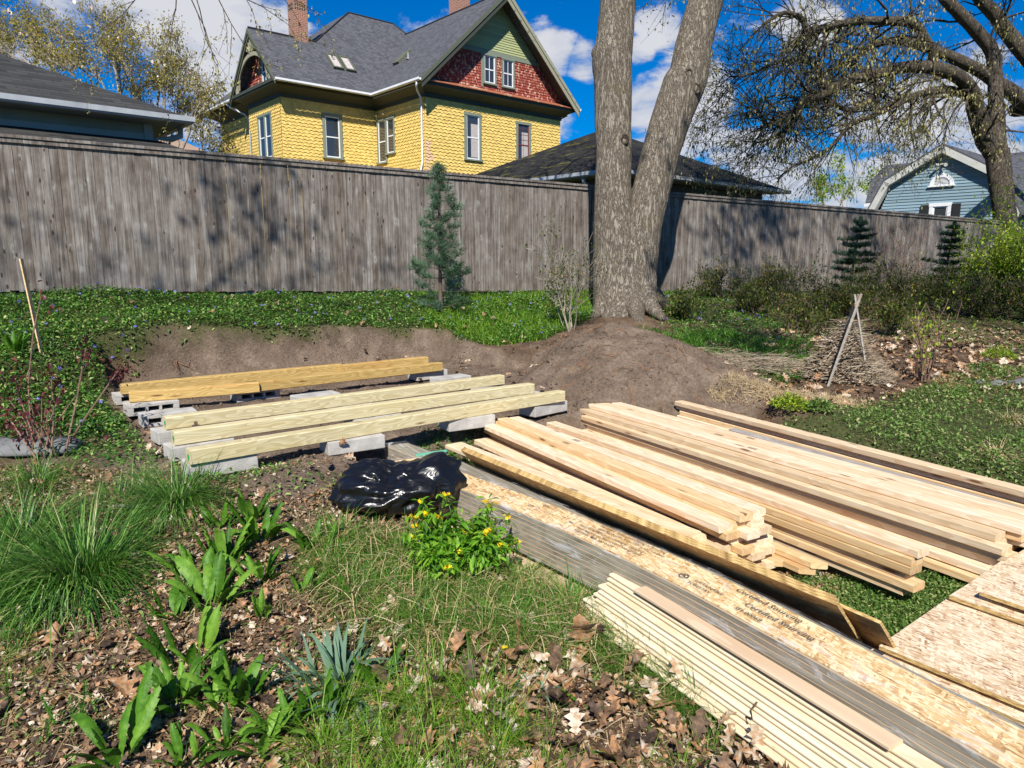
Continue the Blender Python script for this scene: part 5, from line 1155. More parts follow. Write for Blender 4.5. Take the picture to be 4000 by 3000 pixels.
DT = base.y / 1.0
def tp(px, py, w, d=None):
    d = d or dT; return (D(px, py, d), .93 * w / 2 * d / FPX)
dT = (base - Vector((0, 0, CZ))).dot(Vector((0, C_, -S_)))
mb = MB()
limb(mb, [tp(2425, 1270, 290), tp(2418, 1190, 225), tp(2405, 1100, 190), tp(2398, 900, 172), tp(2394, 720, 150), tp(2398, 600, 150), tp(2394, 480, 152), tp(2395, 330, 158), tp(2390, 240, 168), tp(2398, 180, 158), tp(2408, 80, 150), tp(2415, -60, 150), tp(2400, -400, 140), tp(2330, -900, 120)], 28, 5, .012, 1, off=base)
limb(mb, [tp(2530, 1250, 150), tp(2490, 1180, 160), tp(2480, 1100, 175), tp(2490, 1000, 175), tp(2510, 880, 160), tp(2545, 740, 158), tp(2580, 600, 158), tp(2620, 470, 165), tp(2668, 340, 178), tp(2690, 290, 165), tp(2706, 190, 152), tp(2740, 60, 145), tp(2775, -60, 145), tp(2900, -500, 130), tp(3000, -900, 110)], 28, 5, .012, 2, off=base)
# bark swellings and root flare
for (x, y, w_, x2, y2, w2) in ((2335, 205, 60, 2330, 235, 20), (2720, 330, 60, 2745, 345, 25), (2765, 120, 40, 2780, 130, 14)): limb(mb, [tp(x + (40 if x < 2500 else -40), y - 10, w_ * 1.5), tp(x, y, w_), tp(x2, y2, w2)], 12, 4, .02, x, off=base)
limb(mb, [tp(2505, 1060, 130, dT - .02), tp(2515, 1140, 115, dT - .12), tp(2540, 1195, 76, dT - .35), tp(2590, 1245, 26, dT - .75)], 14, 5, .03, 5, off=base)
limb(mb, [tp(2455, 1050, 140, dT - .04), tp(2460, 1140, 125, dT - .14), tp(2480, 1205, 84, dT - .36), tp(2500, 1265, 26, dT - .8)], 14, 5, .03, 6, off=base)
limb(mb, [tp(2390, 1060, 120, dT), tp(2372, 1150, 105, dT - .08), tp(2345, 1210, 62, dT - .25), tp(2310, 1240, 30, dT - .4)], 14, 5, .03, 7, off=base)
limb(mb, [tp(2540, 1130, 60, dT + .3), tp(2570, 1150, 42, dT + .3), tp(2600, 1200, 20, dT + .1)], 10, 5, .03, 8, off=base)
trunk = mb.build('trunk', 'maple_bark', MT, smooth=True)
for i, (x, y, w_, dd) in enumerate(((2440, 545, 24, .24), (2690, 285, 20, .29), (2722, 345, 26, .25))):
    mb = MB(); c0 = D(x, y, dT - dd) - base; n = 12; r_ = w_ / 2 * dT / FPX
    V = []; 
    for q, (k, yy) in enumerate(((1.5, .0), (1.25, -.03), (.8, -.025), (.35, .02))): V += [c0 + Vector((cos(2 * pi * j / n) * r_ * k, yy, sin(2 * pi * j / n) * r_ * k * 1.25)) for j in range(n)]
    F = [(q * n + j, q * n + (j + 1) % n, (q + 1) * n + (j + 1) % n, (q + 1) * n + j) for q in range(3) for j in range(n)] + [tuple(3 * n + j for j in range(n))]
    mb.grid(V, F); mb.build('knot', 'oak_bark', MT, smooth=True)

def grow(mb, p, d, L_, r, lvl, tips, rr, grav=-.1, spread=.6, seg=3, nch=(2, 4), shrink=.68, sides=(6, 5, 4, 3, 3), minr=.002, wob=.18):
    pts = [p]; rad = [r]; dirv_ = d.normalized(); kids = []
    for i in range(seg):
        dirv_ = (dirv_ + Vector((rr.uniform(-1, 1), rr.uniform(-1, 1), rr.uniform(-1, 1))) * wob + Vector((0, 0, grav))).normalized()
        p = p + dirv_ * (L_ / seg); pts.append(p); rad.append(max(minr, r * (1 - .55 * (i + 1) / seg)))
        if lvl > 0: kids.append((p, dirv_.copy(), rad[-1]))
        if lvl <= 1: tips.append((p, dirv_.copy()))
    mb.tube(pts, rad, sides[min(len(sides) - 1, 4 - min(4, lvl))], .5, False)
    if lvl > 0:
        for _ in range(rr.randint(*nch)):
            q, dd, rq = rr.choice(kids); ax = Vector((rr.uniform(-1, 1), rr.uniform(-1, 1), rr.uniform(-1, 1))).cross(dd)
            if ax.length < .1: continue
            nd = (dd + ax.normalized() * spread * rr.uniform(.7, 1.5)).normalized(); grow(mb, q, nd, L_ * shrink * rr.uniform(.75, 1.2), rq * .75, lvl - 1, tips, rr, grav, spread, seg, nch, shrink, sides, minr, wob)
def leaves_at(name, tips, n_per, size, mat, parent, loc, temps=None, spread=.08, droop=None, sub=1.0, seed=0, rpow=1.0):
    P = np.array([tuple(t_[0]) for t_ in tips]); k = RNG.random(len(P)) < sub; P = P[k]; P = np.repeat(P, n_per, 0); n = len(P)
    P = P + RNG.normal(0, spread, (n, 3)); yaw = U(0, 6.28, n)
    tilt = U(-1.6, .6, n) if droop is None else RNG.normal(droop, .35, n)
    return scatter(name, temps or [t_diamond()], P, yaw, tilt, U(-.5, .5, n), U(size * .6, size * 1.3, n), RNG.random(n) ** rpow, mat, parent, None)
# crown of the maple, above the frame
mb = MB(); tips = []; rr = random.Random(4)
for (px, py, dd, rd) in ((2400, -400, (-.5, -.3, .8), .2), (2330, -900, (.0, -.4, 1), .18), (2330, -900, (-.7, .3, .7), .16), (2900, -500, (.6, -.3, .7), .18), (3000, -900, (.3, .3, 1), .16), (3000, -900, (.9, -.2, .6), .15), (2400, -300, (-.2, .7, .6), .14), (2800, -300, (.3, .7, .7), .14), (2390, -250, (-.9, .1, .5), .12)):
    p = D(px, py, dT) - base; grow(mb, p, Vector(dd), 3.0, rd, 4, tips, rr, .03, .6, 3, (3, 4), .72)
mb.build('branches', 'maple_bark', MT); leaves_at('foliage', tips, 2, .07, 'oak_catkin', MT, None, [t_leaf(.5)], .12, sub=.8)

# -- arching oak at the right
ob_ = Vector(D(3945, 1010, 21.5)); ob_.z = gz(ob_.x, ob_.y) - .2
OT = thing('oak_tree', 'tall tree at the right edge with long arching limbs and hanging yellow green catkins', 'tree', tuple(ob_))
def op(px, py, w_, d): return (D(px, py, d), w_ / 2 * d / FPX * 1.05)
mb = MB(); tips = []; rr = random.Random(9)
Tt = [op(3945, 1080, 95, 21.5), op(3938, 976, 82, 21.5), op(3920, 800, 76, 21.5), op(3905, 680, 80, 21.5), op(3895, 590, 82, 21.5)]
limb(mb, Tt, 16, 5, .02, 1, off=ob_)
LIMBS = [
 [op(3895, 600, 80, 21.5), op(3850, 545, 68, 21.4), op(3815, 440, 62, 21), op(3795, 360, 55, 20.5), op(3750, 305, 50, 20), op(3665, 268, 48, 19.5), op(3540, 262, 44, 19), op(3420, 290, 40, 18.5), op(3300, 325, 36, 18), op(3217, 370, 32, 17.6), op(3136, 395, 26, 17.2), op(3080, 455, 20, 17), op(2998, 488, 15, 16.8), op(2965, 440, 12, 16.7), op(2916, 455, 9, 16.5)],
 [op(3900, 590, 60, 21.5), op(3893, 480, 52, 21.6), op(3888, 325, 50, 21.6), op(3876, 205, 48, 21.5), op(3820, 130, 46, 21.3), op(3746, 50, 44, 21), op(3690, -10, 42, 20.8), op(3600, -150, 36, 20.5)],
 [op(3650, 262, 36, 19.4), op(3640, 195, 34, 19.2), op(3616, 155, 34, 19), op(3567, 92, 36, 18.8), op(3470, 82, 32, 18.4), op(3323, 86, 28, 18), op(3160, 126, 24, 17.4), op(3136, 75, 18, 17.2), op(3062, 50, 16, 17), op(2980, 98, 12, 16.6)],
 [op(4060, 440, 66, 22.5), op(3925, 342, 50, 22), op(3811, 268, 44, 21.5), op(3665, 203, 38, 21), op(3543, 163, 34, 20.5), op(3420, 171, 28, 20), op(3339, 228, 20, 19.6), op(3258, 268, 14, 19.2)],
 [op(4100, 330, 60, 22), op(3950, 146, 52, 21.8), op(3892, 65, 48, 21.6), op(3835, 0, 46, 21.4), op(3740, -120, 40, 21)],
 [op(3800, 400, 36, 21), op(3786, 382, 34, 20.8), op(3705, 350, 30, 20.2), op(3600, 366, 26, 19.6), op(3502, 407, 22, 19), op(3404, 455, 18, 18.5), op(3323, 488, 15, 18.1), op(3250, 570, 12, 17.8), op(3176, 618, 10, 17.6), op(3095, 651, 8, 17.4), op(3038, 700, 6, 17.3)],
 [op(3480, 300, 26, 18.8), op(3420, 370, 22, 18.6), op(3323, 430, 20, 18.2), op(3217, 390, 16, 17.8), op(3130, 420, 12, 17.5), op(3050, 520, 9, 17.2), op(2950, 560, 7, 17)],
 [op(3225, 365, 18, 17.8), op(3200, 270, 16, 17.6), op(3120, 235, 14, 17.3), op(3020, 250, 12, 17), op(2930, 290, 9, 16.7), op(2850, 300, 6, 16.5)],
 [op(3960, 430, 50, 23), op(4120, 420, 60, 23.5), op(4300, 500, 70, 24), op(4400, 1000, 80, 24)]]
for i, lm in enumerate(LIMBS):
    out, rad = limb(mb, lm, 10 if i < 5 else 8, 5, .05, i + 3, off=ob_)
    if i == 8: continue
    for k in range(4, len(out)):
        n_ = 1 if rad[k] > .12 else 2
        for _ in range(n_):
            if rr.random() < (.34 if rad[k] > .16 else .62):
                tdir = (out[k] - out[k - 1]).normalized(); dd = tdir * .5 + Vector((rr.uniform(-1, .5), rr.uniform(-.8, .8), rr.uniform(-.9, .7)))
                grow(mb, out[k], dd, rr.uniform(.9, 1.7), max(.012, min(.04, rad[k] * .40)), 3 if rad[k] > .07 else 2, tips, rr, -.07, .7, 3, (2, 4), .66, (5, 4, 3, 3, 3), .0045, .25)
mb.build('branches', 'oak_bark', OT, smooth=True)
leaves_at('foliage', tips, 2, .085, 'oak_catkin', OT, None, [t_diamond(.42, .1), t_leaf(.4)], .07, -1.25, sub=.42)
# -- blossoming tree behind the left garage
def crown_tree(name, lab, px, pyb, d, specs, bark, leafm, lsize, nper, lvl=4, L0=1.6, grav=.06, extra=None, sub=.9, spread=.08, minr=.006, nch=(3, 4), r0=.12, group=None):
    b_ = D(px, pyb, d); b_.z = gz(b_.x, b_.y) - .1; t = thing(name, lab, 'tree', tuple(b_), 0, group); mb = MB(); tips = []; rr = random.Random(int(px) + 3)
    for (x, y, dd, w_) in specs:
        q = D(x, y, d + dd) - b_; m_ = Vector((q.x * .35, q.y * .35, q.z * .55)); mb.tube([Vector((0, 0, 0)), m_, q], [r0, r0 * .8, r0 * .5], 7, .5, False)
        grow(mb, q, Vector((q.x * .3 + rr.uniform(-.3, .3), rr.uniform(-.4, .4), 1.0)), L0 * w_, r0 * .5, lvl, tips, rr, grav, .62, 3, nch, .70, (6, 5, 4, 3, 3), minr, .22)
    mb.build('branches', bark, t); leaves_at('foliage', tips, nper, lsize, leafm, t, None, [t_diamond(.5, .1), t_leaf(.5)], spread, sub=sub)
    if extra: 
        m_, sz, sb = extra; leaves_at('blossom', tips, 1, sz, m_, t, None, [t_leaf(.7)], .05, sub=sb)
    return t
crown_tree('magnolia_tree', 'spreading tree with small yellow green leaves and pale blossoms behind the left garage', 560, 1000, 23, [(250, 330, 0, 1), (420, 380, .5, 1), (560, 420, 0, 1.1), (640, 480, -.5, 1), (140, 270, 0, 1), (700, 560, .5, .9), (350, 300, 1, .9), (520, 320, 1, .9), (620, 370, 0, .9), (780, 620, 0, .7), (60, 270, .5, .9), (-150, 200, 0, 1), (200, 260, 1, .9), (480, 420, -1, 1), (690, 470, 1, .9), (330, 400, -1, 1), (580, 560, 0, 1), (740, 520, -.6, .8), (820, 660, .5, .6), (450, 270, .6, .7), (650, 620, .5, .9)], 'grey_twig', 'magnolia_leaf', .085, 2, 4, 1.2, .06, ('blossom', .12, .035), r0=.07, spread=.13, sub=.8)
crown_tree('leafing_tree', 'far tree with pink white flowers at the top left corner', -60, 900, 30, [(-20, 250, 0, 1), (-120, 200, 0, 1), (40, 330, 0, .9), (-300, 300, 0, 1)], 'grey_twig', 'magnolia_leaf', .12, 3, 4, 1.7, .1, ('blossom', .16, .07), r0=.13)
crown_tree('budding_tree', 'small pale yellow green budding tree between the garage and blue house', 3300, 1000, 48, [(3230, 850, 0, .9), (3300, 840, 0, 1.1), (3370, 850, 0, 1), (3270, 830, 2, 1), (3400, 860, 1, .7)], 'grey_twig', 'lime_leaf', .20, 3, 3, 1.7, .25, r0=.08, spread=.15)
crown_tree('street_tree', 'leafing tree far behind the right side of the garage roof', 3110, 1000, 40, [(3090, 880, 0, .6), (3130, 890, 0, .5)], 'grey_twig', 'vinca_leaf', .16, 3, 3, .9, .1, r0=.06, spread=.15)
# -- trees beside the photographer, whose boughs shade the far right of the garden and reach into the top of the view
def shade_tree(name, lab, bx, by, tops, seed, leaf_sub, extra=None):
    b_ = Vector((bx, by, gz(bx, by) - .2)); t = thing(name, lab, 'tree', tuple(b_)); mb = MB(); tips = []; rr = random.Random(seed)
    for (x, y, z, L_) in tops:
        q = Vector((x, y, z)) - b_; m1 = Vector((q.x * .12, q.y * .12, q.z * .5)); m2 = Vector((q.x * .55, q.y * .55, q.z * .82)); limb(mb, [(Vector((0, 0, 0)), .30), (m1, .16), (m2, .06), (q, .04)], 10, 4, .03, seed)
        grow(mb, q, Vector((q.x * .2, q.y * .2, 1.2)), L_, .035, 4, tips, rr, .0, .75, 3, (3, 4), .74, (6, 5, 4, 3, 3), .006, .22)
    if extra: extra(mb, tips, rr, b_)
    mb.build('branches', 'oak_bark', t); leaves_at('foliage', tips, 3, .13, 'oak_catkin', t, None, [t_leaf(.6)], .15, sub=leaf_sub); return t
shade_tree('shade_tree', 'spreading tree to the right of the viewpoint shading the far fence', 11.5, 0.0, [(7.5, .5, 9, 2.1), (6.0, 3.0, 9.5, 2.0), (9, 3.5, 10, 2.3), (11, 2, 11, 2.3), (12.5, 4.5, 10, 2.2), (8, 6.0, 11, 2.0), (4.8, 1.0, 9, 1.7), (10, 6.5, 11.5, 2.2), (7.0, 4.0, 12.0, 2.0), (13, 7, 12, 2.2), (5.2, 4.5, 11.5, 1.6), (16, 6, 12, 2.2), (15, 9, 13, 2.3)], 21, .48)
def overhang(mb, tips, rr, b_):
    A0 = Vector((-5.0, .5, 9.5)) - b_; A1 = Vector((-2.6, 4.6, 5.6)) - b_; limb(mb, [(A0, .016), (A0.lerp(A1, .5) + Vector((0, 0, .5)), .013), (A1, .011)], 6, 4, .02, 3)
    for (px, py, d, dd) in ((690, -40, 6.0, (-.3, .1, -.6)), (760, -30, 6.1, (.1, .0, -.8)), (840, -30, 6.2, (.4, .1, -.6)), (900, -40, 6.2, (.9, .2, -.35)), (560, -50, 5.9, (-.5, 0, -.5)), (1020, -60, 6.4, (.8, .2, -.3)), (740, -20, 6.0, (.5, .1, -.9))):
        q = D(px, py, d) - b_; limb(mb, [(A1, .009), ((A1 + q) / 2 + Vector((0, 0, .3)), .008), (q, .006)], 6, 4, .02, 3)
        grow(mb, q, Vector(dd), .55, .006, 2, tips_o, rr, -.05, .6, 4, (2, 3), .7, (4, 4, 3, 3, 3), .0015, .22)
tips_o = []
st = shade_tree('bare_tree', 'sparse spring tree left of the viewpoint whose drooping twigs reach into the sky', -11, -6.0, [(-6.5, -2.5, 9.0, 1.5), (-8, -1, 9, 1.6), (-10, -2, 9, 1.6), (-8, .5, 10, 1.7), (-5.0, .5, 9.5, 1.5)], 31, .12, overhang)
leaves_at('leaf_buds', tips_o, 4, .028, 'oak_catkin', st, None, [t_leaf(.5)], .018, -.6, sub=.55)

# ================================================================== CONIFERS
def conifer(lab, px, pyb, pyt, d, halfw, mat, whorls, seed, blue, dens=1.0, gapy=0.0, ground=None):
    b_ = D(px, pyb, d); b_.z = gz(b_.x, b_.y) - .03; top = D(px + (0 if blue else 25), pyt, d); Hh = top.z - b_.z
    t = thing('young_conifer', lab, 'tree', tuple(b_), 0, 'young conifers by the fence'); rr = random.Random(seed); mb = MB(); lean_ = (top.x - b_.x)
    tr_ = [Vector((lean_ * k / 6, rr.uniform(-.01, .01), Hh * k / 6)) for k in range(7)]; mb.tube(tr_, [.03 * (1 - k / 7.5) + .004 for k in range(7)], 7)
    pos, dirs = [], []
    for wv in range(whorls):
        f = .06 + .9 * wv / (whorls - 1) if blue else .12 + .80 * (wv / (whorls - 1)) ** .9
        z = Hh * f; n = (rr.randint(3, 5) if blue else rr.randint(5, 7)) if f < .85 else 4; R0 = halfw * (1.08 - f) ** (.5 if blue else .75) * rr.uniform(.7, 1.2)
        if blue and .10 < f < .22: n = 2; R0 *= .8
        for k in range(n):
            a = 2 * pi * k / n + rr.uniform(-.4, .4); L_ = R0 * rr.uniform(.6, 1.15); up = rr.uniform(.0, .35) if not blue else rr.uniform(.15, .6)
            p0 = Vector((lean_ * f, 0, z)); p1 = p0 + Vector((cos(a) * L_ * .6, sin(a) * L_ * .6, up * L_ * .3)); p2 = p0 + Vector((cos(a) * L_, sin(a) * L_, up * L_ * .7))
            mb.tube([p0, p1, p2], [.007, .005, .003], 4)
            nn_ = max(4, int(L_ * 60 * dens))
            for q in range(nn_):
                s_ = rr.uniform(.5, 1.05) if blue else rr.uniform(.2, 1.0); pc = p0.lerp(p2, s_) + Vector((rr.gauss(0, .03), rr.gauss(0, .03), rr.gauss(0, .018 if not blue else .03)))
                pos.append(pc); dirs.append((a, up))
    for q in range(int(26 * dens)): pos.append(Vector((lean_ * .96, 0, Hh * rr.uniform(.86, 1.0)))); dirs.append((rr.uniform(0, 6.28), 1.2))
    mb.build('trunk', 'twig_bark', t)
    # each tuft = several needles
    tufts = []
    for s_ in range(4):
        r2 = random.Random(s_); V = []; F = []
        for k in range(13):
            a, e = r2.uniform(0, 6.28), r2.uniform(-.3, 1.3); dv = Vector((cos(a) * cos(e), sin(a) * cos(e) * .8 + .35, sin(e))).normalized(); sd_ = dv.orthogonal().normalized() * (.035 if blue else .055); i = len(V)
            V += [tuple(-sd_), tuple(sd_), tuple(dv)]; F.append((i, i + 1, i + 2))
        tufts.append((np.array(V), np.array(F)))
    P = np.array([tuple(x) for x in pos]); n = len(P); yw = np.array([x[0] - pi / 2 for x in dirs])
    scatter('needles', tufts, P, yw + U(-.5, .5, n), U(-.1, .5, n), U(-.3, .3, n), U(.045, .075, n) * (1.45 if blue else 1.05), np.clip(RNG.normal(.5, .25, n), 0, 1), mat, t)
    return t
conifer('young blue green pine with rounded tufts standing before the plain left fence', 1722, 1232, 655, 10.1, .36, 'needle', 15, 3, True, 1.5)
conifer('dark young fir with flat tiers against the dappled right fence, nearer the maple', 3318, 1110, 850, 13.6, .56, 'dark_needle', 9, 5, False, 2.6)
conifer('dark young fir with flat tiers nearest the right end of the fence', 3680, 1110, 868, 15.6, .56, 'dark_needle', 9, 6, False, 2.6)

# ================================================================== SHRUBS
def shrub(name, lab, pos, Hh, R, nst, mat, lsize, nper, seed, bark='twig_bark', lvl=2, sub=.9, spreadf=.05, grp=None, cat='shrub', up=1.0, temps=None, minr=.0025):
    t = thing(name, lab, cat, tuple(pos), 0, grp); mb = MB(); tips = []; rr = random.Random(seed)
    for k in range(nst):
        a = rr.uniform(0, 6.28); q = rr.uniform(0, .25) * R; dd = Vector((cos(a) * R / Hh * rr.uniform(.2, 1.1), sin(a) * R / Hh * rr.uniform(.2, 1.1), up))
        grow(mb, Vector((cos(a) * q, sin(a) * q, -.02)), dd, Hh * rr.uniform(.45, .75), .008 + Hh * .004, lvl, tips, rr, .06, .55, 3, (2, 4), .7, (5, 4, 4, 4, 3), minr, .16)
    mb.build('stems', bark, t); leaves_at('foliage', tips, nper, lsize, mat, t, None, temps or [t_leaf(.5), t_diamond(.5)], spreadf, sub=sub); return t
p = gpix(2235, 1290); shrub('budding_shrub', 'leggy shrub with fresh green leaves behind the soil heap beside the maple', p, .95, .5, 8, 'shrub_leaf', .036, 3, 3, 'grey_twig', 3, spreadf=.04, sub=.6)
SH = [(2830, 1200, 13.0, .75, .6), (2960, 1290, 11.6, .7, .7), (3060, 1240, 12.6, .95, .7), (3200, 1260, 12.2, .8, .8), (3330, 1280, 12, .9, .7), (3150, 1330, 10.6, .55, .6), (3440, 1260, 12.8, .95, .8), (3570, 1280, 12.4, .9, .8), (3700, 1300, 12.2, .95, .8), (3830, 1310, 12.2, 1.0, .9), (3500, 1330, 10.9, .75, .7), (3960, 1330, 11.8, 1.1, .9), (4120, 1330, 11.6, 1.1, .9), (2700, 1330, 10.2, .5, .5)]
wh = ['just right of the maple roots', 'in front of the dappled fence beside the maple', 'second from the maple along the right fence', 'midway between the maple and first fir', 'at the foot of the first dark fir', 'low in the shade before the taller shrubs', 'between the two dark firs near the first', 'between the two dark firs', 'at the foot of the second dark fir', 'right of the second dark fir', 'low in front of the row below the firs', 'near the right frame edge by the tree trunk', 'beyond the right frame edge', 'sparse in the grass below the maple roots']
for i, (x, y, d, h_, R_2) in enumerate(SH):
    b_ = D(x, y, d); b_.z = gz(b_.x, b_.y); shrub('azalea_shrub', 'olive green leafy shrub ' + wh[i], b_, h_ * .66, R_2, 11 if h_ > .6 else 7, 'shrub_leaf', .045, 2, 40 + i, 'twig_bark', 3, spreadf=.06, grp='shrubs along the right fence')
for i, (x, y, d, h_, lb) in enumerate(((3930, 1240, 14.5, 1.6, 'bright lime green bush beside the trunk at the right end of the fence'), (3840, 1240, 15.0, .75, 'small lime green bush left of the bright bush at fence end'), (4060, 1290, 12.8, 1.5, 'lime green bush cut by the right frame edge'))):
    b_ = D(x, y, d); b_.z = gz(b_.x, b_.y); shrub('lime_bush', lb, b_, h_, .95, 14, 'lime_leaf', .07, 4, 60 + i, 'twig_bark', 3, spreadf=.08)
for i, (x, y, d, h_, lb) in enumerate(((3480, 1200, 15.6, 1.55, 'bare pinkish stemmed shrub with few leaves between the two firs'), (3560, 1190, 16, 1.2, 'second bare twiggy shrub close left of the second fir'))):
    b_ = D(x, y, d); b_.z = gz(b_.x, b_.y); shrub('bare_shrub', lb, b_, h_, .6, 4, 'lime_leaf', .06, 1, 70 + i, 'red_twig', 2, sub=.3, minr=.004)
b_ = gpix(3600, 1490); shrub('bud_stem_plant', 'thin upright leafing stems in brown leaves at the right of the twig heap', b_, .75, .22, 6, 'lime_leaf', .045, 2, 80, 'red_twig', 2, sub=.5)
b_ = D(3790, 940, 21); b_.z = gz(b_.x, b_.y); shrub('garden_bush', 'small green bush in front of the blue clapboard wall', b_, 1.9, .6, 6, 'vinca_leaf', .09, 2, 82, lvl=2)
# purple barberry at left
PB = thing('purple_shrub', 'shrub with dark purple red leaves and tall bare stems at the left edge', 'shrub', tuple(gpix(170, 1790)))
mb = MB(); tips = []; rr = random.Random(6); bb = PB.location; d0 = (bb - Vector((0, 0, CZ))).dot(Vector((0, C_, -S_)))
for pts in ([(130, 1800), (110, 1500), (130, 1300), (160, 1160)], [(250, 1790), (300, 1560), (335, 1360)], [(160, 1790), (80, 1560), (60, 1480)], [(230, 1790), (320, 1650), (460, 1450)], [(140, 1790), (40, 1640)], [(200, 1780), (210, 1600), (200, 1480)], [(180, 1790), (120, 1620)]):
    V = [D(x, y, d0 + rr.uniform(-.1, .1)) - bb for x, y in pts]; mb.tube(V, [.007 - .0012 * k for k in range(len(V))], 5)
    for _ in range(14 if len(pts) < 4 else 3): tips.append((V[-1] + Vector((rr.gauss(0, .03), rr.gauss(0, .03), rr.gauss(0, .05))), None))
for k in range(90): a = rr.uniform(0, 6.28); tips.append((D(rr.gauss(130, 110), rr.gauss(1620, 70), d0 + rr.uniform(-.3, .3)) - bb, None))
for k in range(12):
    q = D(rr.uniform(20, 300), rr.uniform(1530, 1660), d0 + rr.uniform(-.2, .2)) - bb; mb.tube([Vector((rr.uniform(-.1, .1), 0, 0)), q * .5 + Vector((0, 0, .05)), q], [.006, .004, .002], 4)
mb.build('stems', 'red_twig', PB); leaves_at('foliage', tips, 3, .036, 'purple_leaf', PB, None, [t_leaf(.55)], .022, sub=1)
# stake
a, b_ = gpix(170, 1390), None; top = D(82, 1010, (a - Vector((0, 0, CZ))).dot(Vector((0, C_, -S_))) - .15); base_ = a - Vector((0, 0, .15))
mb = MB(); dv = top - base_; L_ = dv.length; q = dv.to_track_quat('Z', 'Y').to_matrix().to_4x4(); mb.box((-.022, -.006, 0), (.022, .006, L_), M4=q); o = mb.build('wood_stake', 'orange_lumber'); o.location = base_
tag(o, 'thin tan wooden stake leaning left at the end of the dug bed', 'stake')
# tripod with twig heap
cB = gpix(2945, 1505); dC = (cB - Vector((0, 0, CZ))).dot(Vector((0, C_, -S_))); tp3 = thing('cane_tripod', 'grey wooden cane tripod tied near the top over a heap of twigs', 'tripod', tuple(cB))
apx = D(3345, 1195, 0) ; 
def DZ(px, py, ref): d = (ref - Vector((0, 0, CZ))).dot(Vector((0, C_, -S_))); return D(px, py, d)
cB2 = gpix(3290, 1500)
apex = DZ(3347, 1190, cB2)
for (fx, fy, tx, ty, dd) in ((3235, 1510, 3365, 1148, .0), (3392, 1495, 3338, 1150, .08), (3330, 1430, 3352, 1150, .55)):
    f_ = gpix(fx, fy) if dd < .3 else DZ(fx, fy, cB2) + Vector((0, .5, -.1)); t0 = DZ(tx, ty, cB2); dv = t0 - f_; f_ = f_ - dv * .04; dv = t0 - f_
    mb = MB(); mb.box((-.010, -.008, 0), (.010, .008, dv.length), M4=dv.to_track_quat('Z', 'Y').to_matrix().to_4x4()); o = mb.build('leg', 'grey_stake', tp3); o.location = f_ - cB
mb = MB(); c_ = apex - cB
for k in range(3): mb.tube([c_ + Vector((.02 * cos(a_), .02 * sin(a_), -.012 + .010 * k + .004 * sin(3 * a_))) for a_ in [2 * pi * j / 10 for j in range(11)]], .004, 5)
mb.build('tie', 'straw', tp3)
heapc = gpix(3300, 1475)
def stalks(name, n, cx_, cy_, rx, ry, hh, ln, seed, mat, rad=.004, dirb=None, parent=None, lay=.25):
    V0, F0_, R0_ = [], [], []; rg = np.random.default_rng(seed); a = rg.uniform(0, 6.28, n); r = np.sqrt(rg.uniform(0, 1, n)); x = cx_ + np.cos(a) * r * rx; y = cy_ + np.sin(a) * r * ry
    z = ground_z(x, y) + np.clip(1 - r, 0, 1) ** 1.1 * hh * rg.uniform(.1, 1, n) + .01; th_ = rg.normal(dirb, .55, n) if dirb is not None else rg.uniform(0, 6.28, n); el = rg.normal(0, lay, n); L_ = rg.uniform(.5, 1.2, n) * ln
    dv = np.stack([np.cos(th_) * np.cos(el), np.sin(th_) * np.cos(el), np.sin(el)], 1); c = np.stack([x, y, z], 1); sdv = np.cross(dv, [0, 0, 1.0]); sdv /= np.linalg.norm(sdv, axis=1)[:, None]; up = np.cross(sdv, dv)
    bow = rg.normal(0, .06, n)[:, None] * L_[:, None]
    pts = [c - dv * L_[:, None] / 2, c + up * bow + sdv * bow, c + dv * L_[:, None] / 2]; rr_ = [rad, rad * .9, rad * .4]
    V = np.stack([p_ + (sdv * cos(q) + up * sin(q)) * r2 for p_, r2 in zip(pts, rr_) for q in (0.0, 2.09, 4.19)], 1).reshape(-1, 3)
    f = np.array([(i * 3 + k, i * 3 + (k + 1) % 3, i * 3 + 3 + (k + 1) % 3, i * 3 + 3 + k) for i in range(2) for k in range(3)]); F = (f[None] + (np.arange(n) * 9)[:, None, None]).reshape(-1, 4)
    return npmesh(name, V, F, np.repeat(rg.random(n), 9), mat, parent)
o = stalks('twig_heap', 2600, heapc.x + .03, heapc.y + .05, .36, .36, .68, .38, 3, 'dry_stalk', .0045, 0.2, None, .22); tag(o, 'conical heap of cut dry stems under the cane tripod', 'twig heap', kind='stuff')
c2 = gpix(3000, 1440); o = stalks('brush_pile', 550, c2.x - .1, c2.y, .75, .35, .16, .75, 4, 'dry_stalk', .0028, .1, None, .16); tag(o, 'flat spread of thin dry brush left of the twig heap', 'brush', kind='stuff')

# ================================================================== GROUND COVER
FRAG = [t_frag(i) for i in range(5)]; OAK = [t_oak(i) for i in range(7)]
BLD = [t_blade(.022, b_) for b_ in (.15, .4, .7, 1.0, 1.4)]; BLDW = [t_blade(.035, b_) for b_ in (.3, .7, 1.1)]
LEAF2 = [t_leaf(.45), t_leaf(.38, .05, .4), t_diamond(.5)]
def cover(name, lab, n, polys, mat, temps, size, h=(0, .05), tilt=(-.5, .9), box=(-6, 8, .9, 14), excl=(), soil_ok=False, wscale=None, patch=None, rp=1.0, cat=None, lift=0.0, group=None):
    P = samp(n, polys, box, excl, soil_ok, patch); m_ = len(P); P[:, 2] += U(h[0], h[1], m_) + lift
    o = scatter(name, temps, P, U(0, 6.28, m_), U(tilt[0], tilt[1], m_), U(-.5, .5, m_), U(size[0], size[1], m_), RNG.random(m_) ** rp, mat); return tag(o, lab, cat, kind='stuff')
lump = lambda x, y: np.clip(.45 + 1.1 * fbm(x, y, 1.6, 3, 12), .12, 1)
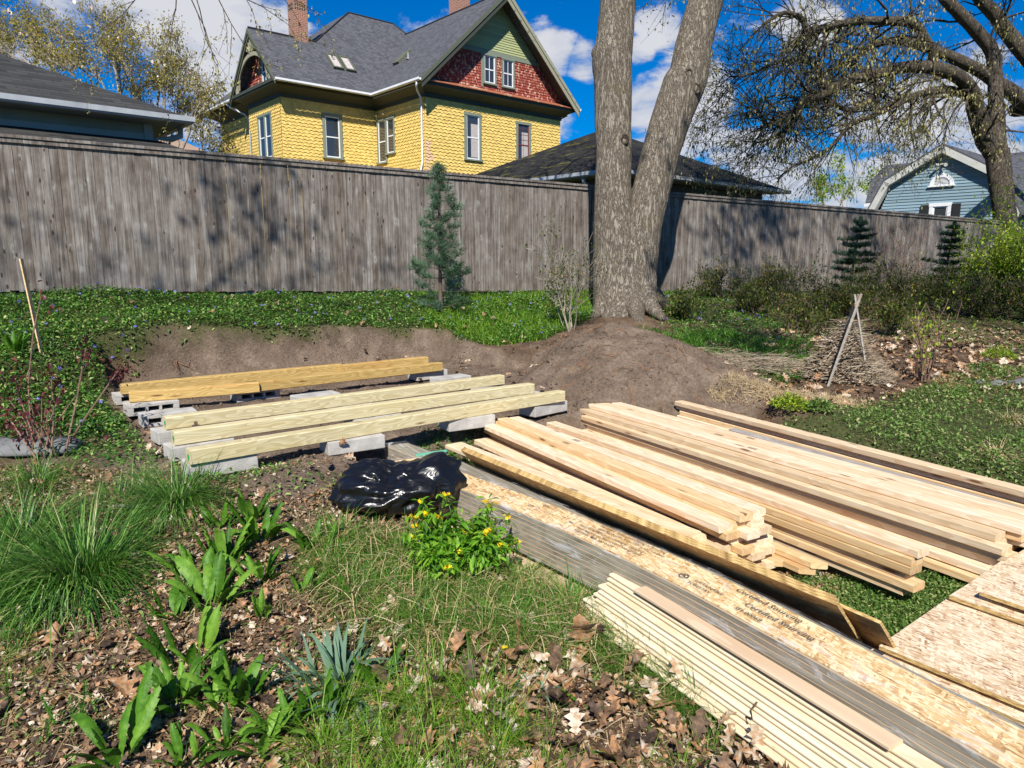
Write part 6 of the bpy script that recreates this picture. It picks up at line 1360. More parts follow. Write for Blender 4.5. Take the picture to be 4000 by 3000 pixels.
lumph = lambda P: np.clip(.055 + .10 * fbm(P[:, 0], P[:, 1], 1.8, 3, 31), .01, .16)
def cover_lumpy(name, lab, n, polys, mat, temps, size, **k):
    P = samp(n, polys, k.get('box', (-6, 8, .9, 14)), k.get('excl', ()), False, k.get('patch')); m_ = len(P); hh = lumph(P) * k.get('hs', 1.0); P[:, 2] += hh * (RNG.random(m_) ** .6)
    return tag(scatter(name, temps, P, U(0, 6.28, m_), U(-.6, .9, m_), U(-.6, .6, m_), U(size[0], size[1], m_), RNG.random(m_) ** 1.2, mat), lab, kind='stuff')
FENCEX = [(-900, 500), (4900, 500), (4900, 900), (3870, 880), (0, 560)]
cover_lumpy('vinca_cover', 'dense dark green periwinkle covering the bank below the left fence', 62000, [VINCA], 'vinca_leaf', LEAF2, (.026, .052), hs=1.25, box=(-7, 3, 4.0, 13.5))
cover_lumpy('vinca_cover', 'periwinkle patch right of the maple roots', 6000, [[(2560,1130),(3000,1150),(3080,1280),(2850,1340),(2620,1290)]], 'vinca_leaf', LEAF2, (.03, .05), box=(1, 6, 8, 14))
P = samp(330, [VINCA, [(2560,1150),(3000,1170),(3000,1300),(2620,1290)]], (-7, 5, 4.5, 13.5)); P[:, 2] += lumph(P) * 1.25 + .012
star = []; V = [(0, 0, 0)]; F = []
for k in range(5):
    a = 2 * pi * k / 5; V += [(cos(a - .4) * .6, sin(a - .4) * .6, .05), (cos(a) * 1, sin(a) * 1, .1), (cos(a + .4) * .6, sin(a + .4) * .6, .05)]; F.append((0, 1 + 3 * k, 2 + 3 * k, 3 + 3 * k))
STAR = (np.array(V, float), np.array(F)); m_ = len(P)
tag(scatter('vinca_flowers', [STAR], P, U(0, 6.28, m_), U(.3, 1.3, m_), U(-.4, .4, m_), U(.016, .024, m_), RNG.random(m_), 'violet_petal'), 'scattered violet blue periwinkle flowers on the green bank', kind='stuff')
def blades(name, lab, n, polys, mat, L_, temps=BLD, box=(-6, 8, .9, 14), excl=(), soil_ok=False, patch=None, lean_=.5, tuft=0, wid=1.0, tr=.06, rp=1.0):
    if tuft:
        C0 = samp(tuft, polys, box, excl, soil_ok, patch); per = n // tuft; P = np.repeat(C0, per, 0); m_ = len(P); off = RNG.normal(0, tr * .5, (m_, 2)); P[:, :2] += off; P[:, 2] = ground_z(P[:, 0], P[:, 1])
        rd = np.hypot(off[:, 0], off[:, 1]) / tr; yaw = np.arctan2(off[:, 1], off[:, 0]) - pi / 2 + RNG.normal(0, .5, m_); tl = -np.clip(rd * .7, 0, 1.2) - U(0, lean_, m_); sc = np.repeat(U(.7, 1.25, len(C0)), per) * U(L_[0], L_[1], m_)
    else:
        P = samp(n, polys, box, excl, soil_ok, patch); m_ = len(P); yaw = U(0, 6.28, m_); tl = -U(0, lean_, m_); sc = U(L_[0], L_[1], m_)
    S3 = np.stack([sc * wid, sc, sc], 1); return tag(scatter(name, temps, P, yaw, tl, U(-.2, .2, m_), S3, RNG.random(m_) ** rp, mat), lab, kind='stuff')
blades('bank_grass', 'bright green grass on the bank left of the soil heap', 14000, [[(1650,1140),(2250,1110),(2330,1220),(2120,1330),(1950,1350),(1760,1345),(1650,1300)]], 'lime_blade', (.09, .20), BLDW, box=(-2.5, 2.5, 7, 13.5), wid=1.4)
blades('bank_grass', 'thin grass among the periwinkle at the top edge of the dug bank', 5000, [VINCA], 'grass_blade', (.08, .17), BLD, box=(-7, 3, 4.0, 13.5), wid=1.6, lean_=.9)
blades('bank_grass', 'shaded green grass between the maple roots and the twig heap', 9000, [[(2500,1300),(2750,1290),(3150,1340),(3200,1420),(2980,1560),(2860,1560),(2720,1420),(2560,1330)]], 'green_blade', (.08, .18), BLDW, box=(1, 6, 6, 12), tuft=220, tr=.14, wid=1.5)
cover('lawn', 'low green leafy weeds in the lawn right of the lumber stacks', 24000, [LAWN], 'lawn_leaf', LEAF2, (.014, .042), (0, .06), box=(1.5, 8, 3.0, 9), patch=lump)
flat_straw_later = True
blades('lawn_grass', 'short grass in the lawn at the right', 5000, [LAWN], 'green_blade', (.04, .10), BLD, box=(1.5, 8, 3.0, 9), wid=1.8)
cover('lawn', 'short green lawn between the stacks and strand board sheets', 15000, [LAWN2], 'lawn_leaf', LEAF2, (.009, .022), (0, .03), box=(.8, 3.5, 1.8, 4.5), patch=lump)
blades('lawn_grass', 'short lawn blades between the stacks and sheets', 9000, [LAWN2], 'green_blade', (.025, .06), BLD, box=(.8, 3.5, 1.8, 4.5), wid=1.3, lean_=.9)
cover('shade_weeds', 'small dark weeds under the shrubs along the right fence', 14000, [RBANK], 'vinca_leaf', LEAF2, (.025, .05), (0, .07), box=(1, 9, 6, 15))
# fallen leaves and mulch
FG = [(-1600,1770),(300,1830),(700,1880),(1150,1960),(1500,1870),(1560,1990),(1760,2120),(2310,2370),(3400,3060),(3600,3700),(-2200,3700)]
LIT = [(-1500,1760),(500,1830),(1600,1740),(1900,1650),(1750,1900),(1600,2000),(2310,2370),(3400,3060),(3600,3700),(-2200,3700)]
def litter(name, lab, n, polys, temps, size, box, h=(0, .02), tl=.45, mat='fallen_leaf', rp=1.0, excl=(), soil_ok=True, patch=None):
    P = samp(n, polys, box, excl, soil_ok, patch); m_ = len(P); P[:, 2] += U(h[0], h[1], m_)
    return tag(scatter(name, temps, P, U(0, 6.28, m_), RNG.normal(0, tl, m_), RNG.normal(0, tl, m_), U(size[0], size[1], m_), RNG.random(m_) ** rp, mat), lab, kind='stuff')
FBX = (-3.6, 1.4, 1.1, 5.2)
litter('leaf_fragments', 'crumbled brown leaf fragments over the foreground mulch', 52000, [FG], FRAG, (.008, .034), FBX, (0, .02), .5, rp=1.1)
litter('fallen_leaves', 'dry curled brown oak leaves lying over the foreground mulch', 2700, [FG], OAK, (.035, .080), FBX, (.002, .022), .5)
litter('fallen_leaves', 'large orange brown oak leaves in the lower right of the mulch', 330, [[(1500,2600),(2300,2500),(2800,2780),(3450,3100),(3400,3400),(1700,3400)]], OAK, (.07, .125), FBX, (.01, .045), .6, rp=.8)
litter('leaf_fragments', 'leaf crumbs and chips in front of the foundation bed', 6000, [LIT], FRAG, (.012, .035), (-3.5, .5, 3.0, 6.5), (0, .012), .4, patch=lump)
litter('fallen_leaves', 'brown leaves between the lawn and shrubs at the right', 3200, [[(3000,1300),(4900,1270),(4900,1560),(4000,1560),(3650,1500),(3350,1600),(2950,1640)]], OAK, (.06, .12), (2, 9, 4, 13), (0, .03), .4, rp=.8)
litter('leaf_fragments', 'leaf crumbs under the shrubs at the right', 5000, [RBANK, [(3000,1300),(4900,1270),(4900,1560),(3350,1600),(2950,1640)]], FRAG, (.02, .06), (1, 9, 4, 15), (0, .015), .4)
litter('fallen_leaves', 'few brown leaves on the bank and beside the dug bed', 240, [VINCA, [(1500,1330),(2250,1330),(2200,1600),(1500,1500)], [(300,1650),(700,1880),(1900,1850),(1900,1650),(1000,1800)]], OAK, (.05, .10), (-5, 1.5, 3, 12), (.03, .09), .5)
litter('leaf_fragments', 'leaf chips on the short lawn between the stacks', 900, [[(2950,2200),(3300,2180),(3300,2300),(3100,2330)]], FRAG, (.012, .04), (.8, 2.4, 2, 4), (0, .012), .4)
def flat_straw(name, lab, n, polys, box, L_=(.05, .16), mat='straw_blade', patch=None, soil_ok=True, h=(.003, .02)):
    P = samp(n, polys, box, (), soil_ok, patch); m_ = len(P); P[:, 2] += U(h[0], h[1], m_); sc = U(L_[0], L_[1], m_); S3 = np.stack([sc * 1.1, sc, sc], 1)
    return tag(scatter(name, BLD[:3], P, U(0, 6.28, m_), -U(1.25, 1.6, m_), U(-.2, .2, m_), S3, RNG.random(m_), mat), lab, kind='stuff')
flat_straw('straw', 'flattened dry straw stems over the foreground mulch', 9000, [FG], FBX, (.05, .17))
flat_straw('straw', 'flattened straw along the edge of the dug bed', 2600, [LIT], (-3.5, .5, 3.0, 6.5), (.05, .14), patch=lump)
# foreground grass
G1 = [(1270,2120),(1500,2080),(1900,2160),(2330,2380),(2900,2800),(2700,2780),(2420,2600),(2050,2560),(1650,2560),(1400,2520),(1250,2330)]
blades('matted_grass', 'matted green and straw coloured grass in front of the yellow flowers', 24000, [G1], 'grass_blade', (.09, .21), BLD, box=FBX, tuft=200, tr=.10, soil_ok=True, wid=.8, lean_=.6)
flat_straw('matted_straw', 'dry blades matted through the foreground grass', 1000, [G1], FBX, (.10, .22), h=(.02, .08))
blades('matted_grass', 'grass edging the siding strips at the lower right', 3200, [[(2250,2380),(2450,2420),(2880,2760),(2980,2880),(2820,2860),(2550,2660)]], 'green_blade', (.09, .19), BLD, box=FBX, tuft=32, tr=.09, soil_ok=True, wid=.8, lean_=.8)
blades('bright_grass', 'tall bright green grass at the bottom edge of the view', 2200, [[(1300,2750),(1900,2700),(2150,2950),(2200,3300),(1100,3300)]], 'lime_blade', (.13, .29), BLD, box=FBX, tuft=34, tr=.07, soil_ok=True, wid=.55, lean_=.3)
blades('bright_grass', 'thin bright grass at the lower left corner', 500, [[(-300,2450),(120,2480),(150,2650),(0,2700),(-300,2700)], [(2500,2850),(2750,2850),(2800,3100),(2500,3100)]], 'lime_blade', (.08, .2), BLD, box=FBX, tuft=10, tr=.05, soil_ok=True, wid=.6, lean_=.3)
blades('bed_grass', 'patch of grass and leaves between the nearest beam and stacks', 1500, [[(1620,1700),(1850,1660),(1880,1780),(1720,1830),(1600,1760)]], 'green_blade', (.05, .12), BLDW, box=(-1, .5, 3.6, 5.6), soil_ok=True)
cover('bed_weeds', 'leafy weeds between the nearest beam and the wrapped bundles', 1800, [[(1620,1690),(1900,1650),(1900,1780),(1720,1850),(1600,1770)]], 'vinca_leaf', LEAF2, (.02, .04), (0, .05), box=(-1.2, .6, 3.4, 5.6), soil_ok=True)
cover('edge_weeds', 'torn green weeds scattered left of the dug bed', 2600, [[(380,1560),(640,1800),(560,1850),(250,1800),(150,1700)], [(640,1780),(1500,1880),(1450,1960),(700,1960)]], 'vinca_leaf', LEAF2, (.02, .042), (0, .04), box=(-4, 0, 3.2, 6.5), soil_ok=True, patch=lump)
blades('edge_grass', 'straw and grass in the gap between the lumber stacks', 700, [[(2640,1790),(2800,1830),(2780,1900),(2660,1850)]], 'straw_blade', (.06, .14), BLD, box=(.4, 1.6, 3.5, 5.5), soil_ok=True, lean_=.9)
# soil clods, roots
oct_ = (np.array([(1,0,0),(0,1,0),(-1,0,0),(0,-1,0),(0,0,.8),(0,0,-.8)], float), np.array([(0,1,4),(1,2,4),(2,3,4),(3,0,4),(1,0,5),(2,1,5),(3,2,5),(0,3,5)]))
def oc(seed): r_ = np.random.default_rng(seed); return (oct_[0] * r_.uniform(.6, 1.3, (6, 1)) + r_.normal(0, .12, (6, 3)), oct_[1])
SOILP = [[(740,1900),(520,1700),(400,1540),(330,1450),(700,1340),(1760,1320),(1950,1380),(2200,1300),(2480,1270),(2800,1400),(3150,1640),(2800,1720),(2300,1620),(1900,1680),(1900,1800),(1200,1950)]]
P = samp(15000, SOILP, (-4.5, 3.5, 3.5, 10), (), True); m_ = len(P)
o = scatter('soil_clods', [oc(i) for i in range(6)], P, U(0, 6.28, m_), U(-1, 1, m_), U(-1, 1, m_), (RNG.random(m_) ** 4) * .020 + .0045, RNG.random(m_), 'soil'); tag(o, 'loose clods of dug brown soil in the bed and on the heap', kind='stuff')
ca = o.data.color_attributes.new('mask', 'FLOAT_COLOR', 'POINT'); ca.data.foreach_set('color', np.tile(np.array([1, 0, 0, 1], np.float32), len(o.data.vertices)))
P = samp(260, [[(1900,1500),(2150,1330),(2480,1280),(2750,1400),(3050,1620),(2700,1660),(2200,1600)]], (-1, 3.2, 5, 9), (), True); mb = MB(); rr = random.Random(2)
for x, y, z in P:
    a = rr.uniform(0, 6.28); L_ = rr.uniform(.04, .22); p0 = Vector((x, y, z + .004)); e = rr.uniform(-.4, .6)
    V = [p0]; 
    for k in range(3): a += rr.uniform(-.7, .7); q = V[-1] + Vector((cos(a), sin(a), 0)) * L_ / 3; q.z = gz(q.x, q.y) + .006 + e * .02 * k; V.append(q)
    mb.tube(V, [.005 * rr.uniform(.4, 1.2)] * 3 + [.0015], 4)
tag(mb.build('root_bits', 'root'), 'thin broken roots scattered over the soil heap', kind='stuff')
mb = MB(); rr = random.Random(8)
for (x, y) in ((480, 1470), (680, 1435), (760, 1450), (1010, 1400), (1320, 1400), (1500, 1400), (620, 1500)):
    p0 = gpix(x, y); 
    for _ in range(3):
        V = [p0 + Vector((0, .05, .02))]; a = rr.uniform(3.4, 6.0)
        for k in range(4): a += rr.uniform(-.5, .5); V.append(V[-1] + Vector((cos(a) * .05, sin(a) * .04, -.03 + rr.uniform(-.02, .02))))
        mb.tube(V, [.008, .006, .005, .003, .0015], 5)
tag(mb.build('cut_roots', 'root'), 'reddish cut roots sticking from the face of the dug bank', kind='stuff')
o = stalks('dry_tussocks', 1300, gpix(3080, 1570).x, gpix(3080, 1570).y, .75, .22, .10, .14, 13, 'straw', .0018, None, None, .7); tag(o, 'pale dry tussocks in front of the twig heap', kind='stuff')

# ================================================================== INDIVIDUAL PLANTS
def clump(name, lab, px, py, n, L_, tr, mat, temps=BLD, wid=.7, lean_=.5, cat='plant', grp=None, rp=1.0, pos=None):
    c0 = pos or gpix(px, py); t = None; m_ = n; off = RNG.normal(0, tr * .5, (m_, 2)); P = np.stack([off[:, 0], off[:, 1], np.zeros(m_) - .01], 1); rd = np.hypot(off[:, 0], off[:, 1]) / tr
    yaw = np.arctan2(off[:, 1], off[:, 0]) - pi / 2 + RNG.normal(0, .4, m_); tl = -np.clip(rd * .8, 0, 1.1) - U(0, lean_, m_); sc = U(L_[0], L_[1], m_)
    o = scatter(name, temps, P, yaw, tl, U(-.2, .2, m_), np.stack([sc * wid, sc, sc], 1), RNG.random(m_) ** rp, mat); o.location = c0; return tag(o, lab, cat, grp)
GR = 'arching sedge clumps at the left'
for (x, y, n, l0, l1, tr, lb) in ((330, 2260, 1500, .22, .46, .22, 'largest arching green sedge clump left of the dock plants'), (90, 2130, 1000, .2, .42, .2, 'arching sedge clump at the left edge below the purple shrub'), (-60, 2330, 800, .2, .42, .2, 'sedge clump cut by the left frame edge'), (700, 1985, 900, .2, .40, .15, 'upright sedge clump in front of the nearest beam end'), (480, 1960, 450, .12, .26, .16, 'low sedge clump between the two large sedges'), (150, 1900, 500, .16, .34, .18, 'sedge clump beside the grey stone slab'), (560, 1880, 300, .1, .2, .12, 'small sedge tuft at the corner of the dug bed')):
    clump('sedge_clump', lb, x, y, int(n * 1.6), (l0 * .8, l1 * 1.1), tr * 1.2, 'sedge_blade', wid=.60, lean_=.5, grp=GR, rp=1.1)
for (x, y, n, l, lb) in ((1300, 2000, 260, .16, 'wispy grass tuft left of the black bag'), (1400, 2130, 420, .18, 'grass tuft under the front of the black bag'), (2450, 2630, 500, .2, 'dark green tuft spilling beside the siding strips'), (1640, 2380, 400, .2, 'grass tuft just below the yellow flowering plant'), (2120, 2330, 300, .16, 'grass tuft against the tan board end')):
    clump('grass_tuft', lb, x, y, n, (l * .5, l), .10, 'grass_blade', wid=.7, lean_=.9, grp='grass tufts in the foreground')
def t_dock(seed):
    rr = random.Random(seed); R_, Cn = 14, 5; V = []; F = []; bend = rr.uniform(.1, 1.0); tw = rr.uniform(-.5, .5); wmax = rr.uniform(.19, .30); a = rr.uniform(-.1, .15); p = np.array([0., 0.])
    for i in range(R_):
        s_ = i / (R_ - 1); wd = .03 if s_ < .16 else wmax * (math.sin(min(1, (s_ - .12) / .88) * pi) ** .75) * (1 - .25 * s_) + .012; 
        if i == R_ - 1: wd = .004
        for j in range(Cn):
            u = j / (Cn - 1) * 2 - 1; ruff = (.034 * sin(i * 2.9 + j * 1.7 + seed) * abs(u) + .007 * sin(i * 4.1 + seed * 2) * (1 - abs(u))) if s_ > .16 else 0
            x = u * wd / 2; lift = abs(u) * wd * .28; V.append((x * cos(tw * s_) , p[1] - lift * -1 * cos(a) * .9 + ruff, p[0] + x * sin(tw * s_) + lift * sin(a) * .2 + ruff))
        a += bend / R_ * (1 + s_ * 1.6); p = p + np.array([cos(a), sin(a)]) / (R_ - 1)
    for i in range(R_ - 1):
        for j in range(Cn - 1): k = i * Cn + j; F.append((k, k + 1, k + Cn + 1, k + Cn))
    return np.array(V, float), np.array(F)
DOCK = [t_dock(i) for i in range(9)]
DK = [(815, 2390, 13, .27, 'tall dock plant with broad crinkled leaves, front of the upper cluster'), (885, 2200, 12, .25, 'dock plant in the middle of the upper cluster'), (760, 2250, 9, .22, 'dock plant on the left side of the upper cluster'), (1027, 2140, 11, .24, 'dock plant at the right of the upper cluster'), (1027, 2280, 11, .22, 'dock plant just in front of the right part of the upper cluster'), (1222, 2160, 8, .2, 'dock plant at the far right of the upper cluster'), (862, 2080, 9, .2, 'dock plant at the rear of the upper cluster'), (980, 2050, 8, .2, 'rearmost dock plant nearest the black bag'),
      (682, 2430, 7, .17, 'small dock plant left below the upper cluster'), (1019, 2421, 8, .14, 'small dock plant with narrow leaves between the two clusters'), (1180, 2330, 7, .14, 'low dark green weed right of the upper cluster'),
      (705, 2800, 12, .21, 'dock plant at the left front of the lower cluster'), (846, 2790, 11, .2, 'dock plant in the middle of the lower cluster'), (745, 2625, 9, .24, 'tallest dock plant at the rear of the lower cluster'), (945, 2760, 10, .2, 'dock plant at the right of the lower cluster'), (860, 2640, 6, .17, 'dock plant half hidden behind the lower cluster'),
      (1128, 2870, 8, .19, 'dock plant left of the bright bottom grass'), (886, 2925, 8, .14, 'small dock plant in front of the lower cluster'), (1027, 2950, 8, .17, 'dock plant at the bottom edge right of centre left'), (470, 3010, 7, .27, 'dock plant with long leaves at the bottom edge of the left side'), (705, 3010, 7, .18, 'dock plant at the bottom edge beneath the lower cluster'), (1473, 2720, 5, .23, 'single upright dock leaf cluster right of the iris'), (1220, 2800, 8, .18, 'dock plant in front of the iris'), (1340, 2790, 6, .13, 'small dock seedling right front of the iris'), (2280, 2760, 4, .11, 'few broad green leaves flat among the lower right oak leaves'), (3210, 2170, 8, .15, 'broad leaved weed on the short lawn beside the middle stack'), (60, 1390, 9, .25, 'large light green leaves beside the stake in the periwinkle')]
for i, (x, y, n, L_, lb) in enumerate(DK):
    n = int(n * 1.45) if i not in (24, 25) else n; c0 = gpix(x, y); P = np.zeros((n, 3)); a = U(0, 6.28, n); r_ = U(.0, .07, n) * L_ * 4.4; P[:, 0] = np.cos(a) * r_; P[:, 1] = np.sin(a) * r_; low = 1.0 if i in (24, 25) else 0
    o = scatter('dock_plant', DOCK, P, a - pi / 2 + RNG.normal(0, .5, n), -U(.0, .45, n) - low * .7, U(-.3, .3, n), U(.45, 1.05, n) * L_, RNG.random(n), 'dock_leaf', smooth=True); o.location = c0; tag(o, lb, 'dock plant', 'dock plants among the leaf litter')
IRB = [t_blade(.115, b_, 6) for b_ in (.08, .2, .4, .7)]
for (x, y, n, L_, tr, lb) in ((1330, 2700, 95, .30, .15, 'grey green iris clump with sword shaped leaves'), (2105, 2730, 14, .15, .04, 'small young iris shoot among oak leaves')):
    clump('iris_plant', lb, x, y, n, (L_ * .45, L_), tr, 'iris_leaf', IRB, .95, .22, 'iris', None)
# small feathery lilies at lower left
lil = []
for s_ in range(3):
    r2 = random.Random(s_); V = []; F = []
    for k in range(60):
        z = r2.uniform(.15, 1); a = k * 2.4; L_ = .16 * (1.15 - z * .6); i = len(V); c0 = np.array([0, 0, z]); e = .7
        tipv = c0 + np.array([cos(a) * L_ * e, sin(a) * L_ * e, L_ * .9]); sd_ = np.array([-sin(a), cos(a), 0]) * .014; V += [c0 - sd_, c0 + sd_, tipv]; F.append((i, i + 1, i + 2))
    i = len(V); V += [(-.012, 0, 0), (.012, 0, 0), (0, 0, 1)]; F.append((i, i + 1, i + 2)); lil.append((np.array(V, float), np.array(F)))
for i, (x, y, n, L_, lb) in enumerate(((250, 2880, 6, .15, 'feathery lily shoots at the lower left, left group'), (385, 2850, 3, .14, 'feathery lily shoots at the lower left, right group'), (90, 2560, 4, .15, 'feathery lily shoots near the left frame edge'), (30, 2760, 2, .12, 'feathery lily shoots cut by the left edge'))):
    a = U(0, 6.28, n); P = np.stack([np.cos(a) * .05, np.sin(a) * .05, np.zeros(n)], 1); o = scatter('lily_shoots', lil, P, a, -U(0, .35, n), U(-.2, .2, n), U(.6, 1.1, n) * L_, RNG.random(n), 'green_blade'); o.location = gpix(x, y); tag(o, lb, 'plant', 'feathery shoots')
for i, (x, y, r_, h_, lb) in enumerate(((3085, 1590, .17, .12, 'round bright green mound plant right of the soil heap'), (3200, 1600, .12, .09, 'dark green low plant beside the round green mound'), (3900, 1400, .22, .16, 'yellow green leafy plant among brown leaves at right edge'), (3860, 1450, .3, .1, 'low green mat plant near the right frame edge'))):
    n = 700; a = U(0, 6.28, n); q = np.sqrt(RNG.random(n)); P = np.stack([np.cos(a) * q * r_, np.sin(a) * q * r_, (1 - q ** 2) * h_ * U(.3, 1, n)], 1); o = scatter('mound_plant', LEAF2, P, U(0, 6.28, n), U(-.3, 1.1, n), U(-.5, .5, n), U(.02, .04, n), RNG.random(n), ['lime_leaf', 'lawn_leaf', 'lime_leaf', 'lawn_leaf'][i]); o.location = gpix(x, y); tag(o, lb, 'plant')
# yellow flowering plant
FP = thing('flowering_plant', 'bushy green plant with small yellow flower clusters beside the wrapped bundle', 'plant', tuple(gpix(1810, 2235)))
mb = MB(); rr = random.Random(5); fpL = FP.location; dF = (fpL - Vector((0, 0, CZ))).dot(Vector((0, C_, -S_))); pts = []; heads = [(1645,1960,0),(1660,2005,0),(1618,2020,0),(1620,2055,0),(1612,2095,0),(1712,2018,-.05),(1925,1970,.05),(1905,1958,.05),(1900,2082,-.1),(1912,2072,-.1),(1955,2125,-.1),(1972,2128,-.1),(1792,2155,-.15),(1752,2218,-.2),(2010,2118,0),(1830,2075,-.05),(1745,1930,.08),(1985,2020,.05),(1890,2190,-.15),(1655,1962,.02)]
for k in range(70):
    if k < len(heads): q = D(heads[k][0], heads[k][1], dF + heads[k][2]) - fpL
    else:
        a, r_ = rr.uniform(0, 6.28), rr.uniform(.05, .30); q = Vector((cos(a) * r_, sin(a) * r_ * .8, rr.uniform(.08, .30) * (1.15 - r_ * 2)))
    b0 = Vector((q.x * .15, q.y * .15, 0)); m1 = b0.lerp(q, .5) + Vector((0, 0, .03)); mb.tube([b0, m1, q], [.003, .0025, .0015], 4)
    for s_ in np.linspace(.25, 1.0, 11): pts.append((b0.lerp(q, s_) + Vector((rr.gauss(0, .014), rr.gauss(0, .014), .03 * sin(s_ * 3.1))), None))
mb.build('stems', 'green_blade', FP); leaves_at('foliage', pts, 4, .052, 'bright_leaf', FP, None, [t_leaf(.3, .05, .3), t_leaf(.26, .05, .1)], .014, sub=1)
for (x, y, dd) in heads[:18]:
    q = D(x, y, dF + dd - .01) - fpL; n = 12; P = np.array([(rr.gauss(0, .011), rr.gauss(0, .009), rr.gauss(0, .005)) for _ in range(n)]) + np.array(q)
    scatter('flower_cluster', [STAR], P, U(0, 6.28, n), U(.1, 1.2, n), U(-.5, .5, n), U(.009, .014, n), RNG.random(n), 'yellow_petal', FP)
for i, (x, y, fx, fy, lb) in enumerate(((1965, 2590, 1965, 2528, 'single yellow flower stem rising from the oak leaves'), (1640, 2800, 1650, 2775, 'small yellow flower in the bottom grass'))):
    b0 = gpix(x, y); d_ = (b0 - Vector((0, 0, CZ))).dot(Vector((0, C_, -S_))); q = D(fx, fy, d_) - b0; t = thing('small_flower', lb, 'flower', tuple(b0)); mb = MB(); mb.tube([(0, 0, 0), q * .5 + Vector((.005, 0, 0)), q], .0022, 5); mb.build('stem', 'green_blade', t)
    n = 8; P = np.array([(rr.gauss(0, .009), rr.gauss(0, .006), rr.gauss(0, .004)) for _ in range(n)]) + np.array(q); scatter('petals', [STAR], P, U(0, 6.28, n), U(.1, 1.2, n), U(-.5, .5, n), U(.006, .009, n), RNG.random(n), 'yellow_petal', t)
# ================================================================== BLACK BAG
from mathutils import noise as mnoise
bg0 = gpix(1505, 2045); dB = (bg0 - Vector((0, 0, CZ))).dot(Vector((0, C_, -S_))); mb = MB(); NU, NV = 120, 60; V = []; F = []
rx_, ry_, rz_ = 220 * dB / FPX, .24, .19; rr = random.Random(12)
CR = [(Vector((rr.uniform(-1, 1), rr.uniform(-1, 1), rr.uniform(-1.6, 1.6))).normalized(), rr.uniform(.55, 1.0), rr.random(), .11) for _ in range(4)] + [(Vector((rr.uniform(-.6, .6), rr.uniform(-.6, .6), rr.uniform(-1.6, 1.6))).normalized(), rr.uniform(1.4, 2.6), rr.random(), .055) for _ in range(6)] + [(Vector((rr.uniform(-1, 1), rr.uniform(-1, 1), rr.uniform(-1, 1))).normalized(), rr.uniform(4, 6), rr.random(), .010) for _ in range(5)] + [(Vector((rr.uniform(-1, 1), rr.uniform(-1, 1), rr.uniform(-1.5, 1.5))).normalized(), rr.uniform(2.6, 4.2), rr.random(), .042) for _ in range(7)]
for j in range(NV + 1):
    ph = pi * j / NV
    for i in range(NU):
        th_ = 2 * pi * i / NU; d_ = Vector((cos(th_) * sin(ph), sin(th_) * sin(ph), cos(ph)))
        q = d_ * 2.2; q = d_ * 1.3; wv = Vector((mnoise.noise(q + Vector((3, 1, 0))), mnoise.noise(q + Vector((7, 5, 2))), mnoise.noise(q + Vector((1, 9, 4))))); 
        rdg = 1 - abs(mnoise.noise(Vector((d_.x * 1.3, d_.y * 1.6, d_.z * 2.6)) + wv * 1.3)) * 2.6; rdg2 = 1 - abs(mnoise.noise(Vector((d_.x * 2.2, d_.y * 2.5, d_.z * 6.0)) + wv * 1.8)) * 2.4; rdg3 = abs(mnoise.noise(d_ * 14 + wv * 3))
        tri = lambda u: abs((u % 1.0) - .5) * 2 - .5
        dq = d_ + wv * .22; r_ = 1 + sum(a_ * tri(dq.dot(nv) * f_ + ph_) for nv, f_, ph_, a_ in CR) + .02 * rdg
        sx = 1 + .08 * cos(th_ * 3); x, y, z = d_.x * rx_ * r_ * sx, d_.y * ry_ * r_, d_.z * rz_ * r_
        sag = .055 * math.exp(-((d_.x - .05) / .28) ** 2) * max(0, d_.z); z -= sag; fl = max(0, d_.x - .5); z += fl * .42 * max(0, d_.z + .15) ; x += fl * .10
        z = max(z + .11, -.005 + .010 * mnoise.noise(Vector((x * 20, y * 20, 0)))); V.append((x, y, z))
for j in range(NV):
    for i in range(NU): F.append((j * NU + i, (j + 1) * NU + i, (j + 1) * NU + (i + 1) % NU, j * NU + (i + 1) % NU))
mb.grid(V, F); o = mb.build('plastic_bag', 'bin_liner', smooth=True); o.location = bg0 + Vector((.0, .18, .0)); tag(o, 'crumpled shiny black plastic bag lying at the end of the wrapped bundles', 'bag')
# ================================================================== ODDS AND ENDS
a_, b2 = gpix(440, 2000), gpix(960, 1985); o = board_mesh((b2.xy - a_.xy).length, .03, .012, .002, .004, 9).build('wood_strip', 'grey_stake'); o.location = a_ + Vector((0, 0, .02)); o.rotation_euler = (0, 0, math.atan2(b2.y - a_.y, b2.x - a_.x)); tag(o, 'pale thin wood strip on the ground behind the dock plants', 'wood strip')
def rock(lab, px, py, s3, mat='slate_slab', name='stone', seed=0):
    V = []; F = []; n, m_ = 14, 8
    for j in range(m_ + 1):
        for i in range(n):
            th_, ph = 2 * pi * i / n, pi * j / m_; d_ = Vector((cos(th_) * sin(ph), sin(th_) * sin(ph), cos(ph))); r_ = 1 + .22 * mnoise.noise(d_ * 1.6 + Vector((seed, 0, 0))); V.append((d_.x * s3[0] * r_, d_.y * s3[1] * r_, d_.z * s3[2] * r_))
    for j in range(m_):
        for i in range(n): F.append((j * n + i, (j + 1) * n + i, (j + 1) * n + (i + 1) % n, j * n + (i + 1) % n))
    mb = MB(); mb.grid(V, F); o = mb.build(name, mat, smooth=True); o.location = gpix(px, py); return tag(o, lab, 'stone')
rock('flat grey stone slab at the left edge behind the sedges', 70, 1745, (.42, .22, .06), seed=1); rock('small grey stone at the foot of the purple shrub', 230, 1760, (.13, .10, .05), seed=2)
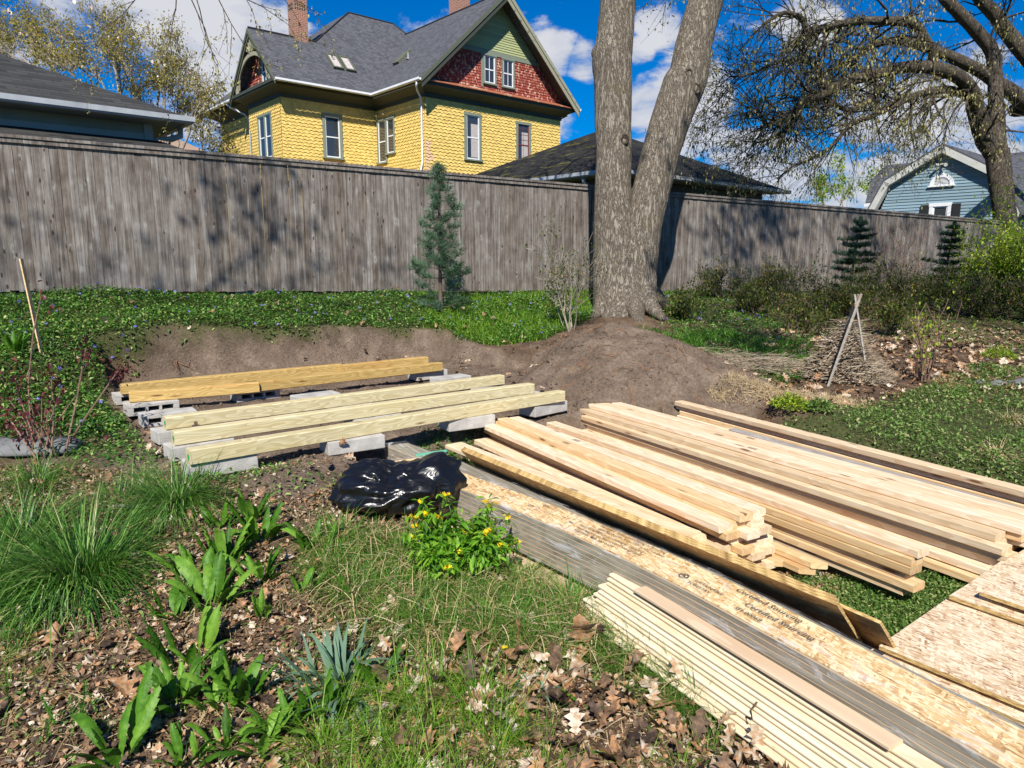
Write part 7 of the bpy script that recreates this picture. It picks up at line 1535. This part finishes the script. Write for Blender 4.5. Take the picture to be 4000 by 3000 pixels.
rock('rounded grey stone at the right frame edge near the mat plant', 3985, 1510, (.14, .11, .08), seed=3); rock('smaller grey stone left of the edge stone', 3900, 1502, (.09, .07, .045), seed=4); rock('pale flat rock under the gap below the left fence', 960, 1150, (.16, .1, .05), 'concrete_block', seed=5); rock('tiny stone left of the right hand stones', 3830, 1495, (.07, .05, .03), seed=6)
for (x, y, sc, yw, tl, lb) in ((2275, 2560, .19, 2.9, 1.1, 'large brown oak leaf with holes standing upright in the grass'), (2250, 2760, .13, .8, .3, 'glossy rust coloured oak leaf on the lower right litter'), (2640, 2790, .15, 2.0, .3, 'curled rust brown leaf near the siding strips'), (540, 2760, .15, 1.2, .25, 'orange oak leaf lying alone at the lower left'), (190, 2560, .12, .3, .25, 'orange oak leaf above the lily shoots at left')):
    V, F = t_oak(int(x)); o = scatter('oak_leaf', [(V, F)], np.array([[0, 0, .02]]), np.array([yw]), np.array([tl]), np.array([.2]), np.array([sc]), np.array([.66]), 'fallen_leaf', smooth=True); o.location = gpix(x, y); tag(o, lb, 'leaf')

WD = [(-1600,1770),(700,1880),(1150,1960),(1560,1990),(2310,2370),(3400,3060),(3600,3700),(-2200,3700)]
cover('small_weeds', 'tiny green weeds and seedlings coming through the foreground litter', 5200, [WD], 'lawn_leaf', LEAF2, (.012, .032), (0, .03), box=FBX, soil_ok=True, patch=lump)
blades('stray_grass', 'stray green blades through the foreground litter', 3200, [WD], 'grass_blade', (.05, .15), BLD, box=FBX, soil_ok=True, patch=lump, tuft=160, tr=.05, wid=.8)

# grade stamps (unreadable small black marks) on the upper boards of the middle stack
rr = random.Random(3)
for o in [o for o in list(COL.objects) if o.get('group') in ('boards of the middle stack', 'boards of the third stack') and ('top' in o['label'] or 'seventh' in o['label'] or 'wide board' in o['label'])]:
    if rr.random() < .25: continue
    x0 = rr.uniform(.5, 1.9); mb = MB(); top = max(v.co.z for v in o.data.vertices) + .0012; wd_ = max(v.co.y for v in o.data.vertices)
    for r_ in range(3):
        x = x0
        while x < x0 + .07:
            a = rr.uniform(.002, .006); mb.face([(x, wd_ * .3 + r_ * .011, top), (x + a, wd_ * .3 + r_ * .011, top), (x + a, wd_ * .3 + r_ * .011 + .007, top), (x, wd_ * .3 + r_ * .011 + .007, top)]); x += a + rr.uniform(.002, .004)
    mb.build('grade_stamp', 'black_ink', o)
flat_straw('lawn_straw', 'dry straw lying in the lawn at the right', 1600, [LAWN], (1.5, 8, 3.0, 9), (.05, .14), patch=lump)
for (x, y) in ((3950, 1640), (3880, 1780), (3700, 1500)):
    clump('straw_tuft', {3950: 'pale dry grass tuft on the lawn near the right frame edge', 3880: 'pale dry grass tuft at the near edge of the right lawn', 3700: 'pale dry grass tuft by the upright budding stems'}[x], x, y, 260, (.08, .2), .14, 'straw_blade', wid=1.2, lean_=.9, grp='dry tufts in the right lawn')
